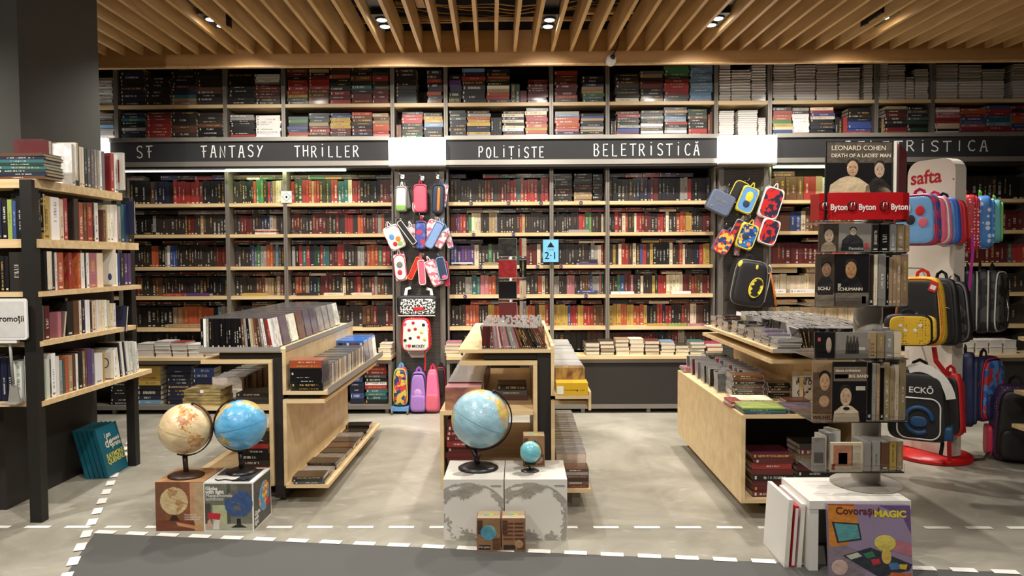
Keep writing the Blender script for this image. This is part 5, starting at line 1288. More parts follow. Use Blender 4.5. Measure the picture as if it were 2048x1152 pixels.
# ================================================================== globes on their boxes
LANDS = [  # rough coast lines, (lon, lat)
 [(-168, 66), (-156, 71), (-128, 70), (-110, 68), (-95, 72), (-82, 70), (-80, 62), (-94, 60), (-92, 56), (-80, 52), (-78, 60), (-70, 61), (-62, 57), (-56, 52), (-66, 48), (-65, 44), (-71, 42), (-75, 36), (-81, 31), (-80, 25), (-83, 29), (-90, 29), (-97, 27), (-97, 20), (-90, 21), (-88, 16), (-83, 14), (-82, 9), (-78, 8), (-84, 9), (-92, 14), (-105, 20), (-112, 28), (-117, 33), (-124, 40), (-124, 48), (-132, 55), (-145, 60), (-158, 57), (-165, 60)],
 [(-78, 8), (-72, 12), (-62, 10), (-52, 5), (-50, 0), (-35, -6), (-39, -14), (-41, -22), (-48, -27), (-54, -34), (-62, -39), (-66, -45), (-69, -52), (-75, -51), (-73, -40), (-71, -30), (-70, -18), (-76, -14), (-81, -5), (-80, 1)],
 [(-17, 15), (-16, 24), (-9, 32), (-5, 36), (10, 37), (20, 31), (32, 31), (36, 22), (43, 12), (51, 11), (42, -2), (40, -14), (35, -22), (32, -28), (22, -34), (18, -33), (12, -17), (13, -6), (9, 3), (4, 6), (-8, 5)],
 [(-9, 38), (-9, 43), (-2, 44), (2, 50), (8, 54), (11, 59), (6, 62), (18, 69), (30, 70), (42, 66), (60, 69), (75, 72), (100, 77), (115, 74), (140, 73), (160, 70), (178, 67), (172, 61), (162, 58), (156, 52), (155, 60), (140, 58), (135, 46), (129, 36), (122, 39), (121, 31), (110, 21), (106, 12), (101, 2), (98, 14), (90, 22), (80, 14), (77, 8), (73, 18), (66, 25), (57, 26), (48, 30), (56, 22), (52, 16), (43, 13), (36, 28), (36, 36), (27, 37), (22, 37), (18, 41), (12, 45), (16, 39), (8, 44), (3, 42), (-2, 37)],
 [(114, -22), (122, -17), (130, -12), (137, -15), (142, -11), (146, -19), (153, -27), (150, -37), (141, -38), (132, -32), (118, -35)],
 [(-45, 60), (-52, 66), (-58, 75), (-70, 78), (-40, 83), (-20, 80), (-22, 70), (-40, 65)],
 [(44, -25), (47, -25), (50, -15), (46, -16)], [(131, 31), (137, 35), (141, 41), (145, 44), (140, 35)], [(95, 5), (104, -4), (106, -6), (100, 0)], [(109, 1), (118, 5), (117, -3), (111, -3)],
 [(131, -1), (141, -3), (150, -10), (143, -9), (138, -8)], [(-6, 50), (1, 52), (-2, 58), (-6, 57)], [(173, -41), (178, -38), (174, -36)], [(167, -46), (173, -42), (171, -44)], [(-85, 22), (-75, 20), (-78, 22)]]
def is_land(lon, lat):
    lon = (lon + 180) % 360 - 180
    if lat < -70: return 9
    for q, P in enumerate(LANDS):
        ins = False; j = len(P) - 1
        for i in range(len(P)):
            if (P[i][1] > lat) != (P[j][1] > lat) and lon < (P[j][0] - P[i][0]) * (lat - P[i][1]) / (P[j][1] - P[i][1]) + P[i][0]: ins = not ins
            j = i
        if ins: return q + 1
    return 0
def jig(lon, lat): return lon + 2.2 * math.sin(lat * .9) + 1.2 * math.sin(lat * 2.7 + lon), lat + 1.8 * math.sin(lon * .8) + 1.0 * math.sin(lon * 2.3)
def map_col(lon, lat, sea, lands, relief=0.1):
    a, b = jig(lon, lat); q = is_land(a, b)
    if not q: c = sea
    else:
        # neighbouring countries in different tints
        c = lands[int((math.floor((a + 4 * math.sin(b * .21)) / 13) * 3 + math.floor((b + 3 * math.sin(a * .17)) / 10) * 5)) % len(lands)]
    k = 1 + relief * math.sin(lon * .13 + lat * .21) * math.sin(lat * .17)
    return tuple(min(.95, x * k) for x in c)
M_GLOBE = cloth('printed_globe', 0.3, 0.4, 30, 0.10)
def globe(name_label, cx, cy, z_top, R, tilt, lon0, sea, lands, mat_arm, mirror=False, foot=(.10, .10), cz=None, nu=120, nv=72, light=False, pitch=0):
    cz = cz; t = thing('globe', name_label, 'globe', (cx, cy, z_top), 0, 'desk globes')
    A = T(cx, cy, cz) @ RX(pitch) @ RY(tilt); G = A @ RZ(-90 - lon0)
    m = MB(); rings = []
    for i in range(nv + 1):
        la = -90 + 180 * i / nv
        rings.append(m.add([G @ Vector((R * math.cos(rad(la)) * math.cos(2 * PI * j / nu), R * math.cos(rad(la)) * math.sin(2 * PI * j / nu), R * math.sin(rad(la)))) for j in range(nu)]))
    for i in range(nv):
        for j in range(nu):
            q = (j + 1) % nu; lo = 360 * (j + .5) / nu; la = -90 + 180 * (i + .5) / nv
            m.face([rings[i] + j, rings[i] + q, rings[i + 1] + q, rings[i + 1] + j], map_col(lo, la, sea, lands), smooth=True)
    m.build('map_ball', M_GLOBE, t)
    MB().tube([A @ Vector(((R + .0005) * math.cos(2 * PI * k / 96), (R + .0005) * math.sin(2 * PI * k / 96), 0)) for k in range(96)], .0012 * R / .14, 5, closed=True).build('equator_seam', plain('seam_' + name_label.split()[0], tuple(c * .55 for c in sea[:3]) + (1,), .5), t)
    s = -1 if mirror else 1
    Ra = R * 1.085
    arm = [A @ Vector((s * Ra * math.cos(a), 0, Ra * math.sin(a))) for a in [PI / 2 - PI * k / 24 for k in range(25)]]
    MB().tube(arm, 0, flat=(.016 * R / .14 if True else 0, .006, (0, 1, 0)) if False else (.018 * R / .14, .006 * R / .14, tuple((A.to_3x3() @ Vector((0, 0, 1)))))).build('meridian_arm', mat_arm, t)
    for zz in (1, -1):
        MB().lathe([(.008 * R / .14, R * .995), (.008 * R / .14, Ra + .004)], 12, A @ (Matrix.Identity(4) if zz == 1 else RX(180))).build('axis_cap', mat_arm, t)
    # neck and foot
    low = A @ Vector((s * Ra * math.cos(-PI / 2 + .25), 0, Ra * math.sin(-PI / 2 + .25)))
    k = R / .14
    fx = cx + (low.x - cx) * .35
    MB().tube([low, ((low.x + fx) / 2, cy, (low.z + z_top) / 2), (fx, cy, z_top + .02 * k)], .014 * k, 10).build('neck', mat_arm, t)
    MB().lathe([(foot[0], z_top + .0008), (foot[0] * 1.0, z_top + .008 * k), (foot[0] * .8, z_top + .018 * k), (foot[0] * .2, z_top + .026 * k), (0.001, z_top + .027 * k)], 40, T(fx, cy, 0) @ Matrix.Diagonal((1, foot[1] / foot[0], 1, 1))).build('foot', mat_arm, t)
    return t
M_DKWOOD = woodmat('dark_globe_wood', S(40, 26, 20), S(70, 46, 34), (4, 4, 4), 3, .4)
BZ = .276
L3 = lambda *c: [S(*x)[:3] for x in c]
globe('antique cream globe with brown lands on the brown globe box', -1.895, 4.05, BZ, .141, 17, -112, S(232, 206, 160)[:3], L3((214, 170, 112), (198, 138, 80), (222, 186, 130), (188, 120, 66)), M_DKWOOD, cz=.548, foot=(.10, .085))
M_CLEARP = plain('smoky_plastic', S(66, 66, 74), .2)
globe('light blue globe with a tan Australia, on the box lettered Globe with light', -1.607, 4.12, BZ, .1425, -13, 166, S(96, 174, 220)[:3], L3((214, 182, 110), (200, 170, 100), (190, 180, 120), (222, 192, 130)), M_BLACKP, mirror=True, cz=.552, foot=(.085, .085))
globe('large pale blue political globe on the left white box', -.222, 4.0, .33, .161, 27, -152, S(158, 198, 212)[:3], L3((226, 206, 96), (222, 150, 140), (190, 196, 90), (228, 178, 110)), M_BLACKP, cz=.611, foot=(.112, .10))
globe('tiny turquoise globe on the right white box', .056, 3.95, .33, .0585, 22, -160, S(110, 186, 200)[:3], L3((150, 196, 180), (196, 200, 140), (130, 190, 170)), M_BLACKP, cz=.437, foot=(.05, .04), nu=72, nv=40)
# cables lying by the blue globe
MB().tube([(-1.70, 3.975, BZ + .004), (-1.68, 3.955, BZ + .004), (-1.64, 3.965, BZ + .006), (-1.60, 3.955, BZ + .004), (-1.56, 3.97, BZ + .004), (-1.53, 3.955, BZ + .004), (-1.52, 3.99, BZ + .004)], .0035, 6).build('cord', M_BLACKP, None)
o = bpy.data.objects['cord']; tag(o, 'thin black cord curled on the box lettered Globe with light', 'cord')

def map_disc(m, M, R, lon0, lat0, sea, lands, clip=None, n=44, only_land=False):
    """a flat printed picture of a globe on the local xy plane of M"""
    for i in range(n):
        for j in range(n):
            x0, x1 = -R + 2 * R * i / n, -R + 2 * R * (i + 1) / n; y0, y1 = -R + 2 * R * j / n, -R + 2 * R * (j + 1) / n
            x, y = (x0 + x1) / 2, (y0 + y1) / 2; r2 = (x * x + y * y) / R / R
            if r2 > .985: continue
            if clip and not clip(x, y): continue
            z = math.sqrt(1 - r2); u, v = x / R, y / R
            ph = rad(lat0); Y = v * math.cos(ph) + z * math.sin(ph); Zc = -v * math.sin(ph) + z * math.cos(ph)
            la = math.degrees(math.asin(max(-1, min(1, Y)))); lo = lon0 + math.degrees(math.atan2(u, Zc))
            c = map_col(lo, la, sea, lands)
            if only_land and c[0] == map_col(lo, la, sea, sea and [sea])[0]: continue
            n0 = m.add([M @ Vector((x0, y0, 0)), M @ Vector((x1, y0, 0)), M @ Vector((x1, y1, 0)), M @ Vector((x0, y1, 0))]); m.face([n0, n0 + 1, n0 + 2, n0 + 3], c)
def pbox(t, x0, x1, y0, y1, z0, z1, m, name='box'): return bx(name, m, t, x0, x1, y0, y1, z0, z1)
# brown box of the antique globe
t = thing('globe_box', 'brown cardboard box printed with an antique globe, under the cream globe', 'box', (-1.885, 4.08, 0), 0, 'printed globe boxes')
M_BRBOX = woodmat('brown_printed_card', S(104, 62, 40), S(150, 100, 66), (7, 1, 1), 2, .35); M_TOPB = woodmat('tan_printed_card', S(160, 106, 70), S(206, 166, 120), (3, 3, 1), 3, .35)
pbox(t, -2.022, -1.752, 3.943, 4.215, .0008, .274, M_BRBOX); bx('top_print', M_TOPB, t, -2.021, -1.753, 3.944, 4.214, .2741, .2755)
m = MB(); fx0 = -2.022; FM = T(0, 3.9424, 0) @ UPF
def pf(m, x0, x1, z0, z1, col, off=0.0, y=3.9424): m.quad((x0, y - off, z0), (x1, y - off, z0), (x1, y - off, z1), (x0, y - off, z1), col)
pf(m, -2.022, -1.98, .002, .273, S(120, 74, 50)[:3]); pf(m, -1.86, -1.83, .05, .273, S(140, 84, 56)[:3]); pf(m, -1.83, -1.805, .05, .273, S(196, 150, 112)[:3]); pf(m, -1.805, -1.752, .002, .273, S(188, 160, 122)[:3]); pf(m, -2.022, -1.81, .002, .06, S(112, 58, 36)[:3], .0001)
m.poly([(-1.91, 3.9421, .05), (-1.90, 3.9421, .03), (-1.77, 3.9421, .004), (-1.752, 3.9421, .02)], S(196, 138, 90)[:3]); m.build('front_print', M_PRINT, t)
m = MB(); map_disc(m, T(-1.918, 3.9416, .168) @ UPF, .078, -85, 5, S(206, 182, 136)[:3], L3((176, 138, 92), (162, 122, 78), (186, 150, 104))); m.build('globe_picture', M_PRINT, t)
MB().prism([(-.03, 0), (.03, 0), (.012, .03), (-.012, .03)], .0003, T(-1.918, 3.9419, .058) @ UPF).build('stand_picture', M_DKWOOD, t)
for i, s in enumerate(('Mappamondo', 'Antique globe light', 'Globus mit Licht')): letters('lettering', s, T(-1.862, 3.9414, .088 - .013 * i) @ UPF, .0125, M_WHITEP, t, 'LEFT')
# box lettered Globe with light
t = thing('globe_box', 'white edged printed box lettered Globe with light Mappamondo luminoso', 'box', (-1.61, 4.08, 0), 0, 'printed globe boxes')
M_GRBOX = plain('grey_green_print', S(122, 124, 104), .3, 0, .3, 9)
pbox(t, -1.748, -1.474, 3.93, 4.215, .0008, .274, M_WHITEP); 
bx('top_print', M_WHITEP, t, -1.747, -1.475, 3.931, 4.214, .2741, .2755)
m = MB(); m.quad((-1.60, 3.945, .2758), (-1.50, 3.945, .2758), (-1.50, 4.19, .2758), (-1.56, 4.19, .2758), S(54, 54, 60)[:3]); m.quad((-1.73, 4.06, .2758), (-1.60, 4.06, .2758), (-1.60, 4.20, .2758), (-1.73, 4.20, .2758), S(70, 70, 74)[:3]); m.build('top_panel', M_PRINT, t)
y = 3.9294; m = MB()
pf(m, -1.742, -1.480, .008, .268, S(112, 112, 96)[:3], 0, y); pf(m, -1.70, -1.62, .03, .15, S(176, 182, 140)[:3], .0001, y); pf(m, -1.742, -1.71, .008, .16, S(74, 70, 60)[:3], .0001, y); pf(m, -1.62, -1.60, .03, .268, S(80, 84, 74)[:3], .0001, y); pf(m, -1.742, -1.48, .008, .045, S(170, 170, 150)[:3], .0002, y); pf(m, -1.56, -1.48, .15, .268, S(96, 92, 84)[:3], .0001, y)
m.build('front_print', M_PRINT, t)
m = MB(); map_disc(m, T(-1.555, y - .0008, .158) @ UPF, .078, 140, -5, S(58, 84, 128)[:3], L3((96, 96, 104), (110, 104, 96))); m.build('globe_picture', M_PRINT, t)
MB().prism([(-.045, 0), (.045, 0), (.012, .018), (.01, .05), (-.01, .05), (-.012, .018)], .0003, T(-1.555, y - .0004, .024) @ UPF).build('stand_picture', M_BLACKP, t)
m = MB(); m.poly([(-1.73, y - .0005, .075), (-1.66, y - .0005, .068), (-1.655, y - .0005, .102), (-1.725, y - .0005, .108)], S(190, 40, 56)[:3]); m.poly([(-1.735, y - .0005, .012), (-1.70, y - .0005, .03), (-1.715, y - .0005, .075), (-1.728, y - .0005, .06)], S(196, 160, 134)[:3]); m.poly([(-1.70, y - .0005, .014), (-1.665, y - .0005, .014), (-1.66, y - .0005, .068), (-1.69, y - .0005, .066)], S(214, 206, 196)[:3]); m.build('tag_picture', M_PRINT, t)
for i, (s, b_) in enumerate((('Globe', .0012), ('with light', .0012), ('Mappamondo', 0), ('luminoso', 0))): letters('lettering', s, T(-1.737, y - .0012, .234 - .0195 * i) @ UPF, .027, M_WHITEP, t, 'LEFT', b_)
SM = Matrix(((0, 0, 1, -1.4732), (1, 0, 0, 0), (0, 1, 0, 0), (0, 0, 0, 1)))    # local xy on the right side of the box
m = MB(); m.quad((-1.4735, 3.938, .008), (-1.4735, 4.207, .008), (-1.4735, 4.207, .268), (-1.4735, 3.938, .268), S(74, 72, 70)[:3]); m.build('side_print', M_PRINT, t)
m = MB(); map_disc(m, SM @ T(4.10, .15, .0004), .085, 10, 10, S(84, 150, 196)[:3], L3((222, 170, 60), (214, 96, 50), (230, 200, 90))); m.build('globe_picture', M_PRINT, t)
for i, s in enumerate(('Globe', 'with', 'light')): letters('lettering', s, SM @ T(3.945, .08 - .026 * i, .0008), .034, M_WHITEP, t, 'LEFT', .001)
MB().quad((-1.4725, 4.12, .075), (-1.4725, 4.19, .085), (-1.4725, 4.19, .125), (-1.4725, 4.12, .11), S(190, 40, 50)[:3]).build('red_tag', M_PRINT, t)
# two white boxes with a grey printed globe
def white_box(x0, x1, label):
    t = thing('globe_box', label, 'box', ((x0 + x1) / 2, 3.99, 0), 0, 'white globe boxes')
    pbox(t, x0, x1, 3.80, 4.165, .0008, .329, plain('white_carton', S(216, 212, 202), .45, 0, .03, 10) if 'white_carton' not in MATS else MATS['white_carton'])
    gy = S(164, 158, 148)[:3]; w = x1 - x0
    m = MB(); cx_, cz_, R = x0 + w * .40, .07, .245
    MM = T(cx_, 3.7993, cz_) @ UPF
    n = 90
    for i in range(n):
        for j in range(n):
            xa, xb = x0 + .002 + (w - .004) * i / n, x0 + .002 + (w - .004) * (i + 1) / n; za, zb = .003 + .32 * j / n, .003 + .32 * (j + 1) / n
            x, z = (xa + xb) / 2 - cx_, (za + zb) / 2 - cz_; r2 = (x * x + z * z) / R / R
            on = False
            if r2 < 1:
                c = math.sqrt(1 - r2); la = math.degrees(math.asin(max(-1, min(1, z / R * math.cos(.5) + c * math.sin(.5))))); lo = 62 + math.degrees(math.atan2(x / R, -z / R * math.sin(.5) + c * math.cos(.5)))
                on = not is_land(*jig(lo, la))
            if on:
                n0 = m.add([(xa, 3.7994, za), (xb, 3.7994, za), (xb, 3.7994, zb), (xa, 3.7994, zb)]); m.face([n0, n0 + 1, n0 + 2, n0 + 3], gy)
    m.build('front_print', M_PRINT, t)
    m = MB(); m.soft(.06, .04, .0008, T(x0 + .1, 3.90, .3292), 1, 1, gy); m.build('top_print', M_PRINT, t)
    letters('lettering', 'CARTOTECNICA', T(x1 - .012, 3.7993, .292) @ UPF, .0075, M_INK, t, 'RIGHT', .0003)
    MB().quad((x1 - .06, 3.7993, .288), (x1 - .012, 3.7993, .288), (x1 - .012, 3.7993, .289), (x1 - .06, 3.7993, .289), S(60, 56, 54)[:3]).build('rule', M_PRINT, t)
white_box(-.410, -.090, 'left white carton printed with a grey globe, under the large blue globe'); white_box(-.085, .247, 'right white carton printed with a grey globe, under the tiny turquoise globe')
# small brown globe boxes
def small_box(x0, y0, z0, label, kind):
    w, d, h = .122, .11, .172
    t = thing('globe_box', label, 'box', (x0 + w / 2, y0 + d / 2, z0), 0, 'small brown globe boxes')
    pbox(t, x0, x0 + w, y0, y0 + d, z0 + .0008, z0 + h, M_BRBOX if 'mini' in MATS else M_BRBOX); y = y0 - .0006
    m = MB(); pf(m, x0 + .002, x0 + w - .002, z0 + .002, z0 + h - .002, S(150, 112, 78)[:3], 0, y); pf(m, x0 + .004, x0 + .03, z0 + .09, z0 + h - .01, S(84, 56, 40)[:3], .0001, y); pf(m, x0 + .08, x0 + w - .004, z0 + .01, z0 + .07, S(104, 66, 46)[:3], .0001, y); pf(m, x0 + .01, x0 + .07, z0 + .01, z0 + .035, S(60, 42, 34)[:3], .0001, y)
    if kind == 1:
        for i in range(5): pf(m, x0 + .008, x0 + .06, z0 + .06 + .02 * i, z0 + .07 + .02 * i, S(104, 60, 44)[:3], .0002, y)
        for i in range(5): pf(m, x0 + .066, x0 + .112, z0 + .06 + .02 * i, z0 + .07 + .02 * i, S(86, 54, 44)[:3], .0002, y)
    m.build('front_print', M_PRINT, t)
    if kind == 0:
        m = MB(); map_disc(m, T(x0 + .06, y - .0008, z0 + .1) @ UPF, .041, -150, 10, S(88, 150, 170)[:3], L3((120, 170, 160), (160, 170, 130)), n=30); m.build('globe_picture', M_PRINT, t)
        letters('lettering', 'Mini globe', T(x0 + .012, y - .001, z0 + .02) @ UPF, .013, M_WHITEP, t, 'LEFT')
    else:
        m = MB(); map_disc(m, T(x0 + .088, y - .0008, z0 + .04) @ UPF, .022, 10, 10, S(176, 140, 104)[:3], L3((150, 110, 76), (190, 150, 110)), n=20); m.build('globe_picture', M_PRINT, t)
    m = MB(); m.quad((x0 + .003, y0 + .003, z0 + h + .0006), (x0 + w - .003, y0 + .003, z0 + h + .0006), (x0 + w - .003, y0 + d - .003, z0 + h + .0006), (x0 + .003, y0 + d - .003, z0 + h + .0006), S(186, 164, 130)[:3]); m.soft(.03, .025, .0005, T(x0 + .06, y0 + .055, z0 + h + .0012), 1, 1, S(196, 190, 90)[:3]); m.soft(.016, .014, .0005, T(x0 + .05, y0 + .05, z0 + h + .0018), 1, 1, S(110, 170, 190)[:3]); m.build('top_print', M_PRINT, t)
small_box(-.225, 3.655, 0, 'small brown box printed with a turquoise globe, front left of the pair', 0); small_box(-.098, 3.655, 0, 'small brown box with printed text lines, front right of the pair', 1); small_box(.015, 4.035, .3296, 'small brown globe box standing behind the tiny globe', 2)

# ================================================================== white table with the tall music spinner
TX0, TX1, TY0, TY1, TH = 1.375, 1.855, 3.42, 3.79, .34
t = thing('side_table', 'low white laminate table under the tall music spinner', 'table', ((TX0 + TX1) / 2, (TY0 + TY1) / 2, 0))
bx('table_top', M_WHITE, t, TX0, TX1, TY0, TY1, TH - .04, TH)
bx('side_panel', M_WHITE, t, TX0 + .002, TX0 + .045, TY0 + .004, TY1 - .004, 0.001, TH - .0405); bx('side_panel', M_WHITE, t, TX1 - .045, TX1 - .002, TY0 + .004, TY1 - .004, .001, TH - .0405); bx('back_panel', M_WHITE, t, TX0 + .0455, TX1 - .0455, TY1 - .03, TY1 - .004, .001, TH - .0405)
# spinner
PX, PY = 1.765, 3.685
sp = thing('music_spinner', 'tall revolving grey spinner with clear tiers of music cases and a red band', 'display rack', (PX, PY, TH))
MB().lathe([(.17, TH + .0006), (.17, TH + .008), (.07, TH + .02), (.068, TH + .05), (.068, 1.86), (.06, 1.862)], 40, T(PX, PY, 0)).build('column', plain('column_grey', S(176, 168, 156), .45, 0, .05, 10), sp)
def zpx(y): return at(1725, y, PY - .2).z
YFc = PY - .21
SG = 'music cases in the tall spinner'
def tier(y_top, y_bot, xl, xr):
    z0 = zpx(y_bot); z1 = zpx(y_top); a = at(xl, y_bot, YFc).x; b = at(xr, y_bot, YFc).x
    # clear tray round the column, open in the middle for it
    m = MB(); n = 4
    w0, w1 = a - .004, b + .004; ya, yb = YFc - .006, PY + .12
    for (x0, x1, p, q) in ((w0, w1, ya, PY - .075), (w0, w1, PY + .075, yb), (w0, PX - .075, PY - .075, PY + .06), (PX + .075, w1, PY - .075, PY + .075)): m.box(x0, x1, p, q, z0 - .006, z0 - .001)
    m.box(w0, w1, ya, ya + .003, z0 - .0005, z0 + .04)
    m.build('clear_tray', M_ACR, sp)
    for xx in (a + .08, b - .08): MB().tube([(xx, PY - .15, z0 - .003), (xx, PY - .07, z0 - .003)], .003, 6).build('spoke', M_STEEL, sp)
    return z0, z1
def scase(x0, x1, Y, z0, z1, ch, label, th=.014, words=(), figs=(), yaw=0, col=None):
    """music case facing the viewer with its printed cover"""
    t = thing('music_case', label, 'music CD', ((x0 + x1) / 2, Y, z0), rad(yaw), SG)
    w, h = x1 - x0, z1 - z0; L = T((x0 + x1) / 2, Y, z0) @ RZ(yaw)
    MB().box(-w / 2, w / 2, 0, th, 0, h, M=L).build('case', M_CARDS.get(ch) or M_SOOT, t)
    for (kind, u, v, a, b, c) in figs:
        c = S(*c)[:3]; m = MB()
        if kind == 'h':   # a head: face, hair, eyes, nose, mouth
            hair = S(*([34, 28, 26] if sum(c) > .6 else [18, 16, 16]))[:3]
            m.soft(a * w * 1.12, .0008, b * h * .72, L @ T(-w / 2 + u * w, -.0007, (v + b * .52) * h), 1, 1, hair, nu=20, nv=12)
            m.soft(a * w, .0012, b * h, L @ T(-w / 2 + u * w, -.0009, v * h), 1, 1, c, nu=20, nv=12)
            dk = tuple(x * .38 for x in c); md = tuple(x * .72 for x in c)
            for s_ in (-1, 1):
                m.soft(a * w * .16, .0009, b * h * .06, L @ T(-w / 2 + (u + s_ * a * .42) * w, -.0021, (v + b * .08) * h), 1, 1, dk, nu=10, nv=6)
                m.soft(a * w * .22, .0007, b * h * .03, L @ T(-w / 2 + (u + s_ * a * .42) * w, -.0021, (v + b * .24) * h), 1, 1, dk, nu=10, nv=6)
            m.soft(a * w * .09, .0009, b * h * .16, L @ T(-w / 2 + u * w, -.0021, (v - b * .14) * h), 1, 1, md, nu=10, nv=6)
            m.soft(a * w * .3, .0009, b * h * .05, L @ T(-w / 2 + u * w, -.0021, (v - b * .48) * h), 1, 1, tuple(x * y for x, y in zip(c, (.6, .35, .3))), nu=10, nv=6)
        elif kind == 'o': m.soft(a * w, .0009, b * h, L @ T(-w / 2 + u * w, -.0008, v * h), 1, 1, c, nu=20, nv=12)
        elif kind == 'b': m.quad(L @ Vector((-w / 2 + (u - a) * w, -.0004, (v - b) * h)), L @ Vector((-w / 2 + (u + a) * w, -.0004, (v - b) * h)), L @ Vector((-w / 2 + (u + a) * w, -.0004, (v + b) * h)), L @ Vector((-w / 2 + (u - a) * w, -.0004, (v + b) * h)), c)
        else:   # shoulders
            pts = [(u - a, v - b), (u + a, v - b), (u + a * .9, v + b * .2), (u + a * .45, v + b * .8), (u + a * .15, v + b), (u - a * .15, v + b), (u - a * .45, v + b * .8), (u - a * .9, v + b * .2)]
            m.poly([L @ Vector((-w / 2 + p * w, -.0006, q * h)) for p, q in pts], c)
        m.build('cover_picture', M_PRINT, t)
    for (s, u, v, size, mm, al) in words: letters('lettering', s, L @ T(-w / 2 + u * w, -.0019, v * h) @ UPF, size * h, mm, t, al, .0004)
    return t
M_CARDS = {'k': plain('black_sleeve', S(30, 28, 28), .25), 'K': plain('brown_sleeve', S(70, 60, 52), .25), 'c': plain('cream_sleeve', S(206, 190, 160), .25), 's': plain('grey_sleeve', S(136, 130, 122), .25), 'e': plain('tan_sleeve', S(150, 120, 90), .25)}
def fan(z0, h, x0, spec, where):
    """cases seen by their spines round the right side of a tier"""
    n = len(spec)
    for k, (ch, wpx, sh) in enumerate(spec):
        u = x0; 
        th = wpx / 395
        xm = x0 + th / 2; d = .11
        yy = YFc + .012 + .18 * max(0, (xm - (PX - .02))) 
        item('cd_case', T(xm, yy + d / 2, z0) @ RZ(4 + 2 * k), th * .86, d, h * sh, ch, f'{PAL[ch][1]} music case, {ordn(k)} of the spines on the right, {where}', SG, 1.6)
        x0 += th
# top card: record sleeves back to back over the red band
za, zb = zpx(440), zpx(284)
a = at(1648, 420, YFc); b = at(1786, 420, YFc)
FL = (('s', .36, .42, .32, .14, (214, 190, 152)), ('s', .78, .40, .2, .14, (44, 36, 34)), ('s', .86, .36, .12, .06, (200, 176, 146)), ('h', .40, .66, .085, .105, (196, 158, 122)), ('h', .80, .64, .075, .10, (196, 166, 138)), ('b', .5, .86, .48, .13, (88, 78, 66)))
t = scase(a.x, b.x, YFc - .002, za, zb, 'k', 'large dark record sleeve lettered LEONARD COHEN on top of the spinner', .008, (('LEONARD COHEN', .08, .89, .085, M_GOLDW, 'LEFT'), ("DEATH OF A LADIES' MAN", .08, .80, .066, M_GOLDW, 'LEFT')), FL, yaw=3)
bx('sleeve_edge', M_CREAM, t, b.x + .001, b.x + .012, YFc - .004, YFc + .004, za, zb)
t2 = thing('music_case', 'dark red record sleeve facing right, edge on, on top of the spinner', 'music CD', (b.x + .05, PY - .1, za), 0, SG)
MB().box(-.15, .15, 0, .012, 0, zb - za - .01, M=T(b.x + .115, PY - .075, za) @ RZ(56)).build('case', M_MAROON, t2)
bz0, bz1 = zpx(440), zpx(386)
M_BAND = plain('red_band_card', S(176, 26, 30), .25, 0, .06, 12)
n = 22; m = MB(); xl, xr = at(1641, 400, YFc).x, at(1818, 400, YFc + .06).x
path = [(xl - .0, YFc + .12), (xl + .002, YFc + .02), (xl + .03, YFc - .012)] + [(xl + .03 + (xr - .10 - xl) * k / 8, YFc - .018 - .006 * math.sin(PI * k / 8)) for k in range(1, 9)] + [(xr - .02, YFc + .02), (xr, YFc + .08), (xr, YFc + .2)]
for (p, q) in zip(path, path[1:]): m.quad((p[0], p[1], bz0), (q[0], q[1], bz0), (q[0], q[1], bz1), (p[0], p[1], bz1))
m.build('red_band', M_BAND, sp)
for k in range(3):
    x0_ = at((1656, 1712, 1776)[k], 410, YFc).x; yb_ = YFc - .0265
    letters('lettering', 'Byton', T(x0_ + .0, yb_, bz0 + (bz1 - bz0) * .36) @ UPF, .040, M_WHITEP, sp, 'LEFT', .001, sx=.86)
    MB().tube([(x0_ - .030 + .021 * math.cos(j * PI / 8), yb_, (bz0 + bz1) / 2 + .021 * math.sin(j * PI / 8)) for j in range(16)], .0025, 6, closed=True).build('record_logo', M_INK, sp)
    MB().tube([(x0_ - .036, yb_ - .001, (bz0 + bz1) / 2 - .008), (x0_ - .034, yb_ - .001, (bz0 + bz1) / 2 + .014), (x0_ - .02, yb_ - .001, (bz0 + bz1) / 2 + .018), (x0_ - .018, yb_ - .001, (bz0 + bz1) / 2)], .002, 5).build('note_logo', M_WHITEP, sp)
tier(430, 442, 1645, 1812)
def X(px): return at(px, 700, YFc).x
# second tier
z0, z1 = tier(447, 504, 1640, 1812)
scase(X(1638), X(1675), YFc + .012, z0, z1, 'K', 'brown music case with a pale portrait, left end of second spinner tier', figs=(('s', .5, .2, .4, .18, (150, 130, 106)), ('h', .52, .58, .24, .24, (188, 164, 134))), yaw=-6)
scase(X(1675), X(1739), YFc, z0, z1, 's', 'grey music case with a dark suited pianist, second spinner tier', words=(('Pianistica', .3, .08, .14, M_WHITEP, 'LEFT'),), figs=(('s', .42, .34, .36, .3, (38, 36, 38)), ('h', .44, .72, .1, .14, (196, 174, 146)), ('b', .86, .22, .06, .1, (196, 60, 60))))
fan(z0, z1 - z0, X(1741), (('K', 14, 1), ('k', 19, 1), ('s', 14, .98), ('e', 16, .98), ('e', 10, .95)), 'second spinner tier')
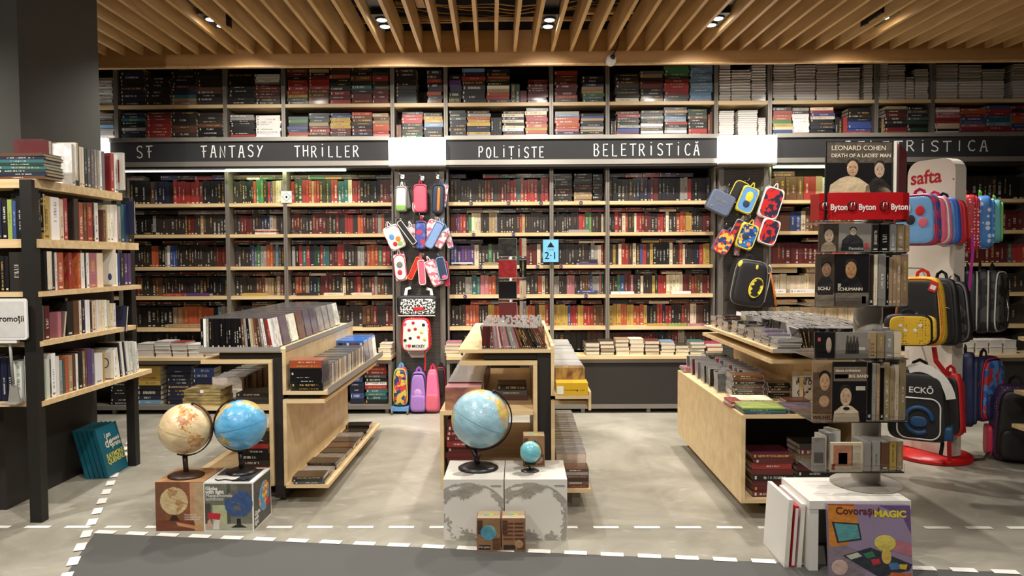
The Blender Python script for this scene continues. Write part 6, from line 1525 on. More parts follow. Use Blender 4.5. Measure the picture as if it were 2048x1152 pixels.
# third tier
z0, z1 = tier(508, 612, 1634, 1814)
scase(X(1633), X(1670), YFc + .014, z0, z1, 'K', 'brown sleeve lettered SCHU with a dim portrait, third spinner tier', words=(('SCHU', .1, .31, .09, M_GOLDW, 'LEFT'),), figs=(('s', .5, .42, .42, .2, (36, 32, 32)), ('h', .55, .70, .24, .14, (150, 112, 84)), ('b', .5, .13, .5, .13, (124, 112, 96))), yaw=-6)
scase(X(1669), X(1735), YFc - .002, z0, z1, 'k', 'dark sleeve lettered SCHUMANN with a portrait, third spinner tier', words=(('SCHUMANN', .06, .30, .085, M_GOLDW, 'LEFT'),), figs=(('s', .48, .44, .34, .16, (24, 22, 24)), ('h', .46, .70, .17, .17, (176, 130, 86)), ('b', .5, .13, .5, .13, (116, 106, 92)), ('b', .13, .40, .06, .035, (180, 174, 164)), ('b', .86, .12, .06, .07, (70, 64, 58))))
fan(z0, z1 - z0, X(1737), (('K', 8, 1), ('c', 7, 1), ('s', 16, 1), ('k', 4, .96), ('e', 7, .93), ('e', 8, .98), ('e', 8, .98), ('e', 16, 1)), 'third spinner tier')
# fourth tier
z0, z1 = tier(664, 716, 1632, 1814)
scase(X(1632), X(1671), YFc + .012, z0, z1, 'k', 'black music case with a pale hand, left end of fourth spinner tier', figs=(('o', .7, .5, .14, .3, (170, 150, 130)), ('b', .22, .72, .07, .07, (190, 80, 84))), yaw=-6)
scase(X(1672), X(1736), YFc - .002, z0, z1, 's', 'grey music case with a small group of figures, fourth spinner tier', figs=tuple(('s', .35 + .1 * k, .48, .06, .3, (60, 54, 50)) for k in range(4)) + tuple(('o', .35 + .1 * k, .82 - .04 * (k % 2), .035, .07, (90, 78, 68)) for k in range(4)) + (('b', .78, .36, .12, .07, (200, 190, 172)),))
fan(z0, z1 - z0, X(1738), (('e', 15, 1), ('e', 15, 1), ('s', 17, 1.03), ('c', 16, 1.03)), 'fourth spinner tier')
# fifth tier
z0, z1 = tier(722, 842, 1628, 1812)
scase(X(1629), X(1667), YFc + .014, z0, z1 - .01, 'e', 'tan sleeve lettered WILHELM with a thinking man, fifth spinner tier', words=(('WILHELM', .02, .03, .09, M_INK, 'LEFT'),), figs=(('b', .5, .48, .48, .36, (92, 72, 54)), ('h', .62, .68, .26, .16, (188, 148, 112)), ('o', .6, .34, .26, .1, (180, 140, 106))), yaw=-6)
scase(X(1667), X(1734), YFc - .002, z0, z1 - .003, 'k', 'dark sleeve with a man in bow tie lettered BIG BAND, fifth spinner tier', words=(('BIG BAND', .46, .74, .07, M_GOLDW, 'LEFT'), ('dance orchestras', .06, .84, .06, M_GOLDW, 'LEFT')), figs=(('b', .5, .80, .49, .12, (120, 104, 88)), ('b', .24, .76, .2, .035, (110, 44, 40)), ('s', .4, .14, .4, .14, (214, 196, 166)), ('h', .38, .42, .17, .16, (204, 172, 138)), ('o', .4, .22, .1, .03, (24, 22, 22)), ('b', .82, .56, .14, .035, (200, 190, 170))))
fan(z0, z1 - z0, X(1736), (('k', 9, .99), ('s', 7, .96), ('e', 7, .95), ('k', 7, .9), ('e', 11, .97), ('e', 9, .9), ('c', 9, .93), ('e', 15, 1.03)), 'fifth spinner tier')
# lowest tier
z0, z1 = tier(884, 942, 1630, 1806)
scase(X(1630), X(1655), YFc + .014, z0, z1 + .02, 's', 'grey photograph music case, left end of lowest spinner tier', figs=(('b', .5, .4, .36, .16, (84, 78, 74)),), yaw=-6)
scase(X(1664), X(1728), YFc - .002, z0, z1, 'c', 'cream music case with a red print of a stage, lowest spinner tier', figs=(('b', .38, .55, .3, .36, (186, 124, 96)), ('b', .38, .45, .14, .2, (206, 156, 124)), ('b', .8, .5, .14, .4, (190, 176, 150)), ('b', .08, .16, .05, .1, (176, 60, 56))))
fan(z0, z1 - z0, X(1731), (('s', 15, 1), ('s', 17, 1.02), ('m', 16, 1), ('y', 15, 1.02), ('e', 14, 1)), 'lowest spinner tier')
for k, (px, ch) in enumerate(((1655, 'c'), (1668, 's'), (1682, 'w'))): item('cd_case', T(X(px), YFc + .07 + .01 * k, z0) @ RZ(12 * k), .026, .08, (z1 - z0) * (1.18 + .08 * k), ch, f'{PAL[ch][1]} music case sticking up behind the front row, {ordn(k)} from left, lowest spinner tier', SG, 1.5)
# the play mat game box leaning on the table, boards leaning at its left
M_GAME = plain('lilac_print', S(150, 132, 158), .3, 0, .2, 5)
g = thing('game_box', 'large printed toy box lettered Covorasul Magic leaning on the white table', 'box', (1.63, 3.38, 0), 0)
L = T(1.632, 3.335, .002) @ RZ(-3) @ RX(-7)
w, h = .375, .338
MB().box(-w / 2, w / 2, 0, .03, 0, h, M=L).build('box', M_GAME, g)
def gq(m, pts, col, off=.0004): m.poly([L @ Vector((-w / 2 + u * w, -off, v * h)) for u, v in pts], S(*col)[:3])
m = MB(); gq(m, [(0, .42), (.0, 1), (.32, .98), (.38, .62), (.2, .44)], (206, 132, 52)); gq(m, [(0, .985), (.32, .975), (.32, 1), (0, 1)], (200, 70, 40)); gq(m, [(.62, .99), (1, .99), (1, .6), (.9, .85)], (110, 84, 130), .0005); gq(m, [(0, 0), (0, .42), (.2, .44), (.5, .3), (.4, 0)], (140, 124, 132), .0005)
gq(m, [(.04, .76), (.37, .74), (.40, .52), (.10, .47)], (58, 54, 60), .0008); gq(m, [(.07, .74), (.35, .72), (.38, .54), (.12, .49)], (92, 158, 158), .0012)
gq(m, [(.16, .3), (.5, .42), (1, .2), (.96, .12), (.6, .02)], (56, 58, 66), .0008); gq(m, [(.2, .30), (.34, .35), (.4, .3), (.26, .25)], (196, 200, 180), .0012); gq(m, [(.4, .33), (.52, .37), (.56, .3), (.46, .27)], (70, 130, 96), .0012); gq(m, [(.5, .26), (.6, .27), (.62, .2), (.52, .18)], (190, 60, 70), .0012); gq(m, [(.7, .22), (.82, .22), (.86, .14), (.74, .12)], (80, 120, 170), .0012); gq(m, [(.84, .2), (.94, .2), (.92, .13), (.84, .14)], (220, 190, 60), .0012); gq(m, [(.7, .02), (.98, .03), (.98, .08), (.74, .09)], (206, 110, 60), .0012); gq(m, [(.55, .45), (1, .3), (1, .48), (.75, .55)], (186, 120, 130), .0006)
m.build('front_print', M_PRINT, g)
MB().soft(w * .1, .001, h * .105, L @ T(-w / 2 + w * .12, -.0012, h * .14), 1, 1, S(206, 176, 164)[:3]).build('disc_picture', M_PRINT, g)
# plain yellow play figure stand-in: a soft teardrop shape
MB().soft(w * .13, .001, h * .11, L @ T(-w / 2 + w * .68, -.0016, h * .48), 1, 1, S(226, 206, 100)[:3]).soft(w * .06, .001, h * .1, L @ T(-w / 2 + w * .69, -.0016, h * .30), 1, 1, S(220, 186, 90)[:3]).build('yellow_shape', M_PRINT, g)
letters('lettering', 'Covorașul', L @ T(-w / 2 + w * .09, -.0016, h * .865) @ UPF, .047, plain('dark_red_ink', S(96, 34, 44), .6), g, 'LEFT', .0012)
letters('lettering', 'MAGIC', L @ T(-w / 2 + w * .56, -.0016, h * .835) @ UPF, .042, M_YEL, g, 'LEFT', .002, sx=1.1)
# leaning boards at the left of the table
for k, (xb, ch, la) in enumerate(((1.272, 'c', 'white boxed board leaning at the far left of the white table'), (1.305, 'r', 'thin red and white boxed board leaning left of the table'), (1.335, 'w', 'white boxed board leaning against the white table side'))):
    t = thing('game_board', la, 'box', (xb, 3.6, 0), 0, 'boxed boards leaning beside the white table')
    L2 = T(xb, 3.46 + .0 * k, .0015) @ RY(3.5) @ T(0, 0, 0)
    hh = (.33, .30, .31)[k]; th = (.022, .018, .02)[k]
    MB().box(0, th, 0, .30, 0, hh, M=L2).build('box', M_WHITEP if k != 1 else M_REDB, t)
    MB().box(.002, th - .002, -.0012, -.0002, .01, hh - .01, M=L2).build('spine_print', M_CREAM if k != 1 else M_WHITEP, t)

# ================================================================== pencil cases and bags on the perforated panels
def C3(*c): return S(*c)[:3]
P = {}
def pm(name, *a, **k):
    if name not in P: P[name] = patterned(name, *a, **k)
    return P[name]
def pl(name, col, rough=.5):
    if name not in P: P[name] = plain(name, S(*col), rough, 0, .12, 30)
    return P[name]
PC = 'pencil cases on the perforated panels'
def ROWH(px, py):
    rows = {355: 'top row', 352: 'top row', 440: 'second row', 432: 'second row', 437: 'second row', 505: 'third row', 510: 'third row', 512: 'third row', 594: 'above the zigzag bag', 637: 'above the red and white backpack', 745: 'above the dark floor bag',
            374: 'upper row', 362: 'upper row', 376: 'upper row', 452: 'lower row', 436: 'lower row', 520: 'above the bat emblem backpack'}
    if px < 1000: col = 'left end' if px < 815 else 'middle' if px < 860 else 'right end'
    else: col = 'left end' if px < 1470 else 'middle' if px < 1510 else 'right end'
    r = rows.get(py, '')
    return r if r.startswith('above') else r + ', ' + col
def hook(px, py, Y=7.205, ln=.16, drop=0):
    p = at(px, py, Y - .06)
    pan = 'left' if px < 1000 else 'right'
    t = thing('hook', f'chrome hook on the {pan} panel, {ROWH(px, py)}', 'hook', (p.x, Y, p.z), 0, 'chrome hooks on the perforated panels')
    MB().tube([(p.x, Y, p.z), (p.x, Y - ln + .02, p.z), (p.x, Y - ln, p.z + .006), (p.x, Y - ln - .004, p.z + .02)], .0035, 7, (.8, .8, .8)).build('rod', M_STEEL, t)
    MB().box(p.x - .018, p.x + .018, Y - .0002, Y + .004, p.z - .02, p.z + .02).build('hook_plate', M_STEEL, t)
    return t
def pcase(px, py, wpx, hpx, rot, Y, body, face, piping, label, depth=.045, name='pencil_case', cat='pencil case', loop=True, loopc=None, deco=(), group=PC, yaw=0, r=.3, turn=0):
    """soft zipped case hanging flat: centre pixel, size in pixels, rotation in the picture plane (degrees, + leans right)"""
    c = at(px, py, Y); k = (Y / F); w, h = wpx * k, hpx * k
    t = thing(name, label, cat, (c.x, Y, c.z - h / 2), 0, group)
    L = T(c.x, Y, c.z) @ RZ(yaw) @ RY(rot)
    MB().soft(w / 2, depth / 2, h / 2, L, .28, .22).build('body', body, t)
    if face: MB().prism(rrect(w * .88, h * .88, min(w, h) * r * .6), .003, L @ T(0, -depth / 2 + .001, 0) @ UPF).build('face_panel', face, t)
    pts = rrect(w * .93, h * .93, min(w, h) * r)
    if piping: MB().tube([L @ Vector((u, -depth / 2 - .001, v)) for u, v in pts], .006 * min(1.6, max(.7, w / .2)), 6, closed=True).build('piping', piping, t)
    pts2 = rrect(w * 1.0, h * 1.0, min(w, h) * r)
    MB().tube([L @ Vector((u, .004, v)) for u, v in pts2], .003, 5, closed=True).build('zip', M_BLACKP, t)
    if loop: MB().tube([L @ Vector((-w * .12, 0, h * .49)), L @ Vector((-w * .03, -.004, h * .5 + .045)), L @ Vector((w * .03, -.004, h * .5 + .045)), L @ Vector((w * .12, 0, h * .49))], 0, flat=(.009, .003, (0, 1, 0))).build('loop', loopc or body, t)
    for (u, v, a, b, m) in deco: MB().soft(a * w, .0022, b * h, L @ T(u * w, -depth / 2 - .003, v * h), 1, 1, nu=18, nv=10).build('printed_shape', m, t)
    return t, L, w, h
wht = pl('white_vinyl', (228, 224, 216), .35); gry = pl('grey_mesh_cloth', (120, 116, 112)); pk = pl('pink_cloth', (206, 96, 116)); dpk = pl('raspberry_cloth', (196, 44, 76)); nv = pl('navy_cloth', (42, 58, 84)); bl = pl('black_cloth', (30, 28, 29)); rd = pl('red_cloth', (196, 36, 38)); og = pl('orange_cloth', (226, 128, 44)); dn = pl('denim_cloth', (108, 138, 182)); lb = pl('sky_cloth', (96, 152, 208)); yl = pl('yellow_cloth', (224, 204, 60)); prp = pl('purple_cloth', (138, 92, 168)); grn = pl('lime_vinyl', (136, 184, 92)); slate = pl('slate_nylon', (96, 106, 128)); aqua = pl('aqua_cloth', (92, 168, 196))
pinkdot = pm('pink_floral', S(232, 208, 208), S(206, 110, 130), 40, .5, 'cells', .5, S(240, 232, 226)); bluepat = pm('blue_red_print', S(70, 84, 160), S(190, 60, 80), 30, .35, 'cells', .5, S(96, 120, 190)); redpat = pm('red_night_print', S(36, 40, 62), S(198, 40, 40), 22, .5, 'noise', .4); denimdot = pm('denim_dots', S(128, 158, 206), S(210, 222, 240), 90, .3, 'dots', .7); reddot = pm('red_white_dots', S(200, 28, 36), S(240, 230, 226), 42, .28, 'dots', .5); tigre = pm('zigzag_black_white', S(220, 218, 214), S(40, 38, 38), 60, .5, 'noise', .5); comic = pm('comic_print', S(210, 176, 70), S(40, 60, 110), 34, .45, 'cells', .5, S(196, 60, 60)); sea = pm('sea_print', S(44, 110, 180), S(30, 60, 130), 16, .5, 'noise', .4, S(220, 170, 60)); yface = pm('yellow_face_print', S(226, 180, 50), S(70, 50, 30), 60, .22, 'dots', .5); bluestar = pm('blue_red_star_print', S(50, 90, 160), S(190, 50, 60), 26, .42, 'cells', .6, S(80, 140, 200)); bearblue = pm('blue_bear_print', S(70, 130, 200), S(210, 226, 240), 22, .33, 'dots', .6); purpdot = pm('plum_dots', S(60, 40, 66), S(150, 90, 150), 50, .25, 'dots', .7); camo = pm('black_check', S(34, 32, 32), S(74, 72, 70), 22, .45, 'cells', .6)
for px, py in ((803, 352), (843, 355), (875, 352), (797, 440), (842, 432), (872, 437), (803, 505), (843, 510), (878, 512)): h_ = hook(px, py)
# left panel, top row
t, L, w, h = pcase(803, 398, 22, 50, 2, 7.12, wht, None, gry, 'narrow white case with lime green foot, top left on the left panel', .07)
MB().soft(w * .5, .037, h * .13, L @ T(0, -.002, -h * .36), .3, .3).build('green_foot', grn, t)
pcase(814, 396, 14, 46, -9, 7.15, gry, None, bl, 'grey case hanging behind the narrow white case, top left', .05)
t, L, w, h = pcase(841, 397, 27, 56, 0, 7.12, pk, None, dpk, 'raspberry pink case in the middle of the top row, left panel', .07, loopc=dpk)
MB().soft(w * .2, .03, h * .2, L @ T(-w * .42, -.005, -h * .3), .8, .8).build('side_print', wht, t)
t, L, w, h = pcase(877, 398, 24, 58, 3, 7.12, nv, None, bl, 'navy case with an orange zip strip, top right on left panel', .08, loopc=nv)
MB().soft(w * .13, .045, h * .43, L @ T(w * .04, -.004, -h * .02), .4, .4).build('orange_strip', og, t)
pcase(889, 392, 13, 48, 8, 7.15, slate, pinkdot, None, 'slim patterned case behind the navy one, right edge of left panel', .05)
# second row
t, L, w, h = pcase(789, 475, 32, 50, -24, 7.10, wht, wht, pinkdot, 'white case with bright round figures, tilted left in second row', .05, deco=((-.12, .05, .16, .12, lb), (.2, -.12, .16, .11, og), (-.1, -.26, .14, .1, rd), (.2, -.32, .16, .1, grn)))
pcase(814, 465, 11, 58, -36, 7.075, bl, None, wht, 'black and white striped slim case slanting over the second row', .025)
pcase(829, 472, 22, 44, -20, 7.14, wht, pinkdot, gry, 'white case with small red print behind the striped slim case', .04)
pcase(842, 470, 22, 56, 2, 7.12, bluepat, None, nv, 'blue and red printed case in the middle of the second row', .06, loopc=rd)
pcase(862, 462, 30, 44, 34, 7.14, pinkdot, pinkdot, pk, 'white case with pink print, tilted right in second row', .04)
pcase(869, 470, 18, 58, 28, 7.09, denimdot, None, dn, 'dotted denim case tilted right, second row of left panel', .05)
pcase(884, 480, 16, 36, 30, 7.07, pinkdot, None, gry, 'small floral case low in front of the denim case', .03)
pcase(897, 477, 13, 42, -14, 7.12, dn, pinkdot, None, 'denim case at the right edge of second row', .04)
# third row
pcase(801, 535, 24, 54, -6, 7.10, pinkdot, wht, dpk, 'oval white case with raspberry rim, third row left', .06, r=.48, deco=((0, .1, .26, .12, gry), (-.05, -.18, .2, .1, dpk)))
pcase(829, 537, 11, 50, 24, 7.12, rd, None, og, 'thin red and orange case slanting in third row', .04)
pcase(844, 545, 14, 52, -4, 7.10, pk, None, wht, 'long thin pale pink case hanging in third row', .035)
pcase(868, 546, 24, 54, -22, 7.10, pinkdot, pinkdot, pk, 'white and pink printed case tilted left, third row', .045)
pcase(884, 537, 18, 48, -12, 7.08, nv, None, denimdot, 'dark blue case with a pale flower, third row right', .05, deco=((.1, -.38, .3, .1, pk),))
pcase(893, 548, 10, 50, -6, 7.14, dpk, None, pk, 'raspberry case behind the dark blue one, right edge of third row', .04)
# big bag and backpack
p = at(835, 630, 7.08)
t = thing('toiletry_bag', 'wide black bag with black and white zigzag front, below the pencil cases', 'bag', (p.x, 7.1, p.z))
L = T(p.x, 7.10, p.z + .095)
MB().soft(.195, .07, .10, L, .3, .3, taper=-.05).build('body', bl, t); MB().soft(.172, .02, .075, L @ T(.01, -.062, -.01), .25, .25).build('zigzag_front', tigre, t)
MB().tube([L @ Vector((x, -.075, -.098)) for x in (-.18, 0, .18)], .006, 6).build('piping', wht, t); MB().soft(.05, .004, .018, L @ T(.02, -.083, -.03), .5, .5).build('badge', rd, t)
MB().tube([L @ Vector((-.12, 0, .09)), L @ Vector((-.11, .02, .16)), L @ Vector((-.07, .03, .17))], 0, flat=(.03, .004, (0, 1, 0))).build('strap', wht, t); MB().tube([L @ Vector((.14, 0, .09)), L @ Vector((.13, .03, .15)), L @ Vector((.08, .04, .16))], 0, flat=(.03, .004, (0, 1, 0))).build('strap', wht, t)
hook(835, 594, ln=.09)
BGp = 'backpacks in the shop'
def backpack(M, w, d, h, body, front, label, pocket=None, pipe=None, handle=None, straps=None, taper=.22, side=None, grp=BGp, zipc=None, name='backpack', e=.5):
    t = thing(name, label, 'backpack', M.translation, 0, grp)
    B = M @ T(0, 0, h / 2)
    MB().soft(w / 2, d / 2, h / 2, B, e * .8, .42, taper=taper).build('body', body, t)
    fw = w * .86
    if front: MB().soft(fw / 2, d * .16, h * .45, B @ T(0, -d * .43, -h * .01), .38, .36, taper=taper).build('front_panel', front, t)
    if pocket: MB().soft(fw * .44, d * .15, h * .19, B @ T(0, -d * .60, -h * .24), .4, .36, taper=.05).build('front_pocket', pocket, t)
    out = []
    for k in range(40):
        a = 2 * PI * k / 40; s = lambda v, ex: math.copysign(abs(v) ** ex, v)
        z = .47 * s(math.sin(a), .45); kk = 1 - taper * (z / .95 + .5)
        out.append(B @ Vector((w * .475 * kk * s(math.cos(a), .45), -d * .36, h * z)))
    if pipe: MB().tube(out, .006, 6, closed=True).build('piping', pipe, t)
    hd = handle or body
    MB().tube([B @ Vector((-w * .12, d * .18, h * .47)), B @ Vector((-w * .09, d * .18, h * .56)), B @ Vector((0, d * .18, h * .6)), B @ Vector((w * .09, d * .18, h * .56)), B @ Vector((w * .12, d * .18, h * .47))], 0, flat=(.022, .006, (0, 1, 0))).build('handle', hd, t)
    for s_ in (-1, 1):
        MB().tube([B @ Vector((s_ * w * .16, d * .42, h * .46)), B @ Vector((s_ * w * .24, d * .62, h * .3)), B @ Vector((s_ * w * .27, d * .66, 0)), B @ Vector((s_ * w * .3, d * .55, -h * .3)), B @ Vector((s_ * w * .36, d * .42, -h * .45))], 0, flat=(w * .16, .012, (0, 1, 0))).build('shoulder_strap', straps or hd, t)
    if side:
        for s_ in (-1, 1): MB().soft(d * .09, d * .34, h * .2, B @ T(s_ * w * .49, 0, -h * .25), .4, .4).build('side_pocket', side, t)
    if zipc: MB().tube([B @ Vector((-w * .3, -d * .54, h * .06)), B @ Vector((0, -d * .6, h * .09)), B @ Vector((w * .3, -d * .54, h * .06))], .004, 5).build('zip', zipc, t)
    return t, B
# white and red child's backpack (front left plain but for its lettering and dots)
p = at(833, 703, 7.05)
t, B = backpack(T(p.x, 7.06, p.z), .30, .13, .335, reddot, wht, 'child backpack with white front and dotted red sides lettered I love MICKEY', None, rd, rd, rd, taper=.10, zipc=None)
letters('lettering', 'I', B @ T(-.095, -.0785, -.118) @ UPF, .04, M_INK, t, 'LEFT', .001); letters('lettering', 'MICKEY', B @ T(-.035, -.0785, -.118) @ UPF, .036, M_INK, t, 'LEFT', .001)
MB().soft(.011, .002, .011, B @ T(-.068, -.0785, -.10), 1, 1).soft(.011, .002, .011, B @ T(-.053, -.0785, -.10), 1, 1).prism([(-.02, .004), (.02, .004), (0, -.022)], .002, B @ T(-.0605, -.0775, -.104) @ UPF).build('heart_print', rd, t)
for (u, v, m) in ((-.1, .11, pk), (-.06, .05, rd), (.08, .1, bl), (.09, -.04, yl), (-.1, -.05, bl), (-.02, .12, rd), (.03, -.02, rd), (.06, .03, yl), (-.05, -.03, bl), (.0, .06, rd)): MB().soft(.016, .002, .014, B @ T(u, -.0782, v), 1, 1, nu=14, nv=8).build('dot_print', m, t)
MB().tube([B @ Vector((.08, .0, -.15)), B @ Vector((.085, -.01, -.24)), B @ Vector((.08, -.005, -.36))], 0, flat=(.014, .003, (0, 1, 0))).build('loose_strap', rd, t)
hook(833, 637, ln=.12)
p = at(832, 716, 7.13); t = thing('card_hanger', 'white folded card hanging below the red and white child backpack', 'card', (p.x, 7.16, p.z))
MB().prism([(-.10, .075), (.12, .075), (.07, 0), (-.05, 0)], .003, T(p.x, 7.165, p.z) @ UPF).build('card', M_WHITEP, t)
MB().tube([(p.x, 7.164, p.z + .07), (p.x, 7.19, p.z + .10), (p.x, 7.209, p.z + .11)], .003, 5).build('tab', M_WHITEP, t)
# bags standing on the floor under the left panel
FB = 'children bags standing on the floor under the left panel'
def floorx(px, Y): return at(px, 825, Y).x
t, B = backpack(T(floorx(803, 7.03), 7.03, .075), .15, .15, .37, bluestar, comic, 'bright blue and red child bag on a light blue wheeled base', None, yl, aqua, aqua, taper=.2, grp=FB, name='trolley_bag')
MB().box(-.085, .085, -.09, .08, -.045, -.004, M=T(floorx(803, 7.03), 7.03, .075)).build('wheel_base', lb, t)
for s_ in (-1, 1): MB().lathe([(.028, -.008), (.03, 0), (.028, .008)], 20, T(floorx(803, 7.03) + s_ * .075, 6.93, .031) @ RY(90)).build('wheel', gry, t)
t, B = backpack(T(floorx(838, 7.03), 7.03, .002), .19, .13, .40, prp, pl('lilac_cloth', (160, 116, 188)), 'purple child backpack standing on the floor, middle of the row', pl('lilac_cloth', (0, 0, 0)), nv, prp, nv, taper=.3, grp=FB)
MB().soft(.04, .006, .04, B @ T(0, -.075, 0), 1, 1).build('badge', pl('pale_lilac_vinyl', (190, 150, 200)), t)
backpack(T(floorx(866, 7.04), 7.04, .002), .165, .13, .42, pk, pl('bright_pink_cloth', (226, 110, 150)), 'bright pink child backpack standing on the floor, right of the purple one', pk, None, dpk, dpk, taper=.4, grp=FB)
backpack(T(floorx(882, 7.10), 7.12, .16), .11, .1, .28, camo, bl, 'small dark bag hanging behind the pink backpack', None, dpk, bl, bl, taper=.2, grp=FB)
hook(882, 745, ln=.08)
# right panel
for px, py in ((1452, 374), (1492, 362), (1530, 376), (1447, 452), (1494, 436), (1538, 436), (1480, 520)): hook(px, py)
t, L, w, h = pcase(1440, 406, 50, 44, 26, 7.08, slate, slate, None, 'slate blue nylon case with grey lettering, top left of the right panel', .08, r=.25)
letters('lettering', 'ESCHIAS', L @ T(-w * .28, -.0455, h * .04) @ UPF, .034, MATS['grey_plastic'], t, 'LEFT'); letters('lettering', 'by act', L @ T(-w * .1, -.0455, -h * .12) @ UPF, .02, MATS['grey_plastic'], t, 'LEFT')
MB().tube([L @ Vector((-w * .34, -.045, -h * .26)), L @ Vector((-w * .30, -.045, -h * .34)), L @ Vector((-w * .24, -.045, -h * .24))], .004, 5).build('logo', MATS['grey_plastic'], t)
pcase(1478, 385, 34, 46, 26, 7.15, bl, None, yl, 'black case with yellow rim behind the light blue one, right panel', .04)
pcase(1494, 400, 34, 54, 22, 7.09, yl, lb, yl, 'light blue case with yellow rim, top middle of the right panel', .05, deco=((.02, .12, .22, .2, yl), (.0, -.16, .2, .14, nv), (.03, .18, .1, .07, wht)))
pcase(1541, 407, 40, 64, 18, 7.09, wht, redpat, wht, 'large dark case with red print and white rim, top right of the right panel', .06)
pcase(1446, 485, 32, 48, 28, 7.08, slate, comic, rd, 'case with letter print and red edge, lower left on the right panel', .07)
pcase(1473, 460, 18, 44, 26, 7.13, wht, redpat, gry, 'white red and black printed case behind the blue sea case', .04)
pcase(1518, 445, 22, 36, 34, 7.14, pk, None, prp, 'pink pointed case peeping out between the two lower cases', .04)
pcase(1493, 473, 36, 52, 20, 7.08, yl, sea, yl, 'blue sea print case with yellow rim, lower middle of right panel', .05, deco=((-.1, -.02, .2, .13, nv), (.22, -.28, .12, .08, og), (-.25, -.3, .1, .06, yl)))
pcase(1537, 464, 36, 52, 18, 7.08, wht, redpat, wht, 'smaller dark case with red print and white rim, lower right', .05)
pcase(1474, 497, 12, 30, 8, 7.15, gry, pinkdot, None, 'small grey keyring case hanging low in the middle of the right panel', .03)
# black backpack with a yellow oval emblem
p = at(1487, 613, 7.0)
t, B = backpack(T(p.x, 7.02, p.z) @ RY(9) @ RZ(4), .37, .20, .46, bl, bl, 'black backpack with a yellow oval bat emblem on the right panel', None, gry, bl, bl, taper=.12)
EM = B @ T(.045, -.128, -.035) @ RY(14)
MB().tube([EM @ Vector((.062 * math.cos(a * PI / 20), 0, .096 * math.sin(a * PI / 20))) for a in range(40)], .005, 6, closed=True).build('emblem_ring', yl, t)
bat = [(0, .018), (.008, .03), (.012, .02), (.03, .022), (.034, .042), (.058, .018), (.056, -.02), (.042, -.012), (.03, -.026), (.014, -.016), (0, -.036)]
bat = bat + [(-x, y) for x, y in reversed(bat[1:-1])]
MB().soft(.06, .003, .094, EM @ T(0, .002, 0), 1, 1).build('emblem_oval', yl, t)
MB().prism([(y * 1.5, x * 1.45) for x, y in bat][::-1], .002, EM @ T(0, -.0022, 0) @ UPF).build('emblem_bat', bl, t)
MB().tube([B @ Vector((.17, -.05, .20)), B @ Vector((.21, -.02, .17)), B @ Vector((.215, 0, .02)), B @ Vector((.20, 0, -.16))], .006, 6).build('white_piping', wht, t)
MB().soft(.012, .004, .022, B @ T(.03, -.115, .16), .8, .8).build('zip_tag', yl, t); MB().soft(.018, .01, .034, B @ T(-.13, -.10, .17) @ RY(15), .8, .8).build('round_tag', yl, t)
p = at(1527, 616, 7.12); t = thing('backpack', 'dark backpack edge with an orange rim behind the black bat emblem backpack', 'backpack', (p.x, 7.12, p.z), 0, BGp)
LL = T(p.x, 7.14, p.z + .18) @ RY(-6); MB().soft(.09, .05, .18, LL, .3, .3, taper=.15).build('body', bl, t); MB().tube([LL @ Vector((.02, -.05, .16)), LL @ Vector((.07, -.05, .15)), LL @ Vector((.085, -.05, 0)), LL @ Vector((.095, -.05, -.17))], .011, 6).build('orange_rim', og, t); MB().tube([LL @ Vector((-.02, .02, .17)), LL @ Vector((-.02, .05, .21)), LL @ Vector((.02, .05, .21)), LL @ Vector((.02, .02, .17))], .006, 5).build('handle', bl, t)

# ================================================================== white rucksack stand at the right
SXc, SYc = at(1862, 920, 5.42).x, 5.42
st = thing('rucksack_stand', 'white panel stand lettered safta on a round red base, hung with rucksacks', 'display stand', (SXc, SYc, 0))
TH_ = -66
LS = T(SXc, SYc, 0) @ RZ(TH_)
MB().lathe([(.27, .0008), (.275, .012), (.27, .032), (.10, .045), (.0, .046)], 48, T(SXc, SYc, 0)).build('base', M_RED, st)
zt_ = at(1870, 320, SYc).z
panel = [(-.19, .048), (.19, .048), (.19, zt_ - .10)] + [(.19 - .10 + .10 * math.cos(rad(a)), zt_ - .10 + .10 * math.sin(rad(a))) for a in range(0, 91, 15)] + [(-.19 + .10 - .10 * math.sin(rad(a)), zt_ - .10 + .10 * math.cos(rad(a))) for a in range(0, 91, 15)]
MB().prism(panel, .115, LS @ T(0, .0575, 0) @ UPF).build('panel', plain('ivory_panel', S(214, 206, 192), .4, 0, .03, 8), st)
letters('lettering', 'safta', LS @ T(-.165, -.0585, zt_ - .17) @ UPF, .14, plain('logo_red', S(170, 22, 34), .4), st, 'LEFT', .003, sx=.98)
MB().lathe([(.006, 0), (.006, .001)], 12, LS @ T(.175, -.0583, zt_ - .16) @ RX(90)).build('mark', MATS['logo_red'], st)
for side_ in (-1, 1):
    for zr, ln in ((zt_ - .29, .42), (1.41, .38), (.86, .25)):
        MB().tube([LS @ Vector((-.06, side_ * .0575, zr)), LS @ Vector((-.06, side_ * (.0575 + ln), zr + .01)), LS @ Vector((-.06, side_ * (.0575 + ln + .01), zr + .03))], .006, 7).build('rod', M_STEEL, st)
RG = 'rucksacks on the white stand'
nrm = (LS.to_3x3() @ Vector((0, -1, 0)))
def hangbag(px, py_top, py_bot, Y, w, d, body, front, label, yaw, **k):
    if py_top < 400: py_top += 8
    d = d * .8
    c = at(px, (py_top + py_bot) / 2, Y); zt2 = at(px, py_top, Y).z; zb = at(px, py_bot, Y).z
    return backpack(T(c.x, Y, zb) @ RZ(yaw), w, d, zt2 - zb, body, front, label, grp=RG, **k)
bgl = pl('light_blue_vinyl', (110, 160, 206)); pkl = pl('candy_pink_cloth', (222, 130, 160)); teal = pl('teal_plush', (96, 180, 180)); blu = pl('royal_cloth', (50, 100, 190))
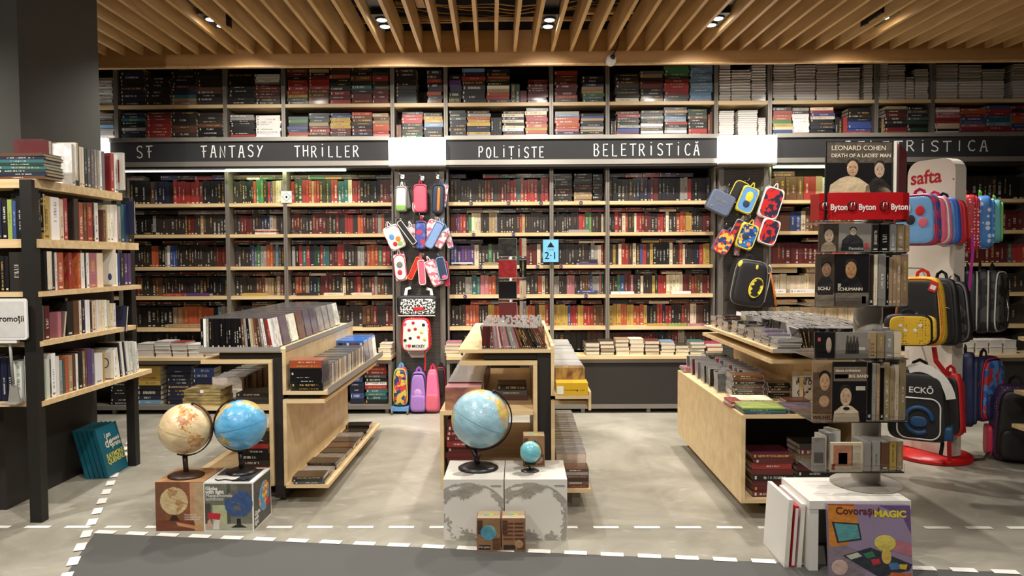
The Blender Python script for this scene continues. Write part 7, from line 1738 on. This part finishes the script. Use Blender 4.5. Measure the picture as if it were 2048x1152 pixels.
# upper left rod, outermost first
Yq = 5.08
t, B = hangbag(1836, 380, 492, 5.0, .30, .14, bluepat, bgl, 'blue child rucksack with light blue front, outermost on upper left rod', -52, pipe=dpk, handle=dpk, straps=dpk, taper=.15)
for (u, v, m) in ((-.05, .08, wht), (-.02, .0, bl), (.04, .06, rd), (.06, -.02, pk), (-.06, -.08, wht)): MB().soft(.03, .003, .035, B @ T(u, -.0665, v), 1, 1, nu=14, nv=8).build('front_print', m, t)
hangbag(1866, 385, 490, 5.12, .27, .09, pkl, pk, 'pink child rucksack, second on the upper left rod of the stand', -56, pipe=wht, handle=dpk, straps=dpk, taper=.2)
hangbag(1884, 388, 490, 5.19, .27, .08, blu, lb, 'royal blue child rucksack, third on the upper left rod of the stand', -58, handle=bl, straps=rd, taper=.2)
t, B = hangbag(1902, 392, 488, 5.26, .25, .07, rd, dpk, 'red child rucksack closest to the panel on the upper left rod', -60, handle=rd, straps=bl, taper=.2)
MB().soft(.03, .004, .05, B @ T(.0, -.037, -.05), 1, 1).build('front_print', bl, t)
# upper right rod (other side of the panel)
hangbag(1936, 382, 505, 5.42, .24, .15, reddot, reddot, 'red rucksack with white dots, first on the upper right rod', 62, pipe=dpk, handle=dpk, straps=pkl, taper=.1)
hangbag(1966, 384, 498, 5.46, .28, .15, bearblue, bearblue, 'blue rucksack with pale round print, second on the upper right rod', 60, handle=pl('lime_cloth', (120, 190, 60)), straps=lb, taper=.15)
hangbag(1992, 392, 486, 5.5, .26, .10, teal, grn, 'teal and green plush rucksack, outermost on the upper right rod', 58, handle=grn, straps=grn, taper=.25)
p = at(1940, 480, 5.2); q = at(1937, 582, 5.2)
o = MB().tube([at(1944, 470, 5.28), at(1946, 500, 5.24), at(1942, 540, 5.22), at(1938, 582, 5.22)], 0, flat=(.02, .003, (0, 1, 0))).build('loose_strap', pl('magenta_strap', (190, 50, 150)), bpy.data.objects[[o.name for o in bpy.data.objects if o.get('label', '').startswith('red rucksack with white dots')][0]])
# middle left rod
t, B = hangbag(1842, 553, 690, 4.98, .34, .16, yface, bl, 'yellow patterned rucksack with black front, middle left of the stand', -48, pipe=og, handle=rd, straps=bl, pocket=yface, taper=.25)
MB().prism(rrect(.05, .07, .008), .003, B @ T(.10, -.078, .17) @ RY(20) @ UPF).build('price_tag', rd, t); MB().prism(rrect(.035, .03, .004), .001, B @ T(.10, -.0825, .165) @ RY(20) @ UPF).build('tag_label', M_WHITEP, t)
t, B = hangbag(1816, 628, 692, 4.72, .30, .08, bl, yface, 'flat yellow face-print bag with black edge below the yellow rucksack', -8, handle=bl, straps=bl, taper=.05)
for u in (-.06, -.03, .03, .06): MB().soft(.013, .003, .013, B @ T(u, -.0385, .03 if abs(u) > .04 else .0), 1, 1, nu=14, nv=8).build('eye_print', wht, t)
hangbag(1880, 556, 690, 5.12, .3, .10, bl, bl, 'plain black rucksack behind the yellow one, middle left rod', -56, handle=bl, straps=bl, taper=.3, zipc=M_STEEL)
hangbag(1906, 562, 684, 5.22, .28, .09, bl, camo, 'black rucksack with steel zips nearest the panel, middle left rod', -58, pipe=gry, handle=bl, straps=bl, taper=.3)
# middle right rod
hangbag(1940, 540, 662, 5.40, .28, .13, bl, camo, 'black rucksack with white piping, first on the middle right rod', 60, pipe=wht, handle=bl, straps=bl, taper=.25)
hangbag(1964, 538, 665, 5.44, .28, .12, camo, bl, 'black checked rucksack, second on the middle right rod', 58, pipe=wht, handle=bl, straps=bl, taper=.25)
t, B = hangbag(1990, 540, 664, 5.48, .30, .14, camo, camo, 'black patterned rucksack with silver piping, outermost on middle right rod', 40, pipe=wht, handle=bl, straps=bl, taper=.2)
MB().tube([B @ Vector((-.05, -.09, .02)), B @ Vector((-.04, -.10, -.06)), B @ Vector((-.06, -.1, -.14))], .006, 5).build('zip_pull', M_STEEL, t)
# low left: large black rucksack
t, B = hangbag(1838, 735, 880, 4.86, .40, .20, bl, bl, 'large black rucksack with white arc and blue emblem, low left on stand', -30, handle=bl, straps=bl, taper=.25, pipe=None)
arc = [B @ Vector((.185 * math.sin(a), -.070 - .01 * math.cos(a), .02 + .235 * math.cos(a))) for a in [rad(-20 + 10 * k) for k in range(11)]]
MB().tube(arc, 0, flat=(.055, .012, tuple(B.to_3x3() @ Vector((0, -1, 0))))).build('white_band', wht, t)
MB().tube([B @ Vector((u, -.1, v)) for u, v in [(x * 1.0, z - .08) for x, z in rrect(.25, .27, .06)]], .005, 6, closed=True).build('pocket_piping', wht, t)
MB().tube([B @ Vector((.08 * math.cos(a * PI / 10), -.1, -.09 + .085 * math.sin(a * PI / 10))) for a in range(18)], .016, 8).build('emblem_ring', pl('petrol_print', (28, 70, 112)), t)
MB().soft(.05, .006, .036, B @ T(0, -.102, -.10), .8, .8).build('emblem_shape', pl('petrol_print', (28, 70, 112)), t)
letters('lettering', 'ECKŌ', B @ T(-.06, -.098, .09) @ UPF, .055, M_WHITEP, t, 'LEFT', .001)
MB().soft(.03, .07, .05, B @ T(.17, -.02, -.17), .4, .4).build('side_patch', pl('petrol_print', (0, 0, 0)), t)
MB().tube([B @ Vector((.13, .03, -.2)), B @ Vector((.14, .02, -.26)), B @ Vector((.13, 0, -.33))], 0, flat=(.025, .004, (0, 1, 0))).build('loose_strap', bl, t)
t, B = hangbag(1898, 745, 870, 5.14, .22, .15, rd, bl, 'red and black rucksack behind the large black one, low on the stand', -48, handle=rd, straps=rd, taper=.3)
MB().tube([at(1868, 694, 5.1), at(1872, 722, 5.08), at(1890, 745, 5.08), at(1902, 748, 5.12)], 0, flat=(.035, .004, (0, 1, 0))).build('loose_strap', rd, t)
MB().tube([at(1900, 868, 5.1), at(1898, 890, 5.1), at(1899, 922, 5.08)], 0, flat=(.03, .004, (0, 1, 0))).build('loose_strap', rd, t)
# low right
hangbag(1936, 705, 850, 5.38, .30, .14, pl('deep_navy_cloth', (36, 42, 84)), nv, 'navy rucksack, first on the low right rod of the stand', 56, handle=bl, straps=bl, taper=.2, zipc=rd)
t, B = hangbag(1972, 712, 840, 5.44, .34, .16, pl('deep_navy_cloth', (0, 0, 0)), bluestar, 'navy rucksack with blue and red web print, outermost low right', 30, pipe=rd, handle=bl, straps=bl, pocket=pl('deep_navy_cloth', (0, 0, 0)), taper=.2)
MB().soft(.035, .004, .02, B @ T(-.03, -.112, -.09), .8, .8).build('badge', pk, t)
# rucksack standing on the floor at the right edge, and the edge of a further unit
t, B = backpack(T(at(2030, 955, 5.30).x, 5.30, .002) @ RZ(-20), .36, .22, .56, purpdot, bl, 'dark plum dotted rucksack standing on the floor at the right edge', bl, None, bl, bl, taper=.2, side=dpk)
MB().tube([B @ Vector((-.17, -.06, -.2)), B @ Vector((-.22, -.10, -.262)), B @ Vector((-.30, -.12, -.274))], 0, flat=(.022, .003, (0, 0, 1))).build('loose_strap', bl, t)
x0 = at(2036, 683, 5.05).x
t = thing('display_unit', 'edge of an oak display table with stepped shelves at the right picture edge', 'display unit', (x0 + .4, 4.9, 0), 0, DG)
bx('core', M_CORE, t, x0 + .5, x0 + .85, 5.06, 5.1, .02, .95)
for py, dx in ((683, .0), (796, -.02), (868, -.03)):
    z = at(2035, py, 4.75).z; bx('shelf', M_SHELF, t, x0 + dx, x0 + .9, 4.75, 5.05, z - .025, z)
z_low = at(2035, 868, 4.75).z - .026
bx('core', M_CORE, t, x0 + .25, x0 + .85, 4.80, 5.0, .02, z_low)
bx('plinth', M_CORE, t, x0 + .2, x0 + .88, 4.78, 5.02, 0, .0195)
z = at(2035, 868, 4.75).z
stack(x0 + .13, 4.77, z, 'sr', .2, 'pair lying on the display table at the right edge', 'books at the right edge', H=.06, dep=.2)

emit_items()
# pieces printed on or fixed to a part go one level deeper, under that part
UNDER = {'chalk_letter': ['blackboard'], 'lamp_ring': ['housing'], 'lamp_lens': ['housing'], 'axis_cap': ['meridian_arm'], 'equator_seam': ['map_ball'], 'front_print': ['box'], 'top_print': ['box'], 'top_panel': ['box'], 'side_print': ['box'],
         'globe_picture': ['box'], 'stand_picture': ['box'], 'tag_picture': ['box'], 'red_tag': ['box'], 'rule': ['box'], 'lid_print': ['box'], 'label': ['box'], 'mark': ['box', 'panel'], 'wrap_seam': ['box'], 'disc_picture': ['box'], 'yellow_shape': ['box'],
         'cover_picture': ['case'], 'lens': ['dome'], 'sign_sheet': ['sign_frame'], 'zip': ['body'], 'piping': ['front_panel', 'body'], 'printed_shape': ['face_panel', 'body'], 'badge': ['zigzag_front', 'front_panel', 'body'], 'emblem_bat': ['emblem_oval'],
         'record_logo': ['red_band'], 'note_logo': ['red_band'], 'dot_print': ['front_panel'], 'heart_print': ['front_panel'], 'front_print.b': ['front_panel'], 'eye_print': ['front_panel'], 'treble_clef': ['sheet'], 'note': ['sheet'], 'diamond': ['card'],
         'triangle': ['card'], 'red_panel': ['cover'], 'red_band': ['cover'], 'portrait_patch': ['cover'], 'ring': ['cover'], 'blue_figure': ['cover'], 'tag_label': ['price_tag'], 'diffuser': ['channel'], 'rod': ['panel'], 'spoke': ['column'], 'pocket_piping': ['front_panel'],
         'lettering': ['disc', 'card', 'sign_frame', 'sheet', 'box', 'case', 'cover', 'front_panel', 'red_band', 'panel', 'face_panel', 'body'], 'emblem_shape': ['front_panel'], 'logo': ['body']}
for root in [o for o in C.objects if o.parent is None]:
    kids = [o for o in root.children]
    for o in kids:
        base = o.name.split('.')[0]
        if base not in UNDER: continue
        for want in UNDER[base]:
            tgt = next((k for k in kids if k.name.split('.')[0] == want and k is not o and k.parent is root), None)
            if tgt:
                o.parent = tgt; break
